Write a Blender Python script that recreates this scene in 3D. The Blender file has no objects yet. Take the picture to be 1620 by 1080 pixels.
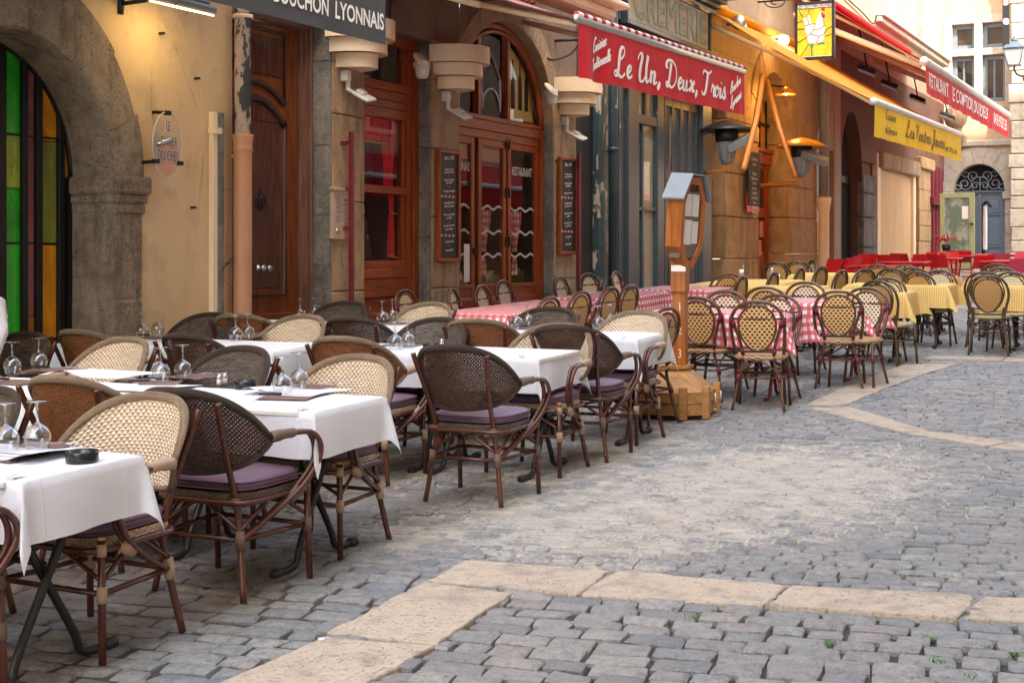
import bpy, math, random
from math import sin, cos, pi, radians, sqrt, atan2, exp
from mathutils import Vector, Matrix, noise
random.seed(7)
sc = bpy.context.scene
COL = sc.collection
# ------------------------------------------------------------------ camera
TH = atan2(1130, 2250); S_, C_ = sin(TH), cos(TH)
FPX, CAMH, SL = 2250.0, 1.6, 0.0278          # focal length in photo pixels, eye height, street slope
WX = -7.85                                    # plane of the left-hand facades
cam = bpy.data.cameras.new('camera'); cam.sensor_width = 36.0
cam.lens = 36.0 * FPX / 1620; cam.shift_x = 0.0; cam.shift_y = -135.0 / 1620
cam.clip_start = 0.05; cam.clip_end = 2000
cam.dof.use_dof = True; cam.dof.focus_distance = 9; cam.dof.aperture_fstop = 45
camo = bpy.data.objects.new('camera', cam); COL.objects.link(camo)
camo.location = (0, 0, CAMH); camo.rotation_euler = (radians(90), 0, TH)
sc.camera = camo
# ------------------------------------------------------------------ sky, sun, exposure
SUN_EL, SUN_AZ = radians(50), radians(130)    # azimuth: 0 = +Y, clockwise towards +X
w = bpy.data.worlds.new('World'); sc.world = w; w.use_nodes = True
nt = w.node_tree; bgn = nt.nodes['Background']
sky = nt.nodes.new('ShaderNodeTexSky'); sky.sky_type = 'NISHITA'; sky.sun_disc = False
sky.sun_elevation = SUN_EL; sky.sun_rotation = SUN_AZ; sky.air_density = 1.0; sky.dust_density = 3.0; sky.ozone_density = 1.0
nt.links.new(sky.outputs[0], bgn.inputs[0]); bgn.inputs[1].default_value = 0.15
sun = bpy.data.lights.new('sun', 'SUN'); sun.energy = 2.0; sun.angle = radians(0.5); sun.color = (1, .95, .87)
suno = bpy.data.objects.new('sun', sun); COL.objects.link(suno)
sd = Vector((sin(SUN_AZ) * cos(SUN_EL), cos(SUN_AZ) * cos(SUN_EL), sin(SUN_EL)))
suno.rotation_euler = sd.to_track_quat('Z', 'Y').to_euler()
suno.location = (0, 0, 40)
sc.view_settings.view_transform = 'Standard'; sc.view_settings.look = 'None'
sc.view_settings.gamma = 1; sc.view_settings.use_curve_mapping = False
sc.view_settings.exposure = 3.12
try:
    sc.view_settings.use_white_balance = True
    sc.view_settings.white_balance_temperature = 7450; sc.view_settings.white_balance_tint = 6
except Exception: pass
sc.render.engine = 'CYCLES'
sc.cycles.max_bounces = 10; sc.cycles.transparent_max_bounces = 24; sc.cycles.diffuse_bounces = 5
# ------------------------------------------------------------------ where a photo pixel lies on a real plane
def ray(px, py):
    a = (px - 810) / FPX; b = (405 - py) / FPX
    return (C_ * a - S_, S_ * a + C_, b)
def wp(px, py, x=WX):                         # on a plane parallel to the facades
    d = ray(px, py); t = x / d[0]; return (t * d[1], CAMH + t * d[2])
def Y(px, x=WX): return wp(px, 400, x)[0]
def Z(px, py, x=WX): return wp(px, py, x)[1]
def Xat(px, y):
    a = (px - 810) / FPX; return y * (a * C_ - S_) / (C_ + a * S_)
def gp(px, py, h=0.0):
    d = ray(px, py); t = (CAMH - h) / (SL * d[1] - d[2]); return (t * d[0], t * d[1])
def gz(y): return SL * y
# ------------------------------------------------------------------ mesh builder
def crom(pts, n=6, closed=False):
    P = [Vector(p) for p in pts]; out = []; N = len(P)
    rng = range(N if closed else N - 1)
    for i in rng:
        if closed: a, b, c, d = P[(i-1) % N], P[i], P[(i+1) % N], P[(i+2) % N]
        else: a, b, c, d = P[max(i-1, 0)], P[i], P[i+1], P[min(i+2, N-1)]
        for k in range(n):
            t = k / n
            out.append(.5 * ((2*b) + (c-a)*t + (2*a-5*b+4*c-d)*t*t + (3*b-a-3*c+d)*t*t*t))
    if not closed: out.append(P[-1].copy())
    return out
class MB:
    def __init__(s): s.v = []; s.f = []; s.m = []; s.s = []; s.uv = []; s.X = None
    def add(s, vs, fs, mat=0, smooth=False, uvs=None):
        o = len(s.v)
        for p in vs:
            p = Vector(p); s.v.append(s.X @ p if s.X else p)
        for i, f in enumerate(fs):
            s.f.append([o + k for k in f]); s.m.append(mat); s.s.append(smooth)
            s.uv.append(uvs[i] if uvs else None)
    def box(s, x0, x1, y0, y1, z0, z1, mat=0, b=0.0):
        x0, x1 = min(x0, x1), max(x0, x1); y0, y1 = min(y0, y1), max(y0, y1); z0, z1 = min(z0, z1), max(z0, z1)
        b = min(b, (x1-x0)*.45, (y1-y0)*.45, (z1-z0)*.45)
        if b <= 0:
            vs = [(x, y, z) for z in (z0, z1) for y in (y0, y1) for x in (x0, x1)]
            s.add(vs, [(0,2,3,1),(4,5,7,6),(0,1,5,4),(2,6,7,3),(0,4,6,2),(1,3,7,5)], mat); return
        # box with chamfered edges
        vs = []; idx = {}
        X = (x0, x1); Yy = (y0, y1); Zz = (z0, z1); sg = (1, -1)
        for i in (0, 1):
            for j in (0, 1):
                for k in (0, 1):
                    for ax in range(3):
                        p = [X[i], Yy[j], Zz[k]]
                        for a2, q in ((0, i), (1, j), (2, k)):
                            if a2 != ax: p[a2] += b * sg[q]
                        idx[(i, j, k, ax)] = len(vs); vs.append(p)
        fs = []
        for ax in range(3):
            o1, o2 = [a for a in range(3) if a != ax]
            for q in (0, 1):
                loop = []
                for (a, c) in ((0,0),(1,0),(1,1),(0,1)):
                    kk = [0,0,0]; kk[ax] = q; kk[o1] = a; kk[o2] = c
                    loop.append(idx[(kk[0], kk[1], kk[2], ax)])
                fl = (q == 0) ^ (ax == 1)
                fs.append(loop[::-1] if fl else loop)
        for ax in range(3):           # edges along ax
            o1, o2 = [a for a in range(3) if a != ax]
            for a in (0, 1):
                for c in (0, 1):
                    l = []
                    for e in (0, 1):
                        kk = [0,0,0]; kk[ax] = e; kk[o1] = a; kk[o2] = c
                        l.append((idx[(kk[0],kk[1],kk[2],o1)], idx[(kk[0],kk[1],kk[2],o2)]))
                    fs.append([l[0][0], l[0][1], l[1][1], l[1][0]])
        for i in (0,1):
            for j in (0,1):
                for k in (0,1): fs.append([idx[(i,j,k,0)], idx[(i,j,k,1)], idx[(i,j,k,2)]])
        s.add(vs, fs, mat)
    def obb(s, c, size, R, mat=0, b=0.0):
        old = s.X; M = Matrix.Translation(c) @ R.to_4x4()
        s.X = (old @ M) if old else M
        s.box(-size[0]/2, size[0]/2, -size[1]/2, size[1]/2, -size[2]/2, size[2]/2, mat, b); s.X = old
    def tube(s, pts, r, n=8, mat=0, closed=False, caps=True, flat=1.0):
        P = [Vector(p) for p in pts]; N = len(P); R = r if isinstance(r, (list, tuple)) else [r]*N
        T = []
        for i in range(N):
            if closed: t = P[(i+1) % N] - P[(i-1) % N]
            else: t = P[min(i+1, N-1)] - P[max(i-1, 0)]
            T.append(t.normalized() if t.length > 1e-9 else Vector((0, 0, 1)))
        u = T[0].orthogonal().normalized()
        if abs(T[0].z) < .9: u = T[0].cross(Vector((0, 0, 1))).normalized()
        vs = []; L = 0; LL = []
        for i in range(N):
            u = (u - T[i] * u.dot(T[i])); u = u.normalized() if u.length > 1e-6 else T[i].orthogonal().normalized()
            w_ = T[i].cross(u)
            if i: L += (P[i]-P[i-1]).length
            LL.append(L)
            for k in range(n):
                a = 2*pi*k/n; vs.append(P[i] + (u*cos(a) + w_*sin(a)*flat)*R[i])
        fs = []; uv = []
        for i in range(N if closed else N-1):
            j = (i+1) % N; l1 = LL[j] if j else L + (P[0]-P[-1]).length
            for k in range(n):
                k2 = (k+1) % n
                fs.append((i*n+k, i*n+k2, j*n+k2, j*n+k))
                uv.append([(LL[i], k/n), (LL[i], (k+1)/n), (l1, (k+1)/n), (l1, k/n)])
        if caps and not closed:
            fs.append(tuple(reversed(range(n)))); uv.append([(0, 0)]*n)
            fs.append(tuple(range((N-1)*n, N*n))); uv.append([(0, 0)]*n)
        s.add(vs, fs, mat, True, uv)
    def lathe(s, prof, c=(0, 0, 0), n=20, mat=0, a0=0, a1=2*pi, sx=1, sy=1, smooth=True):
        full = abs(a1 - a0 - 2*pi) < 1e-6; m = n if full else n+1; vs = []
        for (r, z) in prof:
            for k in range(m):
                a = a0 + (a1-a0)*k/n; vs.append((c[0]+r*cos(a)*sx, c[1]+r*sin(a)*sy, c[2]+z))
        fs = []
        for i in range(len(prof)-1):
            for k in range(n):
                k2 = (k+1) % m
                fs.append((i*m+k, i*m+k2, (i+1)*m+k2, (i+1)*m+k))
        s.add(vs, fs, mat, smooth)
    def prism(s, poly, fn, d, mat=0, side=None):     # poly 2D ccw, fn(u,v,w)->3D
        n = len(poly); vs = [fn(u, v, 0) for u, v in poly] + [fn(u, v, d) for u, v in poly]
        s.add(vs, [tuple(reversed(range(n))), tuple(range(n, 2*n))], mat)
        s.add(vs, [(i, (i+1) % n, n+(i+1) % n, n+i) for i in range(n)], mat if side is None else side)
    def grid(s, fn, nu, nv, mat=0, smooth=True, uvf=None, flip=False):
        vs = [fn(i/nu, j/nv) for j in range(nv+1) for i in range(nu+1)]; fs = []; uv = []
        for j in range(nv):
            for i in range(nu):
                a = j*(nu+1)+i; q = [a, a+1, a+nu+2, a+nu+1]
                t = [(i/nu, j/nv), ((i+1)/nu, j/nv), ((i+1)/nu, (j+1)/nv), (i/nu, (j+1)/nv)]
                if uvf: t = [uvf(*p) for p in t]
                if flip: q.reverse(); t.reverse()
                fs.append(q); uv.append(t)
        s.add(vs, fs, mat, smooth, uv)
    def mesh(s, name, mats):
        me = bpy.data.meshes.new(name); me.from_pydata([tuple(p) for p in s.v], [], s.f)
        for m in (mats if isinstance(mats, (list, tuple)) else [mats]): me.materials.append(m)
        me.polygons.foreach_set('material_index', s.m); me.polygons.foreach_set('use_smooth', s.s)
        if any(u is not None for u in s.uv):
            ul = me.uv_layers.new(name='UVMap'); fl = []
            for f, u in zip(s.f, s.uv):
                for k in range(len(f)): fl.extend(u[k] if u is not None else (0, 0))
            ul.data.foreach_set('uv', fl)
        me.update(); return me
    def build(s, name, mats, parent=None):
        o = bpy.data.objects.new(name, s.mesh(name, mats)); COL.objects.link(o)
        if parent: o.parent = parent
        return o
def tag(o, label=None, cat=None, group=None, kind=None):
    if label: o['label'] = label
    if cat: o['category'] = cat
    if group: o['group'] = group
    if kind: o['kind'] = kind
    return o
def empty(name, label, cat, group=None, loc=(0, 0, 0)):
    o = bpy.data.objects.new(name, None); o.empty_display_size = .1; COL.objects.link(o); o.location = loc
    return tag(o, label, cat, group)
def kids(o): return [c for c in bpy.data.objects if c.parent is o]
KID = {}
def copy_tree(o, parent=None):
    c = o.copy(); COL.objects.link(c); c.parent = parent
    if o.name not in KID: KID[o.name] = kids(o)
    for ch in KID[o.name]: copy_tree(ch, c)
    return c
def kill(o):
    for c in kids(o): kill(c)
    bpy.data.objects.remove(o)
TILT = Matrix.Rotation(math.atan(SL), 4, 'X')
def TM(x, y, rot=0, h=0): return Matrix.Translation((x, y, gz(y) + h)) @ TILT @ Matrix.Rotation(rot, 4, 'Z')
def place(proto, x, y, rot, label, group=None, h=0):
    o = copy_tree(proto); o.matrix_world = TM(x, y, rot, h); o['label'] = label
    if group: o['group'] = group
    return o
# ------------------------------------------------------------------ materials
def _n(nt, t, **k):
    n = nt.nodes.new(t)
    for a, b in k.items(): setattr(n, a, b)
    return n
class NT:
    """small node-graph helper"""
    def __init__(s, name):
        s.mat = bpy.data.materials.new(name); s.mat.use_nodes = True; s.t = s.mat.node_tree
        s.p = s.t.nodes['Principled BSDF']; s.out = s.t.nodes['Material Output']; s.tc = None
    def link(s, a, b): s.t.links.new(a, b)
    def co(s, kind='Object', scale=(1, 1, 1), loc=(0, 0, 0), rot=(0, 0, 0)):
        if not s.tc: s.tc = _n(s.t, 'ShaderNodeTexCoord')
        m = _n(s.t, 'ShaderNodeMapping'); s.link(s.tc.outputs[kind], m.inputs[0])
        m.inputs['Scale'].default_value = scale; m.inputs['Location'].default_value = loc; m.inputs['Rotation'].default_value = rot
        return m.outputs[0]
    def noise(s, v, sc=5, det=4, rough=.55, dist=0):
        n = _n(s.t, 'ShaderNodeTexNoise'); s.link(v, n.inputs['Vector'])
        n.inputs['Scale'].default_value = sc; n.inputs['Detail'].default_value = det
        n.inputs['Roughness'].default_value = rough; n.inputs['Distortion'].default_value = dist
        return n.outputs['Fac']
    def vor(s, v, sc=5, feat='F1', out='Distance'):
        n = _n(s.t, 'ShaderNodeTexVoronoi', feature=feat); s.link(v, n.inputs['Vector']); n.inputs['Scale'].default_value = sc
        return n.outputs[out]
    def m(s, op, a, b=None, c=None, clamp=False):
        n = _n(s.t, 'ShaderNodeMath', operation=op); n.use_clamp = clamp
        for i, x in enumerate((a, b, c)):
            if x is None: continue
            if isinstance(x, (int, float)): n.inputs[i].default_value = x
            else: s.link(x, n.inputs[i])
        return n.outputs[0]
    def ramp(s, f, a, b, inv=False):
        n = _n(s.t, 'ShaderNodeMapRange'); n.interpolation_type = 'SMOOTHSTEP'; s.link(f, n.inputs[0])
        n.inputs[1].default_value = a; n.inputs[2].default_value = b
        n.inputs[3].default_value = 1 if inv else 0; n.inputs[4].default_value = 0 if inv else 1
        return n.outputs[0]
    def mix(s, f, a, b, mode='MIX'):
        n = _n(s.t, 'ShaderNodeMix', data_type='RGBA', blend_type=mode)
        for i, x in ((0, f), (6, a), (7, b)):
            if isinstance(x, (int, float)): n.inputs[i].default_value = x
            elif isinstance(x, tuple): n.inputs[i].default_value = (x[0], x[1], x[2], 1)
            else: s.link(x, n.inputs[i])
        return n.outputs[2]
    def sep(s, v):
        n = _n(s.t, 'ShaderNodeSeparateXYZ'); s.link(v, n.inputs[0]); return n.outputs
    def comb(s, x, y, z=0.0):
        n = _n(s.t, 'ShaderNodeCombineXYZ')
        for i, q in enumerate((x, y, z)):
            if isinstance(q, (int, float)): n.inputs[i].default_value = q
            else: s.link(q, n.inputs[i])
        return n.outputs[0]
    def bump(s, h, dist=.01, st=1.0, nrm=None):
        b = _n(s.t, 'ShaderNodeBump'); s.link(h, b.inputs['Height']); b.inputs['Distance'].default_value = dist
        b.inputs['Strength'].default_value = st
        if nrm: s.link(nrm, b.inputs['Normal'])
        return b.outputs[0]
    def fin(s, col, rough=.6, nrm=None, metal=0, spec=.5):
        if isinstance(col, tuple): s.p.inputs['Base Color'].default_value = (*col, 1)
        else: s.link(col, s.p.inputs['Base Color'])
        if isinstance(rough, (int, float)): s.p.inputs['Roughness'].default_value = rough
        else: s.link(rough, s.p.inputs['Roughness'])
        s.p.inputs['Metallic'].default_value = metal; s.p.inputs['Specular IOR Level'].default_value = spec
        if nrm: s.link(nrm, s.p.inputs['Normal'])
        return s.mat
def sc3(c, k): return tuple(min(x*k, 1) for x in c)
def M(name, col, rough=.6, metal=0, var=.18, sc=6, bump=.0, bsc=60, spec=.5, col2=None, lo=.5, hi=.65, sc2=3, stretch=(1, 1, 1)):
    n = NT(name); v = n.co(scale=stretch); f = n.noise(v, sc, 5)
    c = n.mix(f, sc3(col, 1-var*1.6), sc3(col, 1+var*1.6))
    if col2:
        g = n.ramp(n.noise(v, sc2, 7, .65), lo, hi); c = n.mix(g, c, col2)
    nr = n.bump(n.noise(v, bsc, 4, .6), bump) if bump else None
    rr = n.ramp(f, -.6, 1.6); rr = n.m('MULTIPLY_ADD', rr, .25, rough - .12)
    return n.fin(c, rr, nr, metal, spec)
def wood(name, col, dark=.45, rough=.4, sc=1.0, axis='z', bump=.0015):
    n = NT(name); st = {'z': (14, 14, 1), 'y': (14, 1, 14), 'x': (1, 14, 14)}[axis]
    v = n.co(scale=tuple(a*sc for a in st)); f = n.noise(v, 2.2, 6, .6, .6); g = n.noise(n.co(), 3, 3)
    ff = n.ramp(f, .3, .7)
    c = n.mix(ff, sc3(col, dark), sc3(col, 1.2)); c = n.mix(n.m('MULTIPLY', g, .5), c, sc3(col, .55))
    return n.fin(c, n.m('MULTIPLY_ADD', f, .25, rough-.1), n.bump(f, bump), 0, .28)
def plaster(name, col, stain, dirt, rough=.85, b=.006):
    n = NT(name); v = n.co(); big = n.noise(v, .55, 5, .6); med = n.noise(v, 2.3, 8, .65); st = n.noise(n.co(scale=(3, 3, .5)), 1.6, 6, .6)
    fine = n.noise(v, 38, 5, .65)
    c = n.mix(n.ramp(big, .35, .65), col, stain); c = n.mix(n.m('MULTIPLY', n.ramp(med, .5, .7), .75), c, dirt)
    c = n.mix(n.m('MULTIPLY', n.ramp(st, .5, .72), .6), c, sc3(dirt, 1.1)); c = n.mix(n.m('MULTIPLY', fine, .5), c, sc3(col, .8))
    ck = n.ramp(n.vor(n.co(scale=(1, 1, .7)), .9, 'DISTANCE_TO_EDGE'), 0, .006, True)
    ck = n.m('MULTIPLY', ck, n.ramp(n.noise(v, 1.1, 3), .52, .6)); c = n.mix(n.m('MULTIPLY', ck, .35), c, sc3(dirt, .5))
    h = n.m('ADD', n.m('MULTIPLY', med, 1.5), n.m('SUBTRACT', fine, ck))
    return n.fin(c, rough, n.bump(h, b))
def stone(name, col, col2, dirt, rough=.9, b=.02, pit=.5, sc=1.0):
    n = NT(name); v = n.co(scale=(sc, sc, sc)); a = n.noise(v, 1.7, 8, .68); f = n.noise(v, 22, 6, .7); st = n.noise(n.co(scale=(4, 4, .6)), 1.5, 5, .6)
    c = n.mix(n.ramp(a, .35, .62), col, col2); c = n.mix(n.m('MULTIPLY', n.ramp(st, .48, .7), .7), c, dirt)
    pits = n.ramp(n.noise(v, 45, 3, .6), .58, .68); c = n.mix(n.m('MULTIPLY', pits, pit), c, sc3(dirt, .5))
    c = n.mix(n.m('MULTIPLY', n.ramp(f, .4, .7), .5), c, sc3(col2, 1.35)); c = n.mix(n.m('MULTIPLY', n.ramp(n.noise(v, 5.5, 6, .6), .5, .66), .45), c, sc3(col, .5))
    h = n.m('SUBTRACT', n.m('ADD', n.m('MULTIPLY', a, 2), f), n.m('MULTIPLY', pits, .7))
    return n.fin(c, rough, n.bump(h, b))
def paint_peel(name, col, under, amt=.6, rough=.35, sc=4, b=.003):
    n = NT(name); v = n.co(scale=(1, 1, .45)); a = n.noise(v, sc, 8, .62); f = n.noise(n.co(), 14, 4)
    p = n.ramp(a, amt, amt+.02); c = n.mix(f, sc3(col, .75), sc3(col, 1.3)); c = n.mix(p, c, under)
    return n.fin(c, n.m('MULTIPLY_ADD', p, .4, rough), n.bump(n.m('SUBTRACT', 1.0, p), b))
def transp(n, alpha, nrm=None):
    n.link(alpha, n.p.inputs['Alpha']); return n.mat
def weave(name, col, tick, nu=1.0, hole=True, hs=1.0, var=.3, rough=.45):
    """UV in metres; rows of flat strands, small openings between them"""
    n = NT(name); u = n.sep(n.co('UV')); cw, ch = .0185*nu, .0105*nu
    y = n.m('DIVIDE', u[1], ch); row = n.m('FLOOR', y); par = n.m('MODULO', n.m('ABSOLUTE', row), 2)
    x = n.m('ADD', n.m('DIVIDE', u[0], cw), n.m('MULTIPLY', par, .5))
    fx = n.m('SUBTRACT', n.m('FRACT', x), .5); fy = n.m('SUBTRACT', n.m('FRACT', y), .5)
    fx2 = n.m('ADD', fx, n.m('MULTIPLY', fy, .25))
    d = n.m('ADD', n.m('POWER', n.m('DIVIDE', fx2, .24*hs), 2), n.m('POWER', n.m('DIVIDE', fy, .23*hs), 2))
    h = n.ramp(d, .7, 1.25, True)
    edge = n.m('MULTIPLY', n.m('ABSOLUTE', fy), 2); strand = n.m('SUBTRACT', 1.0, n.m('POWER', edge, 3))
    bul = n.m('MULTIPLY', n.m('COSINE', n.m('MULTIPLY', fx, 2*pi)), -.5)
    ht = n.m('SUBTRACT', n.m('ADD', strand, bul), n.m('MULTIPLY', h, 1.5))
    cellid = n.comb(n.m('FLOOR', n.m('MULTIPLY', x, .5)), row); wn = _n(n.t, 'ShaderNodeTexWhiteNoise', noise_dimensions='2D'); n.link(cellid, wn.inputs[0])
    c = n.mix(wn.outputs[0], sc3(col, 1-var), sc3(col, 1+var)); c = n.mix(n.ramp(strand, .0, .7), sc3(col, .45), c)
    c = n.mix(h, c, tick)
    m = n.fin(c, rough, n.bump(ht, .004), 0, .35)
    if hole: n.link(n.m('SUBTRACT', 1.0, n.ramp(d, .45*hs, .7*hs, True)), n.p.inputs['Alpha'])
    return m
def cane(name, col, dot, p=.019, hole=True):
    n = NT(name); u = n.sep(n.co('UV')); y = n.m('DIVIDE', u[1], p*.62); row = n.m('FLOOR', y)
    x = n.m('ADD', n.m('DIVIDE', u[0], p), n.m('MULTIPLY', n.m('MODULO', n.m('ABSOLUTE', row), 2), .5))
    fx = n.m('ABSOLUTE', n.m('SUBTRACT', n.m('FRACT', x), .5)); fy = n.m('ABSOLUTE', n.m('SUBTRACT', n.m('FRACT', y), .5))
    d = n.m('MAXIMUM', n.m('DIVIDE', fx, .23), n.m('DIVIDE', fy, .33)); h = n.ramp(d, .85, 1.1, True)
    f = n.noise(n.co('UV'), 90, 3); c = n.mix(f, sc3(col, .75), sc3(col, 1.2)); c = n.mix(h, c, dot)
    m = n.fin(c, .5, n.bump(n.m('SUBTRACT', 1.0, h), .003))
    if hole: n.link(n.m('SUBTRACT', 1.0, n.ramp(d, .7, .9, True)), n.p.inputs['Alpha'])
    return m
def gingham(name, base, c1, c2, p=.05, trans=0.0, fray=0):
    n = NT(name); u = n.sep(n.co('UV'))
    a = n.m('GREATER_THAN', n.m('FRACT', n.m('DIVIDE', u[0], p)), .5); b = n.m('GREATER_THAN', n.m('FRACT', n.m('DIVIDE', u[1], p)), .5)
    c = n.mix(a, base, c1); c = n.mix(b, c, n.mix(a, c1, c2))
    wv = n.noise(n.co('UV', scale=(1, 1, 1)), 300, 2); cr = n.noise(n.co(), 9, 4, .5)
    c = n.mix(n.m('MULTIPLY', wv, .35), c, sc3(base, .7))
    return n.fin(c, .8, n.bump(n.m('ADD', n.m('MULTIPLY', cr, 1.0), n.m('MULTIPLY', wv, .1)), .01, .6))
def linen(name, col, crease=.5):
    n = NT(name); v = n.co(); cr = n.noise(v, 5, 5, .5, .4); f1 = n.noise(n.co(scale=(1, 1, 12)), 60, 2); f2 = n.noise(n.co(scale=(12, 12, 1)), 60, 2)
    w = n.m('ADD', n.m('MULTIPLY', f1, .12), n.m('MULTIPLY', f2, .12)); c = n.mix(n.m('MULTIPLY', cr, .35), col, sc3(col, .88))
    n.p.inputs['Sheen Weight'].default_value = .15
    s_ = n.sep(v); fold = None
    for q in (s_[0], s_[1]):
        d = n.m('ABSOLUTE', n.m('SUBTRACT', n.m('FRACT', n.m('ADD', n.m('DIVIDE', q, .42), n.m('MULTIPLY', cr, .02))), .5)); l = n.ramp(d, .0, .022, True); fold = l if fold is None else n.m('MAXIMUM', fold, l)
    wr = n.noise(v, 22, 4, .6, 1.5); c = n.mix(n.m('MULTIPLY', n.ramp(n.noise(v, 2.2, 3), .62, .75), .10), c, (.55, .50, .42))
    return n.fin(c, .85, n.bump(n.m('ADD', n.m('ADD', cr, w), n.m('ADD', n.m('MULTIPLY', fold, .16), n.m('MULTIPLY', wr, .12))), .03, crease))
def glassy(name, tint=(1, 1, 1), gloss=.12, rough=.0, fres=1.45, pw=4.5):
    n = NT(name); t = n.t; t.nodes.remove(n.p)
    tr = _n(t, 'ShaderNodeBsdfTransparent'); tr.inputs[0].default_value = (*tint, 1)
    gl = _n(t, 'ShaderNodeBsdfGlossy'); gl.inputs['Roughness'].default_value = rough
    fr = _n(t, 'ShaderNodeLayerWeight'); fr.inputs[0].default_value = .5
    f = n.m('ADD', n.m('MULTIPLY', n.m('POWER', fr.outputs['Facing'], pw), fres - .65), gloss, clamp=True)
    mx = _n(t, 'ShaderNodeMixShader'); n.link(f, mx.inputs[0]); n.link(tr.outputs[0], mx.inputs[1]); n.link(gl.outputs[0], mx.inputs[2])
    n.link(mx.outputs[0], n.out.inputs[0]); return n.mat
def awn(name, col, stripe=None, p=.1, trans=.35, axis=1, rough=.75):
    """canvas that lets some light through"""
    n = NT(name); t = n.t; u = n.sep(n.co()); f = n.noise(n.co(), 2.5, 6, .6); g = n.noise(n.co(scale=(1, 9, .5)), 2, 4)
    if stripe:
        a = n.m('GREATER_THAN', n.m('FRACT', n.m('DIVIDE', u[axis], p)), .5); c = n.mix(a, col, stripe)
    else: c = n.mix(f, sc3(col, .85), sc3(col, 1.12))
    c = n.mix(n.m('MULTIPLY', n.ramp(g, .5, .75), .35), c, sc3(col, .6)); m = n.fin(c, rough, n.bump(n.m('ADD', f, n.m('MULTIPLY', g, .6)), .012))
    tl = _n(t, 'ShaderNodeBsdfTranslucent'); n.link(c, tl.inputs[0]); mx = _n(t, 'ShaderNodeMixShader'); mx.inputs[0].default_value = trans
    n.link(n.p.outputs[0], mx.inputs[1]); n.link(tl.outputs[0], mx.inputs[2]); n.link(mx.outputs[0], n.out.inputs[0]); return m
def emit(name, col, st):
    n = NT(name); n.p.inputs['Emission Color'].default_value = (*col, 1); n.p.inputs['Emission Strength'].default_value = st
    return n.fin(col, .4)
K = {}
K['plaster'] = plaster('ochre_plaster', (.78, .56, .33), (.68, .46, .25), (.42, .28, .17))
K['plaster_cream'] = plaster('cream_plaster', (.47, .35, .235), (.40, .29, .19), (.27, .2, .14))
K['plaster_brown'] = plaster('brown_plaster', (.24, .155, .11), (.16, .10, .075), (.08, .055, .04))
K['plaster_orange'] = plaster('orange_plaster', (.55, .30, .13), (.45, .23, .10), (.25, .13, .07))
K['plaster_wine'] = plaster('wine_plaster', (.19, .085, .055), (.13, .06, .04), (.08, .045, .04))
K['arch_stone'] = stone('arch_stone', (.27, .19, .135), (.41, .31, .225), (.09, .062, .045), b=.05)
K['pier_stone'] = stone('pier_stone', (.46, .315, .195), (.36, .245, .155), (.15, .10, .07), b=.02)
K['grey_stone'] = stone('grey_stone', (.13, .12, .11), (.24, .215, .19), (.08, .07, .065), b=.02)
K['gold_stone'] = stone('gold_stone', (.50, .33, .17), (.42, .27, .14), (.17, .10, .06), b=.018)
K['pale_stone'] = stone('pale_stone', (.50, .45, .38), (.44, .39, .32), (.30, .25, .2), b=.01, pit=.2)
K['slab'] = stone('beige_slab', (.50, .40, .30), (.44, .36, .28), (.28, .225, .175), b=.009, pit=.15, sc=1.4)
K['door_wood'] = wood('dark_door_wood', (.20, .052, .016), .35, .3)
K['door_trim'] = wood('worn_trim_wood', (.20, .10, .075), .6, .45)
K['red_wood'] = wood('red_brown_wood', (.36, .075, .020), .5, .34)
K['red_wood_h'] = wood('red_brown_wood_rail', (.36, .075, .020), .5, .34, axis='y')
K['stand_wood'] = wood('varnished_pine', (.46, .145, .036), .55, .32, .8)
K['base_wood'] = wood('pale_pine', (.54, .27, .095), .6, .4, .8, axis='x')
K['teal'] = paint_peel('teal_paint', (.028, .052, .068), (.30, .27, .24), .66, .28, 6)
K['teal_old'] = paint_peel('peeling_teal_paint', (.035, .062, .075), (.42, .36, .32), .56, .35, 5)
K['grey_paint'] = paint_peel('grey_blue_paint', (.048, .060, .072), (.25, .22, .2), .68, .35, 6)
K['black_wall'] = paint_peel('black_wall_paint', (.014, .014, .017), (.16, .08, .06), .64, .5, 5)
K['pipe_peel'] = paint_peel('peeling_pipe_paint', (.60, .47, .38), (.07, .085, .085), .49, .35, 7)
K['terracotta'] = M('terracotta_pipe', (.52, .25, .14), .5, var=.08)
K['cream_metal'] = M('cream_metal', (.84, .66, .46), .45, var=.06, sc=3)
K['steel'] = M('brushed_steel', (.5, .5, .5), .35, 1, var=.1)
K['zinc'] = M('zinc_sheet', (.22, .27, .31), .5, .4, var=.12, sc=9)
K['iron'] = M('black_iron', (.012, .012, .013), .45, .3, var=.2)
K['dark_metal'] = M('dark_metal', (.035, .033, .033), .4, .5)
K['grey_metal'] = M('grey_metal', (.28, .28, .28), .5, .2)
K['white_metal'] = M('white_metal', (.7, .69, .66), .45)
K['red_metal'] = M('red_metal', (.55, .012, .022), .4, var=.1)
K['pink_metal'] = M('pinkish_red_metal', (.60, .05, .09), .45, var=.1)  # paler, pinker red for the chairs at the far right
K['wine_metal'] = M('wine_red_metal', (.14, .008, .02), .45)
K['rattan'] = M('dark_cane_tube', (.085, .022, .012), .24, var=.3, sc=9, stretch=(1, 1, .4), spec=.6)
K['rattan_tip'] = M('cut_cane_end', (.62, .27, .08), .5)
K['wrap_beige'] = M('beige_binding', (.40, .27, .18), .6, bump=.002, bsc=9, stretch=(1, 1, 40))
K['wrap_brown'] = M('brown_binding', (.14, .085, .06), .55, bump=.002, bsc=9, stretch=(1, 1, 40))
K['w_beige'] = weave('beige_weave', (.80, .65, .48), (.24, .12, .06), nu=1.4, hole=False, var=.12)
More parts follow.
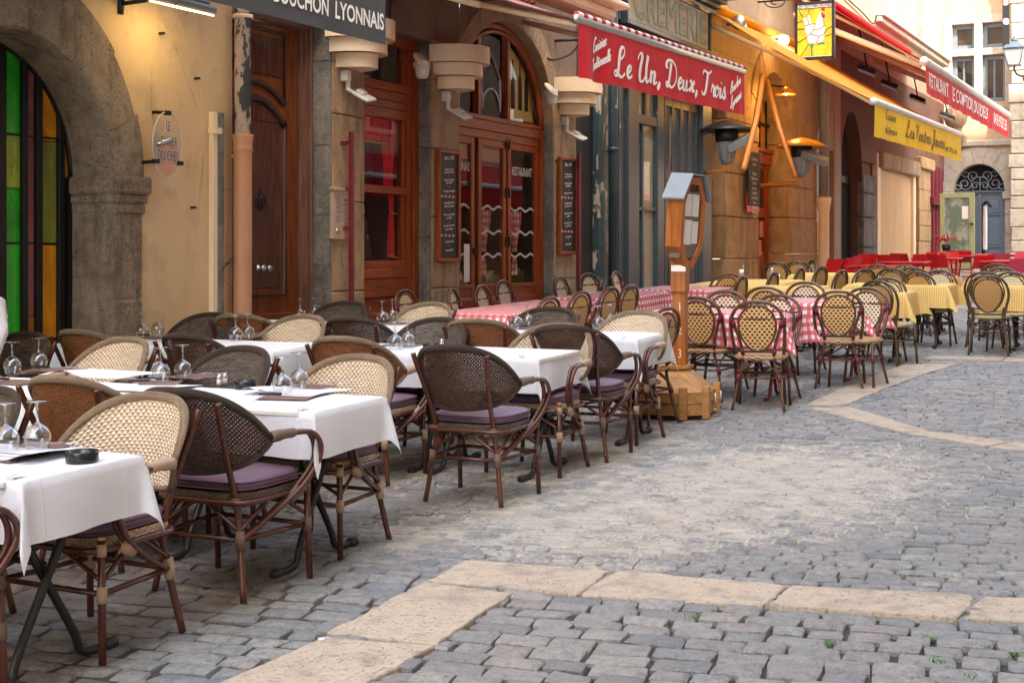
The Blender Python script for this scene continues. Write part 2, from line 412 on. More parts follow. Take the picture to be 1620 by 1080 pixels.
K['w_beige_out'] = weave('shaded_outer_weave', (.33, .115, .035), (.05, .02, .01), nu=1.0, hole=True, hs=1.0)  # back of the beige shell; shadow and show-through put into its brown-orange colour
K['w_dark'] = weave('dark_brown_weave', (.095, .042, .024), (.012, .008, .006), hole=True, hs=1.0, rough=.4, var=.45)
K['w_grey'] = weave('grey_brown_weave', (.17, .135, .105), (.015, .012, .01), nu=1.0, hole=True, hs=1.0, rough=.4, var=.4)
K['w_rim_beige'] = weave('tan_rim_weave', (.56, .40, .265), (.20, .11, .06), nu=1.2, hole=False, hs=.8)
K['w_rim_dark'] = weave('brown_rim_weave', (.135, .095, .068), (.02, .015, .01), nu=1.1, hole=False, hs=.8, rough=.35)
K['cushion'] = M('mauve_vinyl', (.135, .068, .112), .38, var=.1, sc=3, bump=.004, bsc=7)
K['bamboo_red'] = M('brown_bamboo_tube', (.095, .042, .018), .3, var=.5, sc=10, stretch=(3, 3, 2))
K['bamboo_green'] = M('olive_bamboo_tube', (.080, .046, .020), .3, var=.5, sc=10, stretch=(3, 3, 2))
K['wrap_wine'] = M('wine_red_binding', (.13, .008, .028), .5)
K['wrap_dark'] = M('dark_binding', (.035, .022, .018), .5)
K['cane_in_red'] = cane('cream_cane_dark_dots', (.80, .68, .50), (.11, .012, .018), .040, False)
K['cane_out_red'] = cane('tan_cane_black_dots', (.70, .42, .17), (.015, .012, .01), .040, True)
K['cane_in_green'] = cane('cream_cane_green_dots', (.80, .70, .48), (.03, .07, .035), .031, False)
K['cane_out_green'] = cane('amber_cane_green_dots', (.60, .33, .11), (.012, .035, .018), .031, True)
K['seat_cane'] = cane('seat_cane', (.66, .42, .20), (.14, .012, .02), .03, False)
K['seat_cane_y'] = cane('yellow_seat_cane', (.76, .60, .30), (.10, .06, .02), .02, False)
K['linen'] = linen('white_linen', (.68, .70, .75))
K['clip'] = M('clear_plastic_clip', (.55, .54, .50), .3)
K['napkin'] = M('mauve_paper', (.20, .115, .10), .8)
K['black_plastic'] = M('black_plastic', (.010, .011, .013), .22)
K['rubber'] = M('black_rubber', (.02, .022, .024), .5)
K['red_check'] = gingham('red_gingham', (.86, .82, .82), (.70, .085, .12), (.58, .006, .025), .075)
K['red_check_small'] = gingham('red_gingham_curtain', (.85, .78, .74), (.70, .16, .18), (.58, .02, .04), .09)
K['yellow_check'] = gingham('yellow_gingham', (.88, .64, .27), (.74, .46, .13), (.50, .27, .05), .026)
K['glass'] = glassy('clear_glass', (1, 1, 1), .06)
K['stem'] = glassy('wine_glass_clear', (.90, .92, .94), .12, .03, 1.65, 2.2)
K['pane'] = glassy('window_pane', (.95, .95, .93), .02)
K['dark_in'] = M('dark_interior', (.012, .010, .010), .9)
K['red_drape'] = M('red_velvet', (.70, .012, .035), .8, var=.3, stretch=(1, 14, .3), sc=2)
K['gold'] = M('gold_fringe', (.6, .32, .07), .5)
K['frost'] = M('frosted_white_film', (.48, .46, .43), .7)
K['black_board'] = M('slate_black', (.012, .011, .012), .6, var=.4)
K['chalk'] = M('white_chalk', (.75, .72, .66), .9)
K['chalk_red'] = M('red_chalk', (.6, .05, .06), .9)
K['white_letter'] = M('white_lettering', (.82, .80, .78), .7, var=.04)
K['navy_letter'] = M('navy_lettering', (.04, .04, .10), .5)
K['black_letter'] = M('dark_lettering', (.16, .10, .02), .8)
K['awn_black'] = awn('charcoal_canvas', (.085, .090, .098), trans=.3)
K['awn_red'] = awn('red_canvas', (.60, .008, .022), trans=.12)
K['awn_yellow'] = awn('yellow_canvas', (.90, .58, .01), trans=.15)
K['awn_orange'] = awn('orange_canvas', (.88, .44, .06), trans=.45)
K['awn_stripe'] = awn('red_white_canvas', (.30, .02, .03), (.42, .30, .26), .13, .06)
K['amber_glass'] = M('amber_interior', (.5, .22, .04), .4)
K['blind'] = M('grey_green_blind', (.38, .36, .29), .5, var=.12, sc=1.5)
K['bulb'] = emit('lit_lamp', (1, .80, .42), 1.2)
K['bulb_white'] = emit('lit_white_lamp', (1, .93, .8), 6)
K['blue_paint'] = M('blue_grey_paint', (.12, .165, .22), .4)
K['green_paint'] = M('sage_green_paint', (.34, .36, .20), .4)
K['ply'] = M('tan_board', (.62, .40, .21), .6, var=.15, sc=2, stretch=(1, 1, .3))
# ------------------------------------------------------------------ street
def sandf(x, y):
    v = 0
    for (cx, cy, rx, ry, k) in ((-2.9, 7.0, .75, 1.1, 1.1), (-2.45, 8.3, .9, 1.5, 1.15), (-1.9, 9.3, .5, .9, .6), (-3.5, 6.6, .6, .9, .55), (-4.2, 8.7, 1.2, 1.6, .5)):
        d = ((x-cx)/rx)**2 + ((y-cy)/ry)**2; v = max(v, k*exp(-d*d*.7))
    return v
def road_mat(name, base_dark):
    n = NT(name); v = n.co(); at = _n(n.t, 'ShaderNodeAttribute', attribute_name='tint'); tint = n.sep(at.outputs['Color'])
    f = n.noise(v, 24, 7, .7); big = n.noise(v, .7, 4); g = n.noise(v, 90, 4, .65); bl = n.noise(v, 6, 5, .6)
    if base_dark:
        c = n.mix(f, (.030, .026, .021), (.10, .085, .065))
    else:
        cr = _n(n.t, 'ShaderNodeValToRGB'); n.link(tint[0], cr.inputs[0]); e = cr.color_ramp.elements
        e[0].position = 0; e[0].color = (.14, .165, .185, 1); e[1].position = 1; e[1].color = (.42, .395, .35, 1)
        for p_, c_ in ((.18, (.30, .30, .29, 1)), (.4, (.22, .235, .24, 1)), (.55, (.37, .35, .32, 1)), (.7, (.30, .265, .25, 1)), (.85, (.29, .31, .305, 1))):
            k = e.new(p_); k.color = c_
        c = n.mix(n.ramp(bl, .3, .7), cr.outputs[0], n.mix(.35, cr.outputs[0], (.36, .345, .325)))
        c = n.mix(n.m('MULTIPLY', n.ramp(f, .38, .66), .62), c, (.14, .13, .12))
        c = n.mix(n.m('MULTIPLY', n.ramp(g, .54, .7), .45), c, (.48, .46, .43))
        c = n.mix(n.m('MULTIPLY', n.ramp(big, .45, .7), .35), c, (.34, .32, .30))
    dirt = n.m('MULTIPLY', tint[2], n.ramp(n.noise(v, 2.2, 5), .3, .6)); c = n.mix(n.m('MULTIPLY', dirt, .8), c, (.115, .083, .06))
    s1 = n.noise(v, 4.5, 8, .72); s2 = n.noise(v, 40, 4, .7)
    mask = n.m('ADD', n.m('MULTIPLY', tint[1], 1.05), n.m('ADD', n.m('MULTIPLY', n.m('SUBTRACT', s1, .5), 4.0), n.m('MULTIPLY', n.m('SUBTRACT', s2, .5), 2.6)))
    mask = n.m('MULTIPLY', n.ramp(mask, .45, 1.25), n.ramp(tint[1], .05, .3)) if not base_dark else n.m('MULTIPLY', n.ramp(tint[1], .03, .5), n.m('MULTIPLY_ADD', n.ramp(s1, .3, .7), .6, .4)); sand = n.mix(s2, (.54, .48, .385), (.70, .64, .54))
    c = n.mix(n.m('MULTIPLY', mask, 1.0 if base_dark else .62), c, sand)
    h = n.m('ADD', n.m('ADD', f, n.m('MULTIPLY', g, .5)), n.m('MULTIPLY', bl, 1.2))
    return n.fin(c, .66, n.bump(h, .020), 0, .45)
K['stone_top'] = road_mat('cobble_stone', False); K['joint'] = road_mat('cobble_joint', True)
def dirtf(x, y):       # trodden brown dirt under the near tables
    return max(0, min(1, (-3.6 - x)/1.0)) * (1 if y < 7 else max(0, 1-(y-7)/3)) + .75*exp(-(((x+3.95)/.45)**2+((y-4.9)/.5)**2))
def cobbles():
    rnd = random.Random(3); mb = MB(); tint = []
    a = radians(9.5); e1 = Vector((cos(a), sin(a), 0)); e2 = Vector((-sin(a), cos(a), 0))
    def inside(p): return 2.0 < p.y < 25.5 and p.x < -.12*p.y + 1.7 and p.x > max(WX-.05, -1.05*p.y - .9)
    def warp(s_, t_): # bend rows a little
        return t_ + .05*noise.noise(Vector((s_*.45, t_*.35, 3.1))) + .016*noise.noise(Vector((s_*2.6, t_*1.1, 9)))
    t = 1.4; row = 0; NU, NV = 6, 5
    while t < 29:
        near = t < 5.95
        hgt = (.125 if near else .098) * rnd.uniform(.88, 1.14)
        if t > 14: hgt *= 1.15
        s = -10.5 + rnd.random()*.2
        while s < 7.5:
            ln = (rnd.uniform(.14, .245) if near else rnd.uniform(.11, .21))
            cs, ct = s + ln/2, t + hgt/2; c = e1*cs + e2*ct
            if inside(c):
                left = c.x < -3.2; j = .016 if left else .009; gap = rnd.uniform(.004, .011) if near else rnd.uniform(.002, .007)
                q = []
                for (ds, dt) in ((0, 0), (ln, 0), (ln, hgt), (0, hgt)):
                    ss = s+ds + (gap if ds == 0 else -gap) + rnd.uniform(-j, j); tt = t+dt
                    tt = warp(ss, tt) + (gap if dt == 0 else -gap)*.9 + rnd.uniform(-j, j)*.55
                    q.append(e1*ss + e2*tt)
                z0 = rnd.uniform(-.007, .004); tx, ty = rnd.uniform(-.035, .035), rnd.uniform(-.05, .05); dome = rnd.uniform(.001, .006)
                sd_ = Vector((rnd.random()*50, rnd.random()*50, 0)); rk = rnd.uniform(.01, .10)
                base = len(mb.v); tn = rnd.random(); vs = []
                for jv in range(NV+1):
                    for iu in range(NU+1):
                        u, v = iu/NU*2-1, jv/NV*2-1
                        # round the corners
                        uu = u*sqrt(max(0, 1 - rk*v*v)); vv = v*sqrt(max(0, 1 - rk*u*u))
                        fu, fv = (uu+1)/2, (vv+1)/2
                        p = (q[0]*(1-fu)+q[1]*fu)*(1-fv) + (q[3]*(1-fu)+q[2]*fu)*fv
                        ed = max(abs(u), abs(v)); r = noise.noise(p*9+sd_); r2 = noise.noise(p*30+sd_)
                        z = z0 + dome*(1 - .5*(u*u+v*v)) + tx*uu*ln/2 + ty*vv*hgt/2 + .005*r + .0022*r2
                        if ed > .99: z -= .0065+.004*abs(r2); p = c + (p-c)*(1.0+.03*r+.02*r2)
                        elif ed > .5: p = c + (p-c)*(1.33 if ed > .62 else 1.22); z -= .0008
                        vs.append((p.x, p.y, gz(p.y) + z))
                fs = []
                for jv in range(NV):
                    for iu in range(NU):
                        a0 = jv*(NU+1)+iu; fs.append((a0, a0+1, a0+NU+2, a0+NU+1))
                # top and skirt kept apart so that the arris stays crisp
                rim = [i for i in range(NU)] + [j_*(NU+1)+NU for j_ in range(NV)] + [NV*(NU+1)+i for i in range(NU, 0, -1)] + [j_*(NU+1) for j_ in range(NV, 0, -1)]
                nv0 = len(vs); vs += [vs[i] for i in rim] + [(c.x+(vs[i][0]-c.x)*1.03, c.y+(vs[i][1]-c.y)*1.03, vs[i][2]-.034) for i in rim]; R_ = len(rim)
                mb.add(vs, fs, 0, True)
                mb.f.extend([[base+nv0+i, base+nv0+R_+i, base+nv0+R_+(i+1) % R_, base+nv0+(i+1) % R_] for i in range(R_)]); mb.m.extend([0]*R_); mb.s.extend([False]*R_); mb.uv.extend([None]*R_)
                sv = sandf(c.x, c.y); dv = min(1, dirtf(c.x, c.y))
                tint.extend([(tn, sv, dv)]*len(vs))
            s += ln
        t += hgt; row += 1
    o = mb.build('cobbled_street', K['stone_top']); o['kind'] = 'structure'
    me = o.data; ca = me.color_attributes.new('tint', 'FLOAT_COLOR', 'POINT'); fl = []
    for x in tint: fl.extend((*x, 1))
    ca.data.foreach_set('color', fl)
    # joints: sand and earth between the stones
    mb = MB(); x0, x1, y0, y1 = -10, 4.5, .5, 27; st = .08; nx, ny = int((x1-x0)/st), int((y1-y0)/st); vs = []; tint = []
    for j in range(ny+1):
        for i in range(nx+1):
            x, y = x0+i*(x1-x0)/nx, y0+j*(y1-y0)/ny; sv = sandf(x, y)
            lift = min(.013, .024*sv*(.6+1.2*noise.noise(Vector((x*2.2, y*2.2, 0)))+.3)) if sv > .05 else 0
            lf = .010 if x < -3.3 else .004
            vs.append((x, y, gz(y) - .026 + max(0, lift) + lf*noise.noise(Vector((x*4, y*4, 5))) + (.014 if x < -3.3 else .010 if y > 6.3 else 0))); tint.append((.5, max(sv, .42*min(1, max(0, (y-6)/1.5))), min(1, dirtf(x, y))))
    fs = [(j*(nx+1)+i, j*(nx+1)+i+1, (j+1)*(nx+1)+i+1, (j+1)*(nx+1)+i) for j in range(ny) for i in range(nx)]
    mb.add(vs, fs, 0, True); o = mb.build('street_bed', K['joint']); o['kind'] = 'structure'
    ca = o.data.color_attributes.new('tint', 'FLOAT_COLOR', 'POINT'); fl = []
    for x in tint: fl.extend((*x, 1))
    ca.data.foreach_set('color', fl)
cobbles()
def far_ground():
    n = NT('far_paving'); v = n.co(); br = _n(n.t, 'ShaderNodeTexBrick'); n.link(v, br.inputs[0])
    br.inputs['Scale'].default_value = 1; br.inputs['Brick Width'].default_value = .18; br.inputs['Row Height'].default_value = .12
    br.inputs['Mortar Size'].default_value = .008; br.inputs['Mortar Smooth'].default_value = .5
    br.inputs[1].default_value = (.24, .235, .23, 1); br.inputs[2].default_value = (.34, .31, .28, 1); br.inputs[3].default_value = (.08, .07, .06, 1)
    f = n.noise(v, 1.2, 5); c = n.mix(n.m('MULTIPLY', f, .5), br.outputs[0], (.35, .31, .27)); m = n.fin(c, .8, n.bump(n.m('SUBTRACT', f, br.outputs['Fac']), .01))
    mb = MB(); e = 300
    mb.add([(-e, 27, gz(27)-.022), (e, 27, gz(27)-.022), (e, 52, gz(52)), (-e, 52, gz(52)), (e, e, gz(52)), (-e, e, gz(52)),
            (4.5, .5, gz(.5)-.022), (e, .5, gz(.5)-.022), (4.5, 27, gz(27)-.022), (-e, .5, gz(.5)-.022), (-10, .5, gz(.5)-.022), (-10, 27, gz(27)-.022), (-e, -e, gz(.5)-.022), (e, -e, gz(.5)-.022)],
           [(0, 1, 2, 3), (3, 2, 4, 5), (6, 7, 1, 8), (9, 10, 11, 0), (12, 13, 7, 9)])
    o = mb.build('paved_ground', m); o['kind'] = 'structure'
far_ground()
def slabs():
    mb = MB(); rnd = random.Random(5)
    def slab(pts):
        q = [Vector((p[0], p[1], 0)) for p in pts]; c = sum(q, Vector())/4; N = 14; ring = []
        for k in range(4):
            a, b = q[k], q[(k+1) % 4]
            for i in range(N):
                p = a.lerp(b, i/N); nrm = (b-a).normalized().cross(Vector((0, 0, 1))); j = .014*noise.noise(p*5) + .010*noise.noise(p*22) - .02*max(0, noise.noise(p*9+Vector((7, 1, 0)))-.35)
                if i == 0: j -= .006
                ring.append(p + nrm*j)
        n = len(ring); vs = []; z1 = .010 + rnd.uniform(-.002, .003)
        for k, (sc_, z) in enumerate(((1, -.05), (1, z1-.006), (.985, z1), (.6, z1+.001))):
            for p in ring: r = c + (p-c)*sc_; vs.append((r.x, r.y, gz(r.y)+z+(.0015*noise.noise(r*5) if k > 1 else 0)))
        fs = [(k*n+i, k*n+(i+1) % n, (k+1)*n+(i+1) % n, (k+1)*n+i) for k in range(3) for i in range(n)] + [tuple(range(3*n, 4*n))]
        mb.add(vs, fs, 0)
    G = lambda px, py: gp(px, py)
    slab([(-3.12, 2.6), (-2.64, 2.6), (-2.66, 3.28), (-3.12, 3.26)])
    slab([(-3.13, 3.29), (-2.65, 3.31), G(688, 1025), G(512, 1010)])
    slab([G(517, 1004), G(690, 1021), G(812, 941), G(672, 924)])
    slab([G(677, 922), G(914, 943), G(967, 905), G(735, 889)])
    slab([G(918, 944), G(1211, 960), G(1245, 929), G(972, 905)])
    slab([G(1217, 960), G(1519, 980), G(1545, 945), G(1250, 929)])
    slab([G(1526, 980), (-.0, 6.05), (.0, 6.45), G(1552, 945)])
    slab([(.02, 6.05), (1.1, 6.2), (1.1, 6.6), (.02, 6.45)])
    slab([G(1275, 643), G(1341, 641), G(1385, 622), G(1318, 622)])
    slab([G(1320, 620), G(1388, 620), G(1448, 598), G(1376, 598)])
    slab([G(1379, 596), G(1451, 596), G(1515, 577), G(1432, 577)])
    slab([G(1279, 647), G(1425, 684), G(1470, 683), G(1346, 645)])
    slab([G(1430, 686), G(1560, 707), G(1600, 700), G(1475, 684)])
    slab([G(1566, 708), (-.6, 9.9), (-.6, 10.2), G(1606, 700)])
    slab([(-3.0, 16.2), (-2.2, 16.25), (-2.2, 16.6), (-3.0, 16.6)]); slab([(-2.18, 16.25), (-1.2, 16.2), (-1.2, 16.55), (-2.18, 16.6)])
    slab([(-1.18, 16.2), (.1, 16.1), (.1, 16.5), (-1.18, 16.55)])
    o = mb.build('stone_gutter_slabs', K['slab']); o['kind'] = 'structure'
slabs()
def bits():
    m = MB(); x, y = gp(510, 1012); m.lathe([(0, .016), (.018, .016), (.026, .013), (.03, .006), (.03, -.01)], (x, y, gz(y)), 24)
    tag(m.build('road_stud', K['steel']), 'small round steel stud set in the corner of the nearest beige paving slab', 'stud')
    leafm = M('dry_leaf', (.55, .26, .05), .6)
    m = MB(); x, y = gp(783, 762); z = gz(y)+.012
    m.grid(lambda u, v: (x + (u-.5)*.13, y + (v-.5)*.05*sin(pi*u)**.6 + .01*(u-.5), z + .014*sin(pi*u) + .006*abs(v-.5)), 8, 4)
    tag(m.build('fallen_leaf', leafm), 'curled orange-yellow leaf lying on the cobbles under the dark woven chair', 'leaf')
    gm = M('weed_green', (.07, .20, .02), .7); m = MB(); rnd = random.Random(2)
    for (px, py) in ((940, 931), (1312, 1016), (1450, 1072), (1230, 1062), (1538, 1068), (1606, 1034), (1469, 1006), (1100, 975), (1500, 720), (1331, 673), (710, 926), (1541, 1018), (1262, 992), (1225, 778), (1250, 783), (1482, 1044)):
        x, y = gp(px, py)
        for k in range(26):
            a = rnd.random()*6.28; l = rnd.uniform(.012, .03); p = Vector((x+rnd.gauss(0, .02), y+rnd.gauss(0, .008), gz(y)-.012)); d = Vector((cos(a)*l*.8, sin(a)*l*.8, l*.9)); s_ = Vector((-sin(a), cos(a), 0))*.004
            m.add([p-s_, p+s_, p+d], [(0, 1, 2)])
    o = m.build('weeds', gm); tag(o, kind='stuff')
bits()
# ------------------------------------------------------------------ facades (street runs along +Y, facades in the plane x = WX)
def arch_pts(y0, y1, zs, rise, n=24):
    yc, a = (y0+y1)/2, (y1-y0)/2
    return [(yc - a*cos(pi*i/n), zs + rise*sin(pi*i/n)) for i in range(n+1)]
def arch_fill(mb, y0, y1, zs, rise, ztop, x, depth, mat=0, soff=0, n=24):
    P = arch_pts(y0, y1, zs, rise, n)
    vs = [(x, y, z) for y, z in P] + [(x, y, ztop) for y, z in P] + [(x-depth, y, z) for y, z in P]
    m = n+1
    mb.add(vs, [(i, i+1, m+i+1, m+i) for i in range(n)], mat)
    mb.add(vs, [(2*m+i, 2*m+i+1, i+1, i) for i in range(n)], soff, True)
def blocks(mb, y0, y1, z0, z1, x0, x1, h=.35, g=.005, mat=0, rnd=None, jy=0.0, jx=.008, b=.012):
    rnd = rnd or random.Random(1); z = z0
    while z < z1-.02:
        hh = h*rnd.uniform(.75, 1.25); zz = min(z+hh, z1)
        if z1-zz < h*.35: zz = z1
        mb.box(x0, x1+rnd.uniform(-jx, jx), y0+rnd.uniform(-jy, 0), y1+rnd.uniform(0, jy), z+g, zz-g, mat, b); z = zz
def ring(mb, yc, zc, a0, b0, a1, b1, x0, x1, n=9, t0=0, t1=pi, mat=0, g=.004, rnd=None, jx=.008):
    rnd = rnd or random.Random(4); cuts = [t0]
    for k in range(1, n): cuts.append(t0+(t1-t0)*(k+rnd.uniform(-.2, .2))/n)
    cuts.append(t1)
    for k in range(n):
        A, B = cuts[k]+g, cuts[k+1]-g; xx = x1 + rnd.uniform(-jx, jx); N = 5; vs = []
        o = rnd.uniform(-.015, .03)
        for i in range(N+1):
            t = A+(B-A)*i/N; c_, s_ = cos(t), sin(t)
            for (aa, bb, xq) in ((a0, b0, x0), (a0, b0, xx-.012), (a0+.012, b0+.012, xx), (a1+o-.012, b1+o-.012, xx), (a1+o, b1+o, xx-.012), (a1+o, b1+o, x0)):
                vs.append((xq, yc+aa*c_, zc+bb*s_))
        fs = [(i*6+j, (i+1)*6+j, (i+1)*6+j+1, i*6+j+1) for i in range(N) for j in range(5)]
        fs += [tuple(range(6)), tuple(reversed(range(N*6, N*6+6)))]
        mb.add(vs, fs, mat)
def frame(mb, y0, y1, z0, z1, w_, x, d, mat=0, b=.004, sill=None):
    """rectangular frame facing +x, front at x, thickness d"""
    s = w_ if sill is None else sill
    mb.box(x-d, x, y0, y0+w_, z0, z1, mat, b); mb.box(x-d, x, y1-w_, y1, z0, z1, mat, b)
    mb.box(x-d, x-.0012, y0+w_, y1-w_, z1-w_, z1, mat, b); mb.box(x-d, x-.0012, y0+w_, y1-w_, z0, z0+s, mat, b)
def part(name, mb, mats, parent, label=None):
    o = mb.build(name, mats, parent)
    if label: o['label'] = label
    return o
ZT = 10.5
# --- building A ------------------------------------------------------------------
bA = empty('rendered_building', 'nearest ochre plastered building with a stone cellar arch, dark door and red-brown restaurant windows', 'building', None, (WX, 10, 0))
def P_(name, mb, mats, par=None, label=None):
    o = part(name, mb, mats, par or bA, label)
    o.matrix_parent_inverse = (par or bA).matrix_world.inverted() if not par else Matrix.Identity(4)
    return o
bpy.context.view_layer.update()
AY0, AY1, AZS, AR = 6.58, 8.625, 2.23, 1.02      # cellar arch
yD0, yD1 = 10.12, Y(522); yW0, yW1 = Y(577), Y(680); yR0, yR1 = Y(727), Y(875); yA = Y(912)
xD, xW, xR = -8.115, -8.051, -8.035
mb = MB()
mb.box(WX-.5, WX, 2.0, AY0, -.2, ZT); arch_fill(mb, AY0, AY1, AZS, AR, ZT, WX, .5, 0, 1)
mb.box(WX-.5, WX, AY1, yD0, -.2, ZT); mb.box(WX-.5, WX-.001, yD0, yD1-.02, 3.97, ZT)
mb.box(WX-.5, WX, -14, 2.0, -.8, ZT)
P_('plaster_wall', mb, [K['plaster'], K['arch_stone']])
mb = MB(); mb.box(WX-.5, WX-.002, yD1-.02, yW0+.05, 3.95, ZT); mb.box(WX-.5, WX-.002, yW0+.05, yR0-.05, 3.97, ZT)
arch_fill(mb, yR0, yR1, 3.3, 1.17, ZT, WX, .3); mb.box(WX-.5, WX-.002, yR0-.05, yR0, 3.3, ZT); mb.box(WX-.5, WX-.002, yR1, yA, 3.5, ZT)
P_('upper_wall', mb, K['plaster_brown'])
rnd = random.Random(11)
mb = MB(); ring(mb, (AY0+AY1)/2, AZS, 1.022, 1.02, 1.34, 1.5, -8.31, WX+.02, 9, 0, pi, rnd=rnd, jx=.012, g=.002)
mb.box(-8.30, WX+.009, AY1-.004, Y(222)-.02, .2, 2.0); blocks(mb, AY1, Y(222), .15, 1.96, -8.31, WX+.018, .62, .004, rnd=rnd, jx=.01, jy=.015); blocks(mb, AY0-.33, AY0, .15, 1.96, -8.31, WX+.018, .62, .004, rnd=rnd)
for (ya, yb) in ((AY1-.04, Y(222)+.04), (AY0-.38, AY0+.035)):
    mb.box(-8.31, WX+.05, ya+.03, yb-.03, 1.94, 2.02, 0, .01); mb.box(-8.31, WX+.07, ya+.015, yb-.015, 2.02, 2.09, 0, .015); mb.box(-8.31, WX+.10, ya, yb, 2.09, 2.235, 0, .02)
P_('stone_arch', mb, K['arch_stone'])
# stained glass behind the arch
xg = -8.32; sg = MB(); g_ = {}
def gm_(c, r=.14, b=.008):
    n = NT('stained_glass_pane'); f = n.noise(n.co(scale=(1, 1, .6)), 2.2, 5, .5, 1.0); n.p.inputs['Transmission Weight'].default_value = 0
    cc = n.mix(n.ramp(f, .25, .75), sc3(c, .6), sc3(c, 1.35)); return n.fin(cc, r, n.bump(n.noise(n.co(), 18, 4), b), 0, .6)
SG = [gm_((.015, .42, .02)), gm_((.30, .40, .03)), gm_((.32, .11, .12)), gm_((.75, .31, .02)), gm_((.24, .26, .04), .4, .02), gm_((.40, .18, .02)), K['dark_metal']]
def zc(py): return Z(60, py, xg)
panes = [(-60, -3, [(0, 217, 1), (217, 700, 3)]), (6.5, 33, [(0, 217, 0), (217, 300, 1), (300, 385, 0), (385, 720, 0)]), (41, 55, [(0, 217, 2), (217, 385, 2), (385, 500, 2), (500, 720, 5)]),
         (64, 90, [(0, 222, 3), (222, 387, 4), (387, 537, 3), (537, 720, 4)]), (99, 118, [(0, 222, 3), (222, 387, 3), (387, 537, 3), (537, 720, 4)])]
for (a, b, l) in panes:
    ya, yb = Y(a, xg), Y(b, xg)
    for (p0, p1, mi) in l:
        z1 = 3.4 if p0 == 0 else zc(p0); z0 = .1 if p1 >= 700 else zc(p1)
        sg.box(xg-.02, xg-.012+.001*mi, ya, yb, z0+.004, z1-.004, mi)
swin = P_('stained_glass_window', sg, SG)
mb = MB()
for (a, b) in ((-110, -60), (-3, 6.5), (33, 41), (55, 64), (90, 99)): mb.box(xg-.03, xg+.03, Y(a, xg), Y(b, xg), .1, 3.4, 0, .004)
for py in (217, 385, 537): mb.box(xg-.014, xg+.002, Y(-110, xg), Y(118, xg), zc(py)-.008, zc(py)+.008)
pts = [(xg+.015, y, z) for y, z in arch_pts(AY0-.02, AY1+.02, AZS, AR+.02, 30)]; mb.tube(pts, .035, 6)
mb.box(xg-.03, xg+.04, AY1-.05, AY1+.02, .1, AZS); mb.box(xg-.3, xg-.04, AY0-.4, AY1+.4, -.2, 4)
part('glazing_bars', mb, K['iron'], swin)
# stone jambs and piers
def pier(y0, y1, xb, name, lside=True, rside=False):
    mb = MB(); rr = random.Random(int(y0*10))
    if lside: blocks(mb, y0, y0+.04, .2, 4.0 if y1 < 16 else 3.6, xb-.1, WX-.004, .8, .003, 1, rr, 0, .0, .004)
    blocks(mb, y0+.042, y1, .2, 4.0 if y1 < 16 else 3.6, xb-.1, WX+.004, .9, .003, 0, rr, 0, .004, .012)
    P_(name, mb, [K['pier_stone'], K['grey_stone']])
pier(yD1, yW0, xD, 'stone_pier'); pier(yW1, yR0, xW, 'stone_pier'); pier(yR1, yA-.01, xR, 'stone_pier')
mb = MB(); rr = random.Random(8)
ring(mb, (yR0+yR1)/2, 3.3, (yR1-yR0)/2-.004, 1.165, (yR1-yR0)/2+.24, 1.43, xR-.1, WX+.012, 9, 0, pi, rnd=rr, g=.003, jx=.003)
P_('stone_arch', mb, K['pier_stone'], None, 'weathered stone arch over the restaurant door')
# entrance door
def bulge_arc(y0, y1, z, h, x, n=14): return [(x, y0+(y1-y0)*i/n, z+h*sin(pi*i/n)) for i in range(n+1)]
mb = MB(); dz0, dz1 = .46, 3.80; ya, yb = 10.24, Y(472, xD)
mb.box(xD-.06, xD, ya, yb, dz0, dz1, 0, .006)
xf = xD
zA, zB, zC_, zD, zE = Z(440, 53, xD), Z(440, 160, xD), Z(440, 195, xD), Z(430, 466, xD), Z(430, 485, xD)
y_a, y_b = ya+.11, Y(449, xD)
# upper panel with arched foot, lower panel with arched head
mb.tube([(xf, y_a, zB), (xf, y_a, zA), (xf, y_b, zA), (xf, y_b, zB)], .028, 6, 1, flat=.8); mb.tube(bulge_arc(y_a, y_b, zB-.02, .17, xf), .034, 8, 1)
mb.box(xf-.01, xf+.012, y_a+.05, y_b-.05, zB+.22, zA-.06, 2, .01)
mb.tube([(xf, y_a, zC_), (xf, y_a, zD), (xf, y_b, zD), (xf, y_b, zC_)], .03, 6, 1); mb.tube(bulge_arc(y_a, y_b, zC_-.01, .22, xf), .04, 8, 1)
mb.box(xf-.01, xf+.010, y_a+.06, y_b-.06, zD+.06, zC_, 2, .01)
vs = [(xf+.0095, y, z) for (_, y, z) in bulge_arc(y_a+.06, y_b-.06, zC_, .16, xf)]; mb.add(vs, [tuple(range(len(vs)))], 2)
mb.box(xf-.01, xf+.02, ya, yb, zE-.16, zE-.06, 0, .01); mb.box(xf-.01, xf+.03, ya, yb, dz0, dz0+.12, 0, .01)
door = P_('door', mb, [K['door_wood'], wood('door_moulding', (.055, .028, .022), .5, .3), wood('door_panel', (.085, .026, .018), .5, .25)])
mb = MB(); yk, zk = Y(410, xD), Z(410, 312, xD)
mb.lathe([(.0, .012), (.03, .012), (.05, .006), (.055, 0)], (0, 0, 0), 14, 0); mb2 = MB(); mb2.X = Matrix.Translation((xf+.01, yk, zk)) @ Matrix.Rotation(radians(90), 4, 'Y')
mb2.lathe([(0, .016), (.03, .014), (.045, .004), (.05, 0)], n=14, sx=1.9, sy=1); mb2.lathe([(0, .03), (.016, .028), (.02, 0)], n=12); mb2.X = None
mb2.tube([(xf+.035+.01*sin(t), yk+.055*cos(t), zk-.055+.06*sin(t)) for t in [2*pi*i/20 for i in range(20)]], .009, 6, closed=True)
part('knocker', mb2, K['iron'], door)
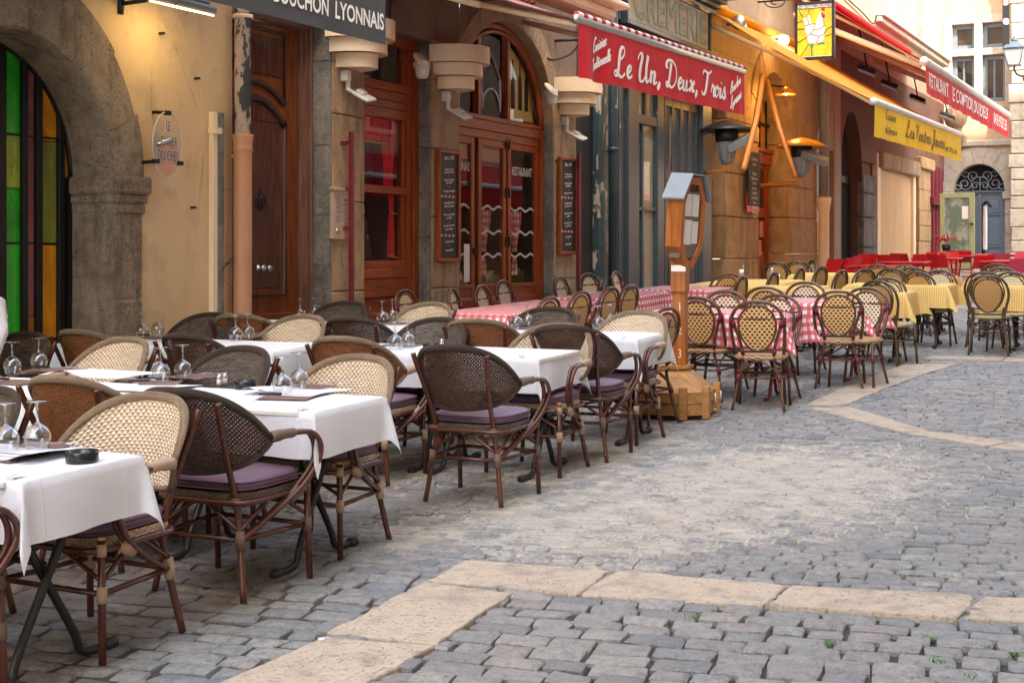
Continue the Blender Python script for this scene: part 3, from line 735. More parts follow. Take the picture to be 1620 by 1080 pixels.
for px in (408, 418):
    m2 = MB(); m2.X = Matrix.Translation((xf+.008, Y(px, xD), Z(px, 425, xD))) @ Matrix.Rotation(radians(90), 4, 'Y')
    m2.lathe([(.038, 0), (.038, .006), (.014, .012), (.012, .035), (.03, .045), (.036, .058), (.028, .072), (0, .078)], n=18); part('knob', m2, K['steel'], door)
mb = MB(); yt = yD1-.02
for (a, b, x) in ((yb, yb+.05, xD+.03), (yb+.05, yb+.10, xD+.055), (yb+.10, yt, xD+.085)): mb.box(xD-.08, x, a, b, .4, 3.9, 0, .006)
mb.box(xD-.08, xD+.08, ya-.1, yt, 3.81, 3.99, 0, .01); mb.box(xD-.08, xD+.08, ya-.11, ya, .4, 3.81, 0, .008)
part('door_frame', mb, K['door_trim'], door)
mb = MB(); mb.box(WX-.35, WX+.02, yD0, yD1, .2, .45, 0, .01); P_('door_step', mb, K['grey_stone'])
# window with red drapes
mb = MB(); yv = Y(655, xW)
mb.box(xW-.06, xW+.06, yv-.10, yv+.03, .3, 4.0, 0, .006); mb.box(xW-.06, xW+.035, yv-.19, yv-.10, .3, 4.0, 0, .006); mb.box(xW-.06, xW+.015, yv-.27, yv-.19, 1.30, 3.9, 0, .006)
mb.box(xW-.06, xW+.05, yW0-.2, yv-.1, 3.86, 4.0, 0, .008)
def zw(py): return Z(600, py, xW)
for (p0, p1, x) in ((128, 142, .045), (142, 157, .03), (157, 170, .02), (170, 186, .035), (293, 306, .03), (412, 424, .03), (424, 440, .05), (440, 458, .025), (458, 470, .045)):
    mb.box(xW-.06, xW+x, yW0-.2, yv-.19-.001*p0/100, zw(p1), zw(p0)-.002, 1, .006)
mb.box(xW-.06, xW+.01, yW0-.2, yv-.19, .3, zw(470), 1, .01)
mb.box(xW-.06, xW+.032, yW0-.2, yv-.25, .9, 1.0, 1, .01)
win = P_('display_window', mb, [K['red_wood'], K['red_wood_h']])
mb = MB(); mb.box(xW-.012, xW-.008, yW0-.2, yv-.26, 1.4, 3.9); part('pane', mb, K['pane'], win)
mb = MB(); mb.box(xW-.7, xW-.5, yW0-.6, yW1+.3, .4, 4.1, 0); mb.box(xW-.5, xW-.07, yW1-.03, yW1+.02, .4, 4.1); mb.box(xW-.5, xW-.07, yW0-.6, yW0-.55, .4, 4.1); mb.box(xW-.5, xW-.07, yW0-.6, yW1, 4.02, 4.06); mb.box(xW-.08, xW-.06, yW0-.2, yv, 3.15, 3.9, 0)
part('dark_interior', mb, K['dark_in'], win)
def drape(mb, y0, y1, z0, z1, x, waist=None, folds=7, mat=0, lean=0.0, tie=.5):
    def fn(u, v):
        wd = 1.0
        if waist: wd = 1 - (1-waist)*exp(-((v-tie)/.22)**2) if v < tie else 1 - (1-waist)*exp(-((v-tie)/.45)**2)
        yc = y0 + (y1-y0)*(.5+lean*(1-v)); return (x + .02*sin(u*folds*2*pi), yc + (u-.5)*(y1-y0)*wd, z0+(z1-z0)*v)
    mb.grid(fn, folds*8, 16, mat, uvf=lambda u, v: (u*(y1-y0), v*(z1-z0)))
ye = yv-.27
def one(name, mat, f, par):
    mb = MB(); f(mb); part(name, mb, mat, par)
mb = MB(); drape(mb, ye-.34, ye-.02, zw(293), zw(186), xW-.06, .55, 5, tie=.15); part('red_drape', mb, K['red_drape'], win); one('red_drape', K['red_drape'], lambda mb: drape(mb, yW0-.2, yW0+.02, zw(293), zw(186), xW-.06, .7, 3), win); one('red_pelmet', K['red_drape'], lambda mb: drape(mb, yW0-.1, ye-.2, zw(222), zw(186), xW-.05, None, 9), win); mb = MB()
drape(mb, ye-.20, ye-.04, zw(408), zw(306), xW-.06, .6, 3, tie=.7); part('red_drape', mb, K['red_drape'], win)
mb = MB()
mb.tube([(xW-.03, yW0, zw(224)+.0), (xW-.03, ye-.28, zw(226))], .022, 6, 0, flat=.6); part('gold_fringe', mb, K['gold'], win); mb = MB(); mb.tube([(xW-.03, ye-.16, zw(335)), (xW-.03, ye-.06, zw(337))], .008, 6, 0); part('gold_tie', mb, K['gold'], win); mb = MB()
mb.tube([(xW-.03, ye-.20, zw(404)), (xW-.03, ye-.03, zw(408))], .012, 6, 0); part('gold_fringe', mb, K['gold'], win)
mb = MB(); yp = Y(597, xW); fx = xW-.2     # painted figure in a dark robe standing in the lower pane
mb.X = Matrix.Translation((fx, yp, zw(408))); mb.lathe([(.17, 0), (.15, .1), (.10, .3), (.09, .38), (.05, .43), (.025, .45)], n=16, sx=.5); mb.X = None
mb.X = Matrix.Translation((fx, yp, zw(408)+.50)); mb.lathe([(0, -.07), (.03, -.055), (.042, 0), (.035, .045), (0, .06)], n=14, mat=1, sx=.8)
mb.lathe([(.046, .0), (.05, .03), (.03, .065), (0, .075)], n=14, mat=0, sx=.8, a0=pi/2, a1=3*pi/2); mb.X = None
for dy, dz in ((-.07, .30), (.01, .22)): mb.X = Matrix.Translation((fx+.07, yp+dy, zw(408)+dz)); mb.lathe([(0, -.03), (.014, 0), (0, .03)], n=8, mat=1); mb.X = None
part('painted_figure', mb, [M('dark_robe', (.035, .022, .02), .9), M('painted_skin', (.50, .28, .2), .7)], win)
mb = MB(); mb.box(fx-.06, fx-.05, yW0-.2, ye, 2.3, zw(200)); part('dark_blue_backdrop', mb, M('dusk_backdrop', (.055, .035, .05), .9, col2=(.10, .08, .09), sc2=4), win)
# restaurant doors under the arch
mb = MB(); xr = xR; yl, yr = yR0-.15, Y(855, xR)
zt0, zt1 = Z(800, 172, xr), Z(800, 190, xr)
P = arch_pts(yR0+.03, yR1-.02, 3.3, 1.13, 30); mb.tube([(xr+.0, y, z) for y, z in P], .055, 8, 0); mb.tube([(xr+.03, y, z) for y, z in arch_pts(yR0+.10, yR1-.09, 3.3, 1.05, 30)], .03, 8, 0)
mb.box(xr-.06, xr+.03, yl, yr, 3.12, 3.30, 1, .006); mb.box(xr-.06, xr+.05, yl, yr, 3.24, 3.285, 1, .006); mb.box(xr-.06, xr+.01, yl, yr, 3.02, 3.12, 1, .006)
mb.box(xr-.06, xr+.05, yr-.07, yr+.03, .4, 3.3, 0, .006)
yc1, yc2 = Y(802, xr), Y(756, xr)
mb.box(xr-.06, xr+.03, yc1-.03, yc1+.04, 3.3, 4.40, 0, .005); mb.box(xr-.06, xr+.03, yc2-.04, yc2+.03, 3.3, 4.28, 0, .005)
def leaf_(a, b, gz0, gz1):
    frame(mb, a, b, .55, 3.02, .085, xr+.0, .05, 0, .005, sill=gz0-.55); mb.box(xr-.05, xr+.012, a+.09, b-.09, .68, gz0-.16, 1, .012)
    mb.box(xr-.05, xr+.016, a+.085, b-.085, gz0-.05, gz0, 1, .006)
zg = Z(800, 448, xr)
leaves = [(yl-.35, Y(751, xr)), (Y(757, xr), Y(801, xr)), (Y(804, xr), yr-.07)]
for a, b in leaves: leaf_(a, b, zg, 2.94)
mb.box(xr-.06, xr+.02, yl, yr, .3, .55, 1, .01)
rd = P_('restaurant_door', mb, [K['red_wood'], K['red_wood_h']])
mb = MB(); mb.box(xr-.03, xr-.026, yl-.3, yr-.1, .9, 2.96)
vs = [(xr-.028, y, z) for y, z in arch_pts(yR0+.06, yR1-.06, 3.29, 1.08, 24)]; mb.add(vs, [tuple(range(len(vs)))]); part('pane', mb, K['pane'], rd)
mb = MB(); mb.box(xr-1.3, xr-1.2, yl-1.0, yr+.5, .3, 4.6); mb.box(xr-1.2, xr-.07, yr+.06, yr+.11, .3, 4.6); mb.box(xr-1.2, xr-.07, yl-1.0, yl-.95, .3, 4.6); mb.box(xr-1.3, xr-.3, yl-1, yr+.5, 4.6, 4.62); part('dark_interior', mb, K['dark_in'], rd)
mb = MB()
for (a, b) in leaves:
    yy0 = max(a+.09, yl); yy1 = b-.09
    for py in (330, 368, 404):
        z = Z(800, py, xr)
        mb.grid(lambda u, v: (xr-.022, yy0+(yy1-yy0)*u, z + (v-.5)*.030 + .020*sin((yy0+(yy1-yy0)*u)*2*pi/.30)), 30, 1)
part('wavy_film', mb, K['frost'], rd)
mb = MB()
for (a, b) in leaves[:2]: mb.box(xr-.05, xr-.04, max(a+.09, yl), b-.09, Z(780, 256, xr), 2.94)
part('amber_panel', mb, M('amber_sign_panel', (.30, .11, .02), .5, var=.3), rd)
for (a, b), k in zip(leaves, (0, 1, 2)):
    mb = MB(); yc = (max(a, yl)+b)/2; drape(mb, yc-.22, yc+.18, Z(790, 398, xr), Z(790, 332, xr), xr-.12, .25, 6, tie=.05)
    drape(mb, yc-.10, yc+.06, Z(790, 436, xr), Z(790, 408, xr), xr-.12, .5, 3, tie=.95)
    part('gingham_curtain', mb, K['red_check_small'], rd)
# amber fanlight with three bottles, house drawing in the middle light
mb = MB(); y3a, y3b = yc1+.05, yr-.08; q = [(y3a, 3.33)] + [(y3b, 3.33)] + [(y, z) for y, z in reversed(arch_pts(yR0+.12, yR1-.12, 3.3, 1.02, 30)) if y3a < y < y3b]
zmax = max(z for y, z in q); q = q + [(y3a, zmax)]; mb.add([(xr-.034, y, z) for y, z in q], [tuple(range(len(q)))])
part('amber_fanlight', mb, M('amber_fanlight', (.52, .32, .12), .45, var=.3, sc=3), rd)
for px in (815, 826, 836):
    mb = MB(); y = Y(px, xr); z0 = Z(px, 172+(px-815)*.2, xr); mb.X = Matrix.Translation((xr-.030, y, z0)); mb.lathe([(.0, 0), (.055, .0), (.055, .30), (.045, .38), (.018, .46), (.016, .62), (.0, .62)], n=10, sx=.06, sy=1); mb.X = None; part('painted_bottle', mb, K['iron'], rd)
mb = MB(); yh, zh = Y(779, xr), 3.36; X_ = xr-.02
for dx in (0,):
    for pts in ([(-.24, .42), (0, .72), (.24, .42)], [(-.24, .05), (-.24, .42)], [(.24, .05), (.24, .42)]):
        mb.tube([(X_, yh+a, zh+b) for a, b in pts], .018, 4, 0, flat=.1)
    mb.tube([(X_, yh-.24*cos(t), zh+.02+.27*sin(t)) for t in [pi*i/12 for i in range(13)]], .015, 4, 0)
part('house_drawing', mb, K['frost'], rd)
mb = MB(); mb.box(xr-.5, xr-.3, Y(762, xr), Y(840, xr), .55, 1.36); mb.X = Matrix.Translation((xr-.33, Y(783, xr), 1.36)); mb.lathe([(.10, 0), (.13, .06), (.14, .16), (.12, .2), (0, .2)], n=16); mb.X = None
part('basket_on_shelf', mb, K['w_beige'], rd)
mb = MB(); mb.box(xr-.03, xr+.03, leaves[0][1]-.05, leaves[0][1]-.02, Z(752, 402, xr), Z(752, 392, xr), 0, .004); mb.box(xr+.02, xr+.05, leaves[0][1]-.05, leaves[0][1]+.06, Z(752, 396, xr), Z(752, 394, xr), 0, .003); part('door_handle', mb, K['iron'], rd)
for yy in (leaves[1][1]-.02, leaves[2][0]+.01):
    for py in (228, 305, 382): mb = MB(); mb.box(xr-.0, xr+.02, yy-.01, yy+.012, Z(800, py+8, xr), Z(800, py-8, xr), 0, .003); part('hinge', mb, K['iron'], rd)
mb = MB(); mb.box(xr-.019, xr-.016, Y(736, xr), Y(745, xr), Z(740, 446, xr), Z(740, 386, xr)); part('notice', mb, K['white_letter'], rd)
def bld(name, label, loc):
    b = empty(name, label, 'building', None, loc); inv = Matrix.Translation(-Vector(loc))
    def P(name, mb, mats, par=None, label=None):
        o = part(name, mb, mats, par or b, label)
        if not par: o.matrix_parent_inverse = inv
        return o
    return P
# --- building B: dark teal dairy shopfront ---------------------------------------
PB = bld('shopfront_building', 'narrow building with the dark teal peeling wooden shopfront and painted dairy name board', (WX, 20, 0))
yB0, yB1 = yA, Y(1120)
mb = MB(); mb.box(WX-.5, WX-.06, yB0, yB1, 0, 5.2); mb.box(WX-.5, WX-.03, yB0, yB1, 5.2, ZT, 1); PB('wall', mb, [K['black_wall'], K['plaster_cream']])
mb = MB(); mb.box(WX-.06, WX+.06, Y(943), Y(957), .3, 5.3, 0, .01); PB('pilaster', mb, K['teal_old'])
mb = MB(); mb.box(WX-.06, WX+.02, Y(957), Y(985), .3, 4.2, 0, .006); mb.box(WX-.06, WX+.035, Y(976), Y(985), .3, 4.2, 0, .006); PB('side_panel', mb, K['teal'])
mb = MB(); mb.box(WX-.06, WX+.09, Y(986), Y(1000), .3, 4.3, 0, .012); mb.box(WX-.06, WX+.12, Y(985), Y(1001), .3, .75, 0, .012); PB('pilaster', mb, K['grey_paint'])
mb = MB(); y0, y1 = Y(1001), Y(1046)
zr = Z(1020, 198)
mb.box(WX-.06, WX+.05, y0, Y(1006), .3, 4.2, 0, .006); mb.box(WX-.06, WX+.05, Y(1036), y1, .3, 4.2, 0, .006); mb.box(WX-.05, WX+.03, Y(1006), Y(1036), .3, .72, 0, .01)
mb.box(WX-.05, WX+.04, Y(1006), Y(1036), zr, Z(1020, 183), 0, .006); mb.box(WX-.05, WX+.02, Y(1006), Y(1036), Z(1020, 333), Z(1020, 328), 0, .004)
mb.box(WX-.05, WX+.02, Y(1014.5), Y(1017), .7, zr, 0, .004); mb.box(WX-.05, WX+.02, Y(1019), Y(1022), Z(1020, 183), 4.1, 0, .004); mb.box(WX-.05, WX+.06, Y(1006), Y(1036), .66, .72, 0, .01)
sw = PB('shop_window', mb, K['teal'])
mb = MB(); mb.box(WX-.055, WX-.03, Y(1006), Y(1036), .7, 4.1); part('grey_blind', mb, K['blind'], sw)
mb = MB(); mb.box(WX-.02, WX-.017, Y(1006), Y(1036), .7, 4.1); part('pane', mb, K['pane'], sw)
mb = MB(); a, b = Y(1050), Y(1102); mb.box(WX-.06, WX-.01, a, b, .3, 4.2)
n4 = 4
for k in range(n4):
    u0, u1 = a+(b-a)*k/n4, a+(b-a)*(k+1)/n4; mb.box(WX-.02, WX+.02, u0, u0+.05, .5, 4.1, 0, .005); mb.box(WX-.02, WX+.02, u1-.05, u1-.003, .5, 4.1, 0, .005)
    for z0, z1 in ((.4, .62), (1.75, 1.9), (Z(1075, 280)-.07, Z(1075, 280)+.07), (3.95, 4.2)): mb.box(WX-.02, WX+.018, u0+.003, u1-.006, z0, z1, 0, .005)
    mb.box(WX-.03, WX+.006, u0+.09, u1-.09, .7, 1.66, 0, .02)
sd_ = PB('shop_door', mb, K['grey_paint'])
mb = MB(); yy = Y(1052); mb.tube([(WX+.05, yy, 1.0), (WX+.06, yy+.02, 2.4), (WX+.05, yy+.12, Z(1058, 184))], .014, 6); part('bolt_rod', mb, M('rusty_rod', (.13, .06, .035), .7), sd_)
mb = MB(); mb.box(WX-.06, WX+.09, Y(1104), Y(1118), .3, 4.2, 0, .012); mb.box(WX-.06, WX+.12, Y(1103), Y(1119), .35, .8, 0, .012); PB('pilaster', mb, K['grey_paint'])
# ledge, name board and cornice
mb = MB(); a, b = yB0-.0, Y(1122)
zc0 = 4.15
mb.box(WX-.1, WX+.16, Y(985)-.15, b, zc0, zc0+.16, 0, .01); mb.box(WX-.1, WX+.24, Y(985)-.2, b+.1, zc0+.16, zc0+.24, 0, .012); mb.box(WX-.1, WX+.12, Y(985)-.1, b, zc0+.24, zc0+.36, 0, .01)
PB('ledge', mb, K['teal'])
zs0, zs1 = Z(1118, 82), Z(1118, 34)+.10
mb = MB(); mb.box(WX-.06, WX+.07, Y(985), Y(1114), zs0, zs1, 0, .005); board = PB('name_board', mb, plaster('name_board_cream', (.58, .53, .41), (.50, .46, .36), (.32, .26, .18), b=.002))
mb = MB(); frame(mb, Y(985)-.07, Y(1114)+.08, zs0-.08, zs1+.08, .075, WX+.11, .12, 0, .01); part('board_frame', mb, K['teal'], board)
mb = MB(); z0 = zs1+.02
for k, (dz, dx) in enumerate(((.0, .14), (.08, .22), (.15, .34), (.22, .48), (.28, .60))): mb.box(WX-.1, WX+dx, Y(985)-.2, Y(1118)+.05+dx*.25, z0+dz, z0+dz+.075, 0, .015)
PB('cornice', mb, K['grey_paint'])
mb = MB(); mb.box(WX-.1, WX+.66, Y(985)-.25, Y(1118)+.25, z0+.36, z0+.40, 0, .008); PB('cornice_capping', mb, K['zinc'])
# --- building C: gold stone, restaurant with yellow awning --------------------------
PC = bld('gold_stone_building', 'golden stone building with arched doorway under the long yellow awning', (WX, 27, 0))
yC0, yC1 = yB1, Y(1303)
ya0, ya1 = Y(1197), Y(1250); yb0, yb1 = Y(1122), Y(1146)
ZC = 5.15
mb = MB(); mb.box(WX-.5, WX, yC0, ya0, ZC, ZT); arch_fill(mb, ya0, ya1, 4.0, 1.15, ZT, WX, .45); mb.box(WX-.5, WX, ya1, yC1, ZC, ZT); mb.box(WX-.5, WX-.01, yb0, yb1, 4.3, ZC+.01); mb.box(WX-.5, WX-.008, yb1, ya0, 4.3, ZC+.01); mb.box(WX-.5, WX-.008, ya1, yC1, 4.3, ZC+.01)
PC('upper_wall', mb, [K['plaster_cream']])
mb = MB(); mb.box(WX-.02, WX+.004, yb0, yC1, 4.3, 5.3); PC('render_band', mb, K['plaster_orange']) if False else None
rr = random.Random(21)
mb = MB(); blocks(mb, yb1, ya0, .3, 4.0, WX-.55, WX+.05, .74, .005, 0, rr, .0, .012, .018); mb.box(WX-.5, WX+.12, yb1-.03, ya0+.05, .3, 1.15, 0, .06)
blocks(mb, ya1, Y(1291), .3, 4.4, WX-.55, WX+.03, .74, .005, 0, rr, 0, .012, .018); ring(mb, (ya0+ya1)/2, 4.0, (ya1-ya0)/2-.004, 1.147, (ya1-ya0)/2+.5, 1.7, WX-.5, WX+.035, 9, 0, pi, rnd=rr, g=.006, jx=.012)
mb.box(WX-.5, WX+.025, yb1+.05, ya0-.42, 4.0, 5.0, 0, .03)
PC('stone_pier', mb, K['gold_stone'])
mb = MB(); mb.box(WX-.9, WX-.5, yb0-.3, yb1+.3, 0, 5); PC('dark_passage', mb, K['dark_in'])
mb = MB(); mb.box(WX-.3, WX-.22, yb0+.25, yb0+.5, .5, 4.2, 0, .01); mb.box(WX-.3, WX-.22, yb1-.2, yb1, .5, 4.2, 0, .01); PC('passage_door', mb, K['red_wood'])
xC = WX-.42
mb = MB(); yl, yr = Y(1198, xC)-.6, Y(1238, xC)
mb.box(xC-.06, xC+.05, ya0-.1, ya1+.1, Z(1215, 262, xC), Z(1215, 242, xC), 1, .01); mb.box(xC-.06, xC+.10, ya0-.1, ya1+.1, Z(1215, 244, xC), Z(1215, 238, xC), 1, .01)
zt = Z(1215, 262, xC); ym = Y(1213, xC)
frame(mb, ym+.04, yr, .6, zt, .10, xC, .05, 0, .006, 1.0); frame(mb, yl, ym-.04, .6, zt, .10, xC, .05, 0, .006, 1.0); mb.box(xC-.06, xC+.03, ym-.04, ym+.04, .6, zt, 0, .006)
mb.box(xC-.04, xC+.005, yl, yr, Z(1215, 345, xC), Z(1215, 330, xC), 1, .005); mb.box(xC-.06, xC+.06, yr, ya1+.2, .6, zt, 0, .01)
cd = PC('restaurant_door', mb, [K['red_wood'], K['red_wood_h']])
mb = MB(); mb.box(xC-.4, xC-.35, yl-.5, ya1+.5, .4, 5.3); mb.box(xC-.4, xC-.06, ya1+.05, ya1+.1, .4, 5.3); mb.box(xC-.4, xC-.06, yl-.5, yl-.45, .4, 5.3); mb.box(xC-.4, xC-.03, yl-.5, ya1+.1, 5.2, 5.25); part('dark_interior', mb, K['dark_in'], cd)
mb = MB(); mb.box(xC-.025, xC-.022, yl, yr, .9, zt); part('pane', mb, K['pane'], cd)
mb = MB(); q = [(xC-.03, y, z) for y, z in arch_pts(ya0+.05, ya1-.05, zt, 5.10-zt, 20)]; mb.add(q, [tuple(range(len(q)))]); part('amber_fanlight', mb, K['amber_glass'], cd)
mb = MB()
for k in range(5): y = ya0+(ya1-ya0)*(k+.5)/5; mb.box(xC-.02, xC+.01, y-.02, y+.02, zt, 5.0)
mb.box(xC-.02, xC+.008, ya0, ya1, 4.2, 4.25); part('fanlight_bars', mb, K['iron'], cd)
mb = MB()      # cockerel cut-out on the glass
yk, zk = Y(1226, xC), Z(1226, 320, xC); cock = [(-.10, .0), (.02, -.02), (.03, -.22), (.05, -.22), (.05, -.02), (.12, .06), (.14, .20), (.10, .38), (.13, .46), (.08, .56), (.03, .52), (.04, .40), (.0, .24), (-.08, .22), (-.16, .34), (-.20, .22), (-.15, .08)]
mb.prism([(a*1.3, b*1.1) for a, b in cock], lambda u, v, w_: (xC-.02+w_, yk+u, zk+v), .004); part('cockerel_cutout', mb, M('gold_cutout', (.75, .42, .10), .5), cd)
mb = MB(); mb.box(xC-.02, xC-.016, Y(1203, xC), Y(1209, xC), Z(1206, 375, xC), Z(1206, 350, xC)); mb.box(xC-.02, xC-.016, Y(1201, xC), Y(1206, xC), Z(1206, 405, xC), Z(1206, 380, xC)); part('door_stickers', mb, M('red_white_sticker', (.7, .25, .18), .5), cd)
# --- building D --------------------------------------------------------------------
PD = bld('wine_red_building', 'far cream and wine-red building with a dark arched doorway and a tan boarded window', (WX, 38, 0))
yD_0, yD_1 = yC1, 45.6
a0, a1 = Y(1330), Y(1364)
mb = MB(); mb.box(WX-.5, WX, yD_0, Y(1312), 0, 6.3); mb.box(WX-.35, WX-.12, Y(1312), Y(1320), 0, 4.0); mb.box(WX-.5, WX-.01, Y(1312), Y(1320), 3.95, 6.3); mb.box(WX-.5, WX, Y(1320), a0, 0, 6.3); PD('cream_pillar', mb, K['plaster_cream'])
mb = MB(); mb.box(WX-.3, WX+.10, Y(1311), Y(1322), 1.28, 1.42, 0, .02); PD('sill', mb, K['pale_stone'])
mb = MB(); arch_fill(mb, a0, a1, 3.4, 1.6, 6.3, WX, .4); mb.box(WX-.5, WX, a1, 45.6, 3.9, 6.3); mb.box(WX-.5, WX-.12, a1, 45.6, 0, 3.9); PD('wine_wall', mb, K['plaster_wine'])
mb = MB(); mb.box(WX-.5, WX-.02, yD_0, 45.6, 6.3, 12.5); PD('upper_wall', mb, K['plaster_cream'])
rr = random.Random(5); mb = MB(); blocks(mb, a1+.02, Y(1384), .5, 3.6, WX-.4, WX+.04, .6, .01, 0, rr, 0, .01, .03); PD('dark_pier', mb, K['grey_stone'])
mb = MB(); blocks(mb, Y(1449), Y(1467), .5, Z(1455, 268), WX-.4, WX+.10, .5, .005, 0, rr, 0, .01, .015); mb.box(WX-.4, WX+.2, Y(1447), Y(1469), Z(1455, 268), Z(1455, 250), 0, .03); PD('stone_pier', mb, K['gold_stone'])
xd = WX-.3; mb = MB(); frame(mb, Y(1330, xd), Y(1364, xd), .7, 5.1, .1, xd, .06, 0, .01); mb.box(xd-.05, xd+.02, Y(1344, xd), Y(1350, xd), .7, 3.4); mb.box(xd-.05, xd+.02, a0, a1, 3.35, 3.5); dd = PD('dark_door', mb, K['dark_metal'])
mb = MB(); mb.box(xd-.04, xd-.03, a0-.3, a1+.3, .7, 5.1); part('pane', mb, M('dark_pane', (.03, .04, .04), .12), dd)
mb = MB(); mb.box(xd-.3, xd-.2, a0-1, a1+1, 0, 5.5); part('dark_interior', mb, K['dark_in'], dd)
mb = MB(); mb.box(WX-.11, WX-.06, Y(1391), Y(1444), .6, Z(1415, 262), 0, .01); PD('tan_board', mb, K['ply'])
mb = MB(); mb.box(WX-.1, WX+.04, Y(1386), Y(1391), .6, Z(1415, 250), 0, .01); mb.box(WX-.1, WX+.03, Y(1444), Y(1447.5), .6, Z(1415, 262), 0, .01); PD('board_frame', mb, K['cream_metal'])
mb = MB(); mb.box(WX-.1, WX+.16, Y(1388), Y(1449), Z(1415, 272), Z(1415, 248), 0, .03); PD('stone_lintel', mb, K['pier_stone'])
mb = MB()
for px in (1468, 1474, 1480, 1486): mb.box(WX-.1, WX+.05, Y(px), Y(px+3.5), .5, 4.3, 0, .02)
mb.box(WX-.1, WX+.02, Y(1468), 45.6, .5, 1.3, 0, .02); mb.box(WX-.1, WX+.22, Y(1466), 45.6, 3.1, 3.35, 0, .02); PD('wine_shopfront', mb, K['wine_metal'])
mb = MB()      # string course and window surrounds above
zb = 7.3
mb.box(WX-.1, WX+.16, Y(1385), 45.6, 7.45, 7.6, 0, .03); mb.box(WX-.1, WX+.24, Y(1385), 45.6, 7.6, 7.68, 0, .02); mb.box(WX-.1, WX+.12, Y(1355), Y(1385), 8.4, 8.6, 0, .03)
mb.box(WX-.1, WX+.05, Y(1440), Y(1447), 7.68, 12, 0, .02); mb.box(WX-.1, WX+.05, Y(1462), Y(1469), 7.68, 12, 0, .02)
PD('string_course', mb, K['pale_stone'])
mb = MB(); mb.box(WX-.04, WX+.0, Y(1447), Y(1462), 7.7, 11.5); PD('upper_window', mb, M('dull_window', (.20, .19, .17), .2))
mb = MB(); mb.lathe([(.0, 0), (.3, 0), (.38, .1), (.42, .25), (.30, .3), (.22, .42), (.24, .5)], (WX+.45, 45.0, 5.0), 4, 0, pi/4, 2*pi+pi/4, smooth=False)
mb.lathe([(.0, .45), (.16, .48), (.31, .65), (.36, .85), (.31, 1.05), (.16, 1.2), (0, 1.24)], (WX+.45, 45.0, 5.0), 20); tag(mb.build('stone_ball_finial', K['pier_stone']), 'weathered stone ball on a square pedestal at the far corner behind the red awning', 'stone ball')
# --- building E: at the end of the street, facing us ---------------------------------
EY = 46.0
def ex(px, y=EY): a = (px-810)/FPX; return y*(C_*a-S_)/(C_+a*S_)
def ez(px, py, y=EY): x = ex(px, y); zc_ = -S_*x + C_*y; return CAMH + (405-py)*zc_/FPX
PE = bld('peach_building', 'sunlit peach building closing the street with mullioned windows and an arched blue-grey door', (-6, EY, 0))
X0, X1 = -14, ex(1590)+.15; xa0, xa1 = ex(1508), ex(1590); xac = (xa0+xa1)/2; zsp = ez(1550, 303); rise = ez(1550, 259)-zsp
wx0, wxm0, wxm1, wx1 = ex(1506), ex(1541), ex(1554), ex(1590); wz0, wzm0, wzm1, wz1 = ez(1550, 162), ez(1550, 88), ez(1550, 77), ez(1550, 37)
def hole_wall(mb, x0, x1, z0, z1, holes, y, mat=0):      # plane facing -y with rectangular holes
    xs = sorted({x0, x1, *[h[0] for h in holes], *[h[1] for h in holes]}); zs = sorted({z0, z1, *[h[2] for h in holes], *[h[3] for h in holes]})
    for i in range(len(xs)-1):
        for j in range(len(zs)-1):
            cx, cz = (xs[i]+xs[i+1])/2, (zs[j]+zs[j+1])/2
            if any(h[0] < cx < h[1] and h[2] < cz < h[3] for h in holes): continue
            mb.add([(xs[i], y, zs[j]), (xs[i+1], y, zs[j]), (xs[i+1], y, zs[j+1]), (xs[i], y, zs[j+1])], [(0, 1, 2, 3)], mat)
    for h in holes:
        for q in (((h[0], h[2]), (h[0], h[3])), ((h[1], h[3]), (h[1], h[2])), ((h[1], h[2]), (h[0], h[2])), ((h[0], h[3]), (h[1], h[3]))):
            (a, b), (c, d) = q; mb.add([(a, y, b), (c, y, d), (c, y+.3, d), (a, y+.3, b)], [(0, 1, 2, 3)], mat)
hs = [(wx0, wxm0, wz0, wzm0), (wxm1, wx1, wz0, wzm0), (wx0, wxm0, wzm1, wz1), (wxm1, wx1, wzm1, wz1)]
ztopdoor = ez(1550, 235)
mb = MB(); hole_wall(mb, X0, 2, ztopdoor, 16, hs, EY); hole_wall(mb, X0, xa0, 0, ztopdoor, [], EY); hole_wall(mb, xa1, 2, 0, ztopdoor, [], EY)
P = [(xac-(xa1-xa0)/2*cos(pi*i/20), zsp+rise*sin(pi*i/20)) for i in range(21)]
mb.add([(x, EY, z) for x, z in P]+[(x, EY, ztopdoor) for x, z in P], [(i, i+1, 22+i, 21+i) for i in range(20)])
mb.box(X0, 2, EY+.31, EY+.8, 0, 16)
PE('wall', mb, [plaster('peach_plaster', (.56, .38, .25), (.52, .34, .22), (.40, .29, .22))])
mb = MB(); e = .03; bb = .25
for (x0, x1, z0, z1) in ((wx0-bb, wx0, wz0-.1, wz1+bb), (wx1, wx1+bb, wz0-.1, wz1+bb), (wxm0, wxm1, wz0, wz1), (wx0, wxm0, wz1, wz1+bb), (wxm1, wx1, wz1, wz1+bb), (wx0, wxm0, wzm0, wzm1), (wxm1, wx1, wzm0, wzm1), (wx0-bb, wx1+bb, wz0-.28, wz0-.1)):
    mb.box(x0+.002, x1-.002, EY-e, EY+.2, z0+.002, z1-.002, 0, .015)
mb.box(X0, 2, EY-.12, EY+.05, ez(1550, 232), ez(1550, 222), 0, .03); PE('stone_surround', mb, K['pale_stone'])
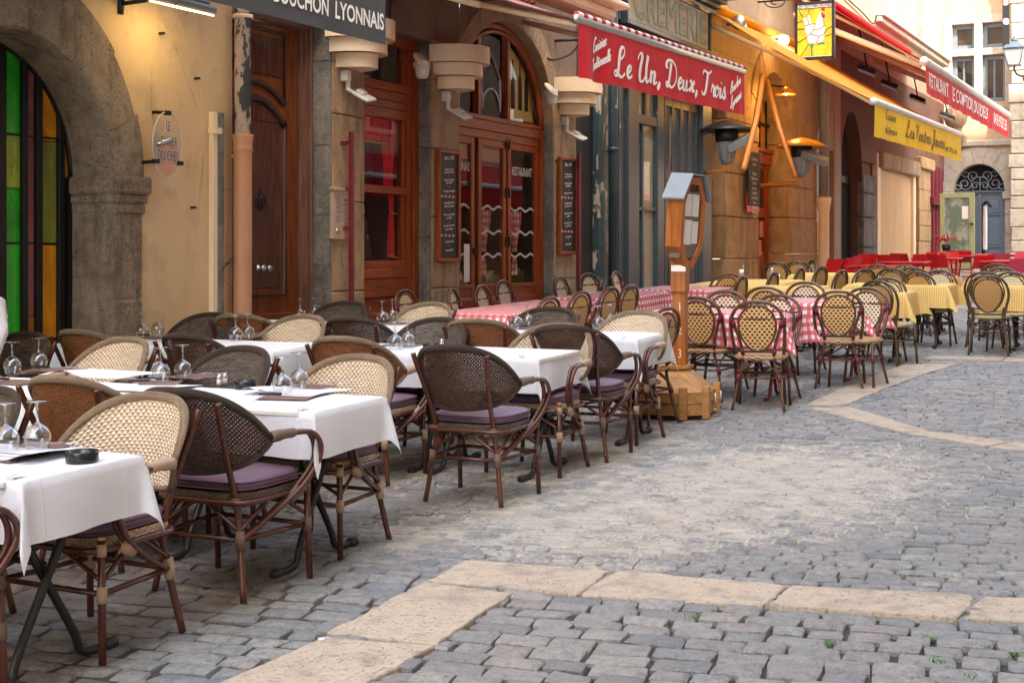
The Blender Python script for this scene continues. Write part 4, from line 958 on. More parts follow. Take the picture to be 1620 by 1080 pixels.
for k, h in enumerate(hs):
    mb = MB(); t = .14
    for (x0, x1, z0, z1) in ((h[0], h[0]+t, h[2], h[3]), (h[1]-t*.6, h[1], h[2], h[3]), (h[0]+t, h[1]-t*.6, h[2], h[2]+t), (h[0]+t, h[1]-t*.6, h[3]-t, h[3])): mb.box(x0, x1, EY+.16, EY+.22, z0, z1, 0, .01)
    mb.box((h[0]+h[1])/2-.03, (h[0]+h[1])/2+.03, EY+.18, EY+.22, h[2]+t, h[3]-t) if k < 2 else None
    f = PE('window', mb, K['blue_paint']); m2 = MB(); m2.box(h[0], h[1], EY+.23, EY+.24, h[2], h[3]); part('pane', m2, M('dark_window_glass', (.045, .03, .025), .08), f)
rr = random.Random(9); mb = MB()
def ringE(n=9):
    for k in range(n):
        A, B = pi*k/n+.006, pi*(k+1)/n-.006; vs = []; N = 5
        for i in range(N+1):
            t = A+(B-A)*i/N; c_, s_ = cos(t), sin(t)
            for (o, yq) in ((0, EY+.3), (0, EY-.06), (.62+rr.uniform(-.04, .08)*(i == 0), EY-.06), (.62, EY+.02)): vs.append((xac+((xa1-xa0)/2-.003+o)*c_, yq, zsp+(rise-.003+o*.85)*s_))
        mb.add(vs, [(i*4+j+1, (i+1)*4+j+1, (i+1)*4+j, i*4+j) for i in range(N) for j in range(3)]+[(3, 2, 1, 0), (N*4, N*4+1, N*4+2, N*4+3)], 0)
ringE()
for (x0, x1) in ((xa0-.6, xa0), (xa1, xa1+.55)):
    z = .9
    while z < zsp-.3: h = rr.uniform(.4, .6); mb.box(x0, x1, EY-.06-rr.uniform(0, .01), EY+.3, z+.006, min(z+h, zsp-.27)-.006, 0, .015); z += h
    mb.box(x0-.06, x1+.06, EY-.14, EY+.3, zsp-.26, zsp-.02, 0, .03)
PE('arch_surround', mb, K['pale_stone'])
mb = MB(); yd = EY+.2
mb.box(xa0, xa1, yd, yd+.06, zsp-.10, zsp+.02, 0, .01); mb.box(xa0, xa1, yd-.05, yd+.06, zsp-.03, zsp+.03, 0, .01)
for (x0, x1) in ((xa0, xa0+.16), (xac-.05, xac+.05), (xa1-.16, xa1)): mb.box(x0, x1, yd-.01, yd+.06, 1.0, zsp, 0, .01)
mb.box(xa0, xa1, yd+.03, yd+.06, 1.0, zsp, 0)
for s_ in (-1, 1):
    cx = xac+s_*.42
    for (z0, z1) in ((1.3, 1.75), (1.85, 2.75), (2.85, zsp-.2)): mb.box(cx-.24, cx+.24, yd+.0, yd+.04, z0, z1, 0, .03); mb.box(cx-.16, cx+.16, yd-.015, yd+.04, z0+.08, z1-.08, 0, .02)
ed = PE('blue_door', mb, K['blue_paint'])
mb = MB(); q = [(x, yd+.04, z) for x, z in P]; mb.add(q, [tuple(range(21))]); part('dark_fanlight', mb, K['dark_in'], ed)
mb = MB()
def scroll(cx, cz, r, t0, turns, sgn=1, n=26): return [(cx+sgn*r*(1-.75*i/n)*cos(t0+turns*2*pi*i/n), yd, cz+r*(1-.75*i/n)*sin(t0+turns*2*pi*i/n)) for i in range(n+1)]
mb.tube([(x, yd, z) for x, z in P], .035, 5)
for s_ in (-1, 1):
    for (a, b, r, t, tu) in ((.45, .26, .20, 3.2, 1.3), (.20, .52, .17, -1.2, 1.3), (.66, .18, .13, 2, 1.2), (.14, .2, .12, 3, -1.2), (.42, .60, .12, 0, -1.1)): mb.tube(scroll(xac+s_*a, zsp+b*.95, r, t, tu, s_), .018, 4)
    mb.tube([(xac+s_*.2, yd, zsp+.02), (xac+s_*.26, yd, zsp+.3), (xac+s_*.14, yd, zsp+.45)], .018, 4)
mb.tube([(xac-.16, yd, zsp+.45), (xac+.16, yd, zsp+.45)], .02, 4); mb.tube([(xac, yd, zsp), (xac, yd, zsp+.44)], .02, 4); part('wrought_iron_scrolls', mb, M('grey_blue_iron', (.22, .27, .30), .5), ed)
# rough stone corner building at the far right with lantern and banner
PF = bld('corner_building', 'rough pale stone building edge cut by the right side of the photo, carrying the lantern', (-4.5, 45.4, 0))
xk = ex(1597, 45.4); mb = MB(); rr = random.Random(3); z = .8
while z < 15: h = rr.uniform(.35, .6); mb.box(xk+rr.uniform(-.05, .05), xk+.7, 45.4+rr.uniform(-.02, .02), 46.2, z+.008, z+h-.008, 0, .03); z += h
PF('quoins', mb, K['pale_stone'])
mb = MB(); mb.box(xk+.69, 6, 45.45, 46.3, .5, 15); PF('wall', mb, plaster('pale_render', (.46, .39, .30), (.42, .34, .25), (.3, .24, .19)))
# opposite side of the street (behind and right of the camera): shades the street and shows in the panes
PG = bld('opposite_building', 'tall plastered building on the opposite side of the street beyond the right edge', (2.4, 8, 0))
mb = MB(); mb.box(2.4, 7, -16, 36.5, -.6, 23); PG('wall', mb, plaster('opposite_plaster', (.58, .47, .35), (.52, .42, .31), (.4, .3, .22)))
for k in range(9):
    for l in range(5):
        mb = MB(); y = -11+k*5; z = 4.6+l*3.2; frame(mb, y, y+1.3, z, z+2.0, .12, 2.46, .12, 0, 0)
        f = PG('window', mb, K['white_metal']); m2 = MB(); m2.box(2.36, 2.385, y+.1, y+1.2, z+.1, z+1.9); part('pane', m2, M('dark_window_glass', (.045, .04, .04), .08) if k+l == 0 else bpy.data.materials['dark_window_glass'], f)

mb = MB(); mb.box(2.4, 7, 36.52, 44.5, -.6, 5.2); PG('low_wing', mb, K['plaster_brown'])
awt = empty('red_awning', 'red canvas awning of the restaurant opposite, seen only as a reflection in the door panes', 'awning', 'awnings over the terraces', (2.4, 34, 4)); inv = Matrix.Translation(-awt.location)
mb = MB(); mb.grid(lambda u, v: (2.38-2.0*v, 25+18*u, 4.1-.75*v), 20, 4); o = mb.build('canopy', K['awn_red'], awt); o.matrix_parent_inverse = inv
mb = MB(); mb.grid(lambda u, v: (.38+.01*sin(u*60), 25+18*u, 3.33-.45*v), 60, 2); o = mb.build('valance', K['awn_red'], awt); o.matrix_parent_inverse = inv
mb = MB(); mb.tube([(.38, 25, 3.35), (.38, 43, 3.35)], .06, 8); o = mb.build('front_bar', K['white_metal'], awt); o.matrix_parent_inverse = inv
# ------------------------------------------------------------------ furniture builders (each built once, then copied with its parts)
def rattan_chair(dark):
    nm = 'dark' if dark else 'beige'
    t = bpy.data.objects.new('woven_armchair', None); COL.objects.link(t); t['category'] = 'armchair'; t['label'] = 'proto'
    R, Wm = K['rattan'], (K['wrap_brown'] if dark else K['wrap_beige'])
    for sx in (-1, 1):        # rear legs run up outside the shell
        mb = MB(); mb.tube(crom([(sx*.245, -.235, 0), (sx*.205, -.20, .26), (sx*.185, -.20, .42), (sx*.195, -.265, .60), (sx*.225, -.345, .80), (sx*.235, -.365, .86)], 4), .0145, 8); mb.tube([(sx*.212, -.208, .215), (sx*.206, -.202, .295)], .0215, 9, 1); mb.tube([(sx*.187, -.202, .39), (sx*.186, -.2, .435)], .020, 9, 1); mb.build('leg', [R, Wm], t)
        mb = MB(); mb.tube([(sx*.262, .215, 0), (sx*.258, .205, .46)], .0145, 8, 0); mb.tube([(sx*.258, .205, .455), (sx*.258, .205, .466)], .016, 8, 1); mb.tube([(sx*.26, .208, .225), (sx*.259, .207, .285)], .0195, 9, 2); mb.tube([(sx*.258, .205, .395), (sx*.258, .205, .44)], .0195, 9, 2); mb.build('leg', [R, K['rattan_tip'], Wm], t)
        mb = MB()
        for o in (-.014, .014):
            mb.tube(crom([(sx*(.322+o*.3), -.06, .692+o*.2), (sx*(.328+o*.7), .06, .69), (sx*(.330+o), .145, .675), (sx*(.330+o), .195+o*.5, .61), (sx*(.318+o), .185, .53), (sx*(.285+o), .10, .43), (sx*(.235+o*.4), -.07, .32), (sx*(.215), -.19, .26)], 5), .0125, 7)
        mb.tube([(sx*.262, .06, .385), (sx*.282, .12, .425)], .027, 9, 1); mb.tube(crom([(sx*.312, -.115, .690), (sx*.322, -.04, .694), (sx*.328, .03, .692)], 3), [.026]*3+[.022]*3+[.018], 9, 1)
        mb.build('arm', [R, Wm], t)
    mb = MB()
    sq = [(-.23, -.20), (0, -.225), (.23, -.20), (.255, 0), (.245, .22), (0, .245), (-.245, .22), (-.255, 0)]
    mb.tube(crom([(x, y, .415) for x, y in sq], 4, True), .013, 7, closed=True); mb.build('seat_frame', R, t)
    mb = MB(); zs = .255
    mb.tube([(-.21, -.205, zs), (.21, -.205, zs)], .011, 6); mb.tube([(-.255, .205, zs), (.255, .205, zs)], .011, 6)
    for sx in (-1, 1): mb.tube([(sx*.21, -.205, zs), (sx*.255, .205, zs)], .011, 6)
    mb.build('stretcher', R, t)
    mb = MB()
    for (a, b) in (((-.2, -.21), (.2, -.21)), ((.255, .2), (-.255, .2)), ((.21, -.2), (.255, .2)), ((-.255, .2), (-.21, -.2))):
        A, B = Vector((*a, .30)), Vector((*b, .30)); m_ = (A+B)/2
        mb.tube(crom([A, A.lerp(m_, .55)+Vector((0, 0, .07)), A.lerp(m_, .85)+Vector((0, 0, .105)), B.lerp(m_, .85)+Vector((0, 0, .105)), B.lerp(m_, .55)+Vector((0, 0, .07)), B], 3), .009, 6)
    mb.build('brace', R, t)
    # woven seat and cushion
    mb = MB(); N = 32
    def se(t_, k=1.0, p=.55):
        c, s = cos(t_), sin(t_); return (.245*k*abs(c)**p*(1 if c > 0 else -1), .012+.225*k*abs(s)**p*(1 if s > 0 else -1))
    def fn(u, v):
        x, y = se(u*2*pi, 1.0+.03*sin(pi*v)); return (x, y, .405+.05*v)
    mb.grid(fn, N, 4, 0, uvf=lambda u, v: (u*1.6, v*.06)); q = [(*se(2*pi*i/N, 1), .452) for i in range(N)]; mb.add(q, [tuple(range(N))], 0, uvs=[[(p[0], p[1]) for p in q]])
    mb.build('woven_seat', K['w_rim_dark'] if dark else K['w_rim_beige'], t)
    mb = MB()
    prof = [(0, .0), (.9, .0), (.985, .012), (1.0, .026), (.985, .04), (.93, .052), (.6, .058), (0, .060)]
    vs = []
    for k, z in prof:
        for i in range(N): x, y = se(2*pi*i/N, k*1.0, .5); vs.append((x*1.0, y*1.02+.005, .455+z+.004*noise.noise(Vector((x*9, y*9, 3)))))
    mb.add(vs, [(a*N+i, a*N+(i+1) % N, (a+1)*N+(i+1) % N, (a+1)*N+i) for a in range(len(prof)-1) for i in range(N)], 0, True)
    cu = mb.build('cushion', K['cushion'], t)
    mb = MB(); 
    for z in (.467, .497): mb.tube([(x*1.0, y*1.02+.005, z) for x, y in [se(2*pi*i/48, 1.0, .5) for i in range(48)]], .0042, 5, closed=True)
    mb.build('piping', K['cushion'], cu)
    # shell
    def top(u): a = abs(u); return .905 - .085*a**2 - .125*a**4
    def bot(u): a = abs(u); return .545 + .045*a**2 + .08*a**6
    def pos(u, v, off=0.0):
        th = u*radians(66); k = 1-abs(u)**3; A = .345*(1-.16*(1-v)**1.6*k)
        x = A*sin(th)+off*sin(th); y = -(.275+off)*cos(th) - .01 - .095*v**.85*k
        return (x, y, bot(u)+(top(u)-bot(u))*v)
    mb = MB(); NU, NV = 44, 10
    mb.grid(lambda u, v: pos(u*2-1, v, -.004), NU, NV, 0, uvf=lambda u, v: ((u*2-1)*.40, (v-.5)*(.02+top(u*2-1)-bot(u*2-1))))
    mb.grid(lambda u, v: pos(u*2-1, v, .004), NU, NV, 1, uvf=lambda u, v: ((u*2-1)*.40, (v-.5)*(.02+top(u*2-1)-bot(u*2-1))))
    sh = mb.build('backrest', [K['w_grey'] if dark else K['w_beige'], K['w_dark'] if dark else K['w_beige_out']], t)
    mb = MB()
    us = [i/40*2-1 for i in range(41)]
    mb.tube([Vector(pos(u, 1.0))+Vector((0, 0, -.004)) for u in us], [.013+.007*(1-abs(u)**3) for u in us], 10); mb.tube([pos(u, 0.0) for u in us], .0125, 8)
    mb.build('rim', K['w_rim_dark'] if dark else K['w_rim_beige'], sh)
    return t
def bistro_chair(kind):
    """kind: 'red' = hoop with cross bar and wine-red bindings, 'green' = double hoop with amber cane"""
    red = kind == 'red'
    t = bpy.data.objects.new('cane_bistro_chair', None); COL.objects.link(t); t['category'] = 'chair'; t['label'] = 'proto'
    R, Wm = (K['bamboo_red'], K['wrap_wine']) if red else (K['bamboo_green'], K['wrap_dark'])
    r = .0135
    for sx in (-1, 1):
        mb = MB()
        if red: mb.tube(crom([(sx*.215, -.225, 0), (sx*.165, -.175, .26), (sx*.125, -.17, .43), (sx*.15, -.195, .58), (sx*.205, -.225, .74)], 4), r, 8)
        else: mb.tube(crom([(sx*.215, -.225, 0), (sx*.18, -.19, .26), (sx*.16, -.175, .43), (sx*.165, -.19, .55)], 4), r, 8)
        mb.tube([(sx*.176, -.185, .235), (sx*.163, -.174, .30)], .0185, 8, 1)
        if red: mb.tube([(sx*.188, -.214, .69), (sx*.205, -.226, .745)], .0185, 8, 1); mb.tube([(sx*.13, -.183, .465), (sx*.135, -.185, .51)], .0175, 8, 1); mb.tube([(sx*.128, -.17, .405), (sx*.128, -.172, .44)], .017, 8, 1)
        else: mb.tube([(sx*.164, -.178, .40), (sx*.165, -.178, .44)], .0175, 8, 1)
        mb.build('leg', [R, Wm], t)
        mb = MB(); mb.tube([(sx*.215, .20, 0), (sx*.195, .175, .44)], r, 8); mb.tube([(sx*.207, .19, .24), (sx*.203, .185, .30)], .0175, 8, 1); mb.build('leg', [R, Wm], t)
    mb = MB()
    hoop = [(-.19, -.05, .43), (-.215, -.15, .58), (-.218, -.22, .72), (-.185, -.25, .83), (-.10, -.262, .893), (0, -.265, .908), (.10, -.262, .893), (.185, -.25, .83), (.218, -.22, .72), (.215, -.15, .58), (.19, -.05, .43)]
    if not red: hoop = [(-.165, -.17, .43), (-.20, -.195, .58), (-.222, -.225, .71), (-.185, -.25, .83), (-.10, -.262, .893), (0, -.265, .908), (.10, -.262, .893), (.185, -.25, .83), (.222, -.225, .71), (.20, -.195, .58), (.165, -.17, .43)]
    mb.tube(crom(hoop, 5), .0150, 8)
    if red: [mb.tube([(sx*.219, -.212, .70), (sx*.216, -.235, .775)], .018, 8, 1) for sx in (-1, 1)]
    else: mb.tube([(-.012, -.262, .885), (.012, -.262, .885)], .022, 8, 1)
    mb.build('back_hoop', [R, Wm], t)
    # oval panel
    cz, hz = .685, .19
    def ov(th, k=1.0):
        z = cz + hz*k*sin(th); wd = .152*(1+.14*sin(th)); return (wd*k*cos(th), -.232 - (z-cz)*.16 + .0*k, z)
    mb = MB(); N = 28; rings = 6; 
    for side, off in ((0, .004), (1, -.004)):
        vs = []; uv_ = []
        for j in range(1, rings+1):
            for i in range(N): p = ov(2*pi*i/N, j/rings); vs.append((p[0], p[1]+off-.015*(1-(j/rings)**2), p[2]))
        vs.append((0, -.232+off-.015, cz)); fs = [(j*N+i, j*N+(i+1) % N, (j+1)*N+(i+1) % N, (j+1)*N+i) for j in range(rings-1) for i in range(N)] + [(rings*N, (i+1) % N, i) for i in range(N)]
        mb.add(vs, fs, side, True, [[(vs[k][0], vs[k][2]) for k in f] for f in fs])
    mb.build('cane_back', [K['cane_in_red'] if red else K['cane_in_green'], K['cane_out_red'] if red else K['cane_out_green']], t)
    mb = MB(); mb.tube([ov(2*pi*i/36, 1.0) for i in range(36)], .0105, 8, closed=True)
    if not red: mb.tube([(ov(2*pi*i/36, 1.13)[0], ov(2*pi*i/36)[1]-.004, cz+.015+hz*1.10*sin(2*pi*i/36)) for i in range(36)], .009, 6, closed=True)
    mb.build('oval_frame', R, t)
    mb = MB()
    if red: mb.tube([(-.212, -.232, .765), (0, -.262, .765), (.212, -.232, .765)], .0095, 7); mb.build('cross_bar', R, t); mb = MB(); mb.tube([(-.14, -.19, .49), (.14, -.19, .49)], .012, 7)
    else: mb.tube([(-.16, -.185, .47), (.16, -.185, .47)], .010, 7)
    mb.build('cross_bar', R, t)
    mb = MB(); N = 30
    def se(t_, k=1.0, p=.6): c, s = cos(t_), sin(t_); return (.215*k*abs(c)**p*(1 if c > 0 else -1), .012+.205*k*abs(s)**p*(1 if s > 0 else -1))
    prof = [(.92, .415), (1.0, .425), (1.03, .440), (1.0, .452), (.93, .458), (.5, .456), (.0, .454)]; vs = []
    for k, z in prof:
        for i in range(N): vs.append((*se(2*pi*i/N, k), z))
    fs = [(a*N+i, a*N+(i+1) % N, (a+1)*N+(i+1) % N, (a+1)*N+i) for a in range(len(prof)-1) for i in range(N)]
    def uvp(k): p = vs[k]; a, i = divmod(k, N); return (p[0], p[1]) if a > 3 else (i*.035+.01, p[2]*1.3)
    mb.add(vs, fs, 0, True, [[uvp(k) for k in f] for f in fs]); mb.build('seat', K['seat_cane'] if red else K['seat_cane_y'], t)
    mb = MB(); zs = .27
    mb.tube([(-.17, -.18, zs), (.17, -.18, zs)], .009, 6); mb.tube([(-.203, .185, zs), (.203, .185, zs)], .009, 6)
    for sx in (-1, 1): mb.tube([(sx*.17, -.18, zs), (sx*.203, .185, zs)], .009, 6)
    for (a, b) in (((-.165, -.178), (.165, -.178)), ((.2, .185), (-.2, .185)), ((.165, -.178), (.2, .185)), ((-.2, .185), (-.165, -.178))):
        A, B = Vector((*a, .31)), Vector((*b, .31)); m_ = (A+B)/2
        mb.tube(crom([A, A.lerp(m_, .5)+Vector((0, 0, .06)), A.lerp(m_, .85)+Vector((0, 0, .095)), B.lerp(m_, .85)+Vector((0, 0, .095)), B.lerp(m_, .5)+Vector((0, 0, .06)), B], 3), .0075, 5)
    mb.build('stretcher', R, t)
    return t
def folding_chair(pinkish=False):
    t = bpy.data.objects.new('red_folding_chair', None); COL.objects.link(t); t['category'] = 'chair'; t['label'] = 'proto'; m = K['pink_metal'] if pinkish else K['red_metal']
    for sx in (-1, 1):
        mb = MB(); mb.tube([(sx*.20, .21, 0), (sx*.20, -.02, .40), (sx*.20, -.20, .84)], .011, 6); mb.build('leg', m, t)
        mb = MB(); mb.tube([(sx*.185, -.24, 0), (sx*.185, .17, .45)], .011, 6); mb.build('leg', m, t)
    mb = MB(); mb.grid(lambda u, v: ((u-.5)*.43, -.105-.1*v-.03*sin(pi*u), .60+.25*v), 8, 3); mb.grid(lambda u, v: ((u-.5)*.43, -.113-.1*v-.03*sin(pi*u), .60+.25*v), 8, 3, flip=True); mb.build('backrest', m, t)
    mb = MB()
    mb.box(-.21, .21, -.18, .21, .445, .462, 0, .006); mb.build('seat', m, t)
    return t
def cafe_table(w, d, mat, h=.755, xleg=True, rubber=True):
    """top w (x) by d (y); crossed tube legs at both ends with bent feet"""
    t = bpy.data.objects.new('cafe_table', None); COL.objects.link(t); t['category'] = 'table'; t['label'] = 'proto'
    mb = MB(); mb.box(-w/2, w/2, -d/2, d/2, h-.025, h, 0, .005); mb.build('table_top', K['white_metal'] if mat is K['dark_metal'] else mat, t)
    for ex_ in (-1, 1):
        x = ex_*(w/2-.13)
        for s in (-1, 1):
            xx = x + s*.018
            mb = MB(); pts = crom([(xx, s*(d/2-.10), h-.03), (xx, s*.02, .40), (xx, -s*(d/2-.16), .12), (xx, -s*(d/2-.13), .045), (xx, -s*(d/2-.08), .022), (xx, -s*(d/2+.03), .02)], 5)
            mb.tube(pts, .0165, 8)
            lg = mb.build('leg', mat, t)
            if rubber: m2 = MB(); m2.tube([(xx, -s*(d/2-.0), .021), (xx, -s*(d/2+.055), .021)], .0235, 10); m2.build('foot_cap', K['rubber'], lg)
    mb = MB(); mb.box(-w/2+.08, w/2-.08, -.02, .02, h-.055, h-.027); mb.tube([(-w/2+.13, 0, .40), (w/2-.13, 0, .40)], .011, 6); mb.build('cross_rail', mat, t)
    return t
def cloth(name, w, d, h, drop, mat, seed, corner=.30, wav=.012, rot=0.0, flare=.10, n=None):
    """cloth over a w x d top: flat on top, hanging sides, cone-shaped corners"""
    rs = random.Random(seed); ph = [rs.random()*6 for _ in range(8)]
    st = .035; nx = max(8, int((w+2*drop)/st)); ny = max(8, int((d+2*drop)/st))
    def fn(u, v):
        X, Yv = (u-.5)*(w+2*drop), (v-.5)*(d+2*drop)
        ax = max(0, abs(X)-w/2); ay = max(0, abs(Yv)-d/2); sx, sy = (1 if X > 0 else -1), (1 if Yv > 0 else -1)
        cx, cy = min(max(X, -w/2), w/2), min(max(Yv, -d/2), d/2)
        if ax == 0 and ay == 0:
            return (X, Yv, h + .004 + .0022*noise.noise(Vector((X*5+seed, Yv*5, seed))))
        r = sqrt(ax*ax+ay*ay); phi = atan2(ay, ax); k = sin(2*phi)
        if ax > 0 and ay > 0:
            f = (flare*.45 + corner*k)*r + .006; ox, oy = cos(phi)*f, sin(phi)*f
            pl = .018*sin(phi*4+ph[0])*r/drop*k; ox += -sin(phi)*pl*sx*sy; oy += cos(phi)*pl
            dz = r*sqrt(max(.2, 1-(f/r)**2)) if r > .02 else r
        else:
            s_ = (Yv if ax > 0 else X); q = min(1, r/.10)
            wv = wav*(sin(s_*7+ph[1])+.6*sin(s_*15+ph[2]))*r/drop
            f = .006*q + flare*.45*r + wv; ox, oy = (f, 0) if ax > 0 else (0, f); dz = r
        zz = h+.004 - max(0, dz - .0) * 1.0
        rr = .008
        if r < .02: zz = h+.004 - dz*dz/.04
        else: zz = h+.004 - (dz-.01)
        return (cx+sx*ox, cy+sy*oy, zz + .004*noise.noise(Vector((X*8, Yv*8, seed)))*min(1, r/.1))
    mb = MB(); mb.grid(fn, nx, ny, 0, uvf=lambda u, v: ((u-.5)*(w+2*drop), (v-.5)*(d+2*drop)))
    return mb.build(name, mat)
def wine_glass():
    mb = MB(); P = [(.037, .0), (.044, .02), (.050, .045), (.0475, .068), (.035, .088), (.014, .10), (.0055, .108), (.0045, .14), (.005, .172), (.012, .179), (.039, .183), (.039, .185), (0, .1865)]
    mb.lathe(P, n=22); mb.lathe([(.0375, .0), (.0368, .003)], n=22); t = mb.build('wine_glass', K['stem']); t['category'] = 'glass'; t['label'] = 'proto'; return t
def napkin(seed):
    rs = random.Random(seed); mb = MB(); w = .13
    mb.grid(lambda u, v: ((u-.5)*.26, (v-.5)*.20, .0025+.006*abs(noise.noise(Vector((u*2, v*2, seed))))+.010*max(0, u-.75)**1.5), 8, 8); o = mb.build('paper_napkin', K['napkin']); o['category'] = 'napkin'; o['label'] = 'proto'; return o
def knife():
    t = bpy.data.objects.new('table_knife', None); COL.objects.link(t); t['category'] = 'knife'; t['label'] = 'proto'
    mb = MB(); mb.box(-.115, 0, -.009, .009, .006, .019, 0, .004); mb.build('handle', K['black_plastic'], t)
    mb = MB(); mb.prism([(0, -.008), (.09, -.009), (.115, .004), (.10, .008), (0, .008)], lambda u, v, w_: (u, v, .009+w_), .0015); mb.build('blade', K['steel'], t); return t
def fork():
    mb = MB(); mb.tube([(-.09, 0, .006), (-.02, 0, .010), (.05, 0, .008)], [.005, .0035, .004], 6, flat=.5)
    for k in (-1.5, -.5, .5, 1.5): mb.tube(crom([(.045, k*.003, .008), (.065, k*.0062, .006), (.10, k*.0062, .014)], 3), .0016, 5)
    t = mb.build('table_fork', K['steel']); t['category'] = 'fork'; t['label'] = 'proto'; return t
def ashtray():
    mb = MB(); mb.lathe([(0, .006), (.044, .006), (.046, .036), (.056, .040), (.058, .034), (.058, .006), (.054, 0), (0, 0)], n=28)
    for k in range(3): a = k*2.1+.4; mb.box(.043, .058, -.006, .006, .0395, .043) if k == 0 else None
    t = mb.build('ashtray', K['black_plastic']); t['category'] = 'ashtray'; t['label'] = 'proto'; return t
def shaker():
    t = bpy.data.objects.new('salt_shaker', None); COL.objects.link(t); t['category'] = 'shaker'; t['label'] = 'proto'
    mb = MB(); mb.lathe([(0, 0), (.016, .0), (.017, .004), (.015, .036), (.010, .042)], n=12); mb.build('jar', K['stem'], t)
    mb = MB(); mb.lathe([(.0, .003), (.013, .003), (.013, .03), (0, .03)], n=10); mb.build('salt', K['white_letter'], t)
    mb = MB(); mb.lathe([(.0145, .034), (.0145, .045), (.010, .054), (0, .057)], n=12); mb.build('cap', K['steel'], t); return t
CH_B, CH_D = rattan_chair(False), rattan_chair(True)
CH_R, CH_G = bistro_chair('red'), bistro_chair('green')
CH_F, CH_P = folding_chair(), folding_chair(True)
GL, KN, FK, ASH, SHK = wine_glass(), knife(), fork(), ashtray(), shaker(); NPK = [napkin(i) for i in range(3)]
bpy.context.view_layer.update()
TBL = {}
def table(w, d, kind, x, y, label, group, rot=0):
    key = (w, d, kind)
    if key not in TBL: TBL[key] = cafe_table(w, d, K['dark_metal'] if kind == 'dark' else K['wine_metal'] if kind == 'wine' else K['red_metal'], rubber=(kind == 'dark'))
    return place(TBL[key], x, y, rot, label, group)
# ------------------------------------------------------------------ white-clothed terrace (nearest restaurant)
F, B = 0.0, pi                        # facing up the street (+y) / towards the camera (-y)
GA = 'woven armchairs of the white-clothed terrace'
AR_ = [  # x, y, facing, dark, label
    (-3.90, 3.26, F+.05, 1, 'dark woven armchair cut by the bottom left corner, only its curved arm showing'),
    (-3.92, 4.19, B-.03, 0, 'beige woven armchair behind the nearest white table, beside the black ashtray'),
    (-4.75, 4.12, B-.05, 1, 'dark woven armchair at the left edge, behind the nearest white table'),
    (-3.95, 5.10, F-.02, 1, 'dark woven armchair seen from behind, the biggest one, between the two nearest white tables'),
    (-4.80, 5.28, F+.02, 0, 'brown-backed armchair with tan rim seen from behind, left of the biggest dark one'),
    (-5.85, 5.2, F, 1, 'dark woven armchair hidden mostly at the left edge, before the long white table'),
    (-4.02, 5.90, B-.03, 0, 'beige woven armchair at the street end of the long white table, behind the salt shakers'),
    (-4.95, 6.12, B-.10, 1, 'grey-brown woven armchair behind the long white table, near its two middle glasses'),
    (-6.05, 6.40, B-.12, 0, 'beige woven armchair behind the long white table, left of the grey-brown one'),
    (-6.95, 6.5, B, 1, 'dark woven armchair by the stained glass, next to the white-sleeved arm'),
    (-3.86, 7.30, F+.0, 1, 'free-standing dark woven armchair seen from behind, light showing through its back'),
    (-4.80, 7.60, F+.04, 0, 'brown-backed armchair with thick tan rim, left of the free-standing dark armchair'),
    (-5.85, 7.46, F-.1, 1, 'black-brown armchair back behind the grey-brown woven one, under the upturned glasses'),
    (-6.80, 7.52, F-.05, 0, 'small brown-backed armchair with tan rim at the foot of the stone arch'),
    (-3.95, 8.24, B-.03, 0, 'beige woven armchair facing us behind the table with the hanging cloth, middle of the terrace'),
    (-5.02, 8.50, B-.05, 1, 'grey-brown woven armchair facing us behind the black ashtray and two glasses'),
    (-6.20, 8.50, B-.1, 0, 'beige woven armchair facing us below the drainpipe foot'),
    (-7.02, 8.48, B, 1, 'dark woven armchair facing us by the ochre wall, left of the drainpipe'),
    (-3.90, 8.86, F+.06, 1, 'dark woven armchair at the street end, left of the menu stand, seen from behind'),
    (-4.76, 9.20, F+.1, 0, 'brown-backed armchair with tan rim in the back row, left of a beige shell'),
    (-5.72, 9.12, F, 1, 'black-brown armchair back in the rear row below the stone pier'),
    (-6.80, 9.16, F+.1, 0, 'brown-backed armchair with tan rim at the foot of the dark door'),
    (-3.95, 9.60, B-.12, 0, 'beige woven armchair facing us just left of the menu stand'),
    (-4.76, 9.84, B-.0, 1, 'grey-brown woven armchair facing us before the red striped tables'),
    (-6.06, 10.16, B-.1, 0, 'beige woven armchair facing us at the left end of the long red striped table'),
    (-6.86, 10.12, B, 1, 'dark woven armchair facing us under the intercom'),
]
for (x, y, r, dk, lb) in AR_: place(CH_D if dk else CH_B, x, y, r, lb, GA)
GT, GC = 'black-legged tables of the white-clothed terrace', 'white tablecloths of the near terrace'
def wcloth(x0, x1, y0, y1, label, seed, drop=.225, rot=0.0):
    o = cloth('tablecloth', x1-x0, y1-y0, .755, drop, K['linen'], seed, corner=.22, flare=.02); o.matrix_world = TM((x0+x1)/2, (y0+y1)/2, rot); tag(o, label, 'tablecloth', GC); return o
def clipm(x, y, face, label):
    mb = MB(); pts = crom([(-.0, -.012, -.045), (.0, .004, -.045), (0, .010, -.02), (0, .008, .006), (0, -.01, .012), (0, -.05, .010)], 4)
    mb.grid(lambda u, v: (pts[min(int(v*(len(pts)-1)), len(pts)-1)].x+(u-.5)*.028, pts[min(int(v*(len(pts)-1)), len(pts)-1)].y, pts[min(int(v*(len(pts)-1)), len(pts)-1)].z), 2, 19)
    o = mb.build('tablecloth_clip', K['clip']); o.matrix_world = TM(x, y, face, .761); tag(o, label, 'clip', 'clear clips holding the white tablecloths')
XE = -3.68; SK = -.06     # the tables stand slightly skewed
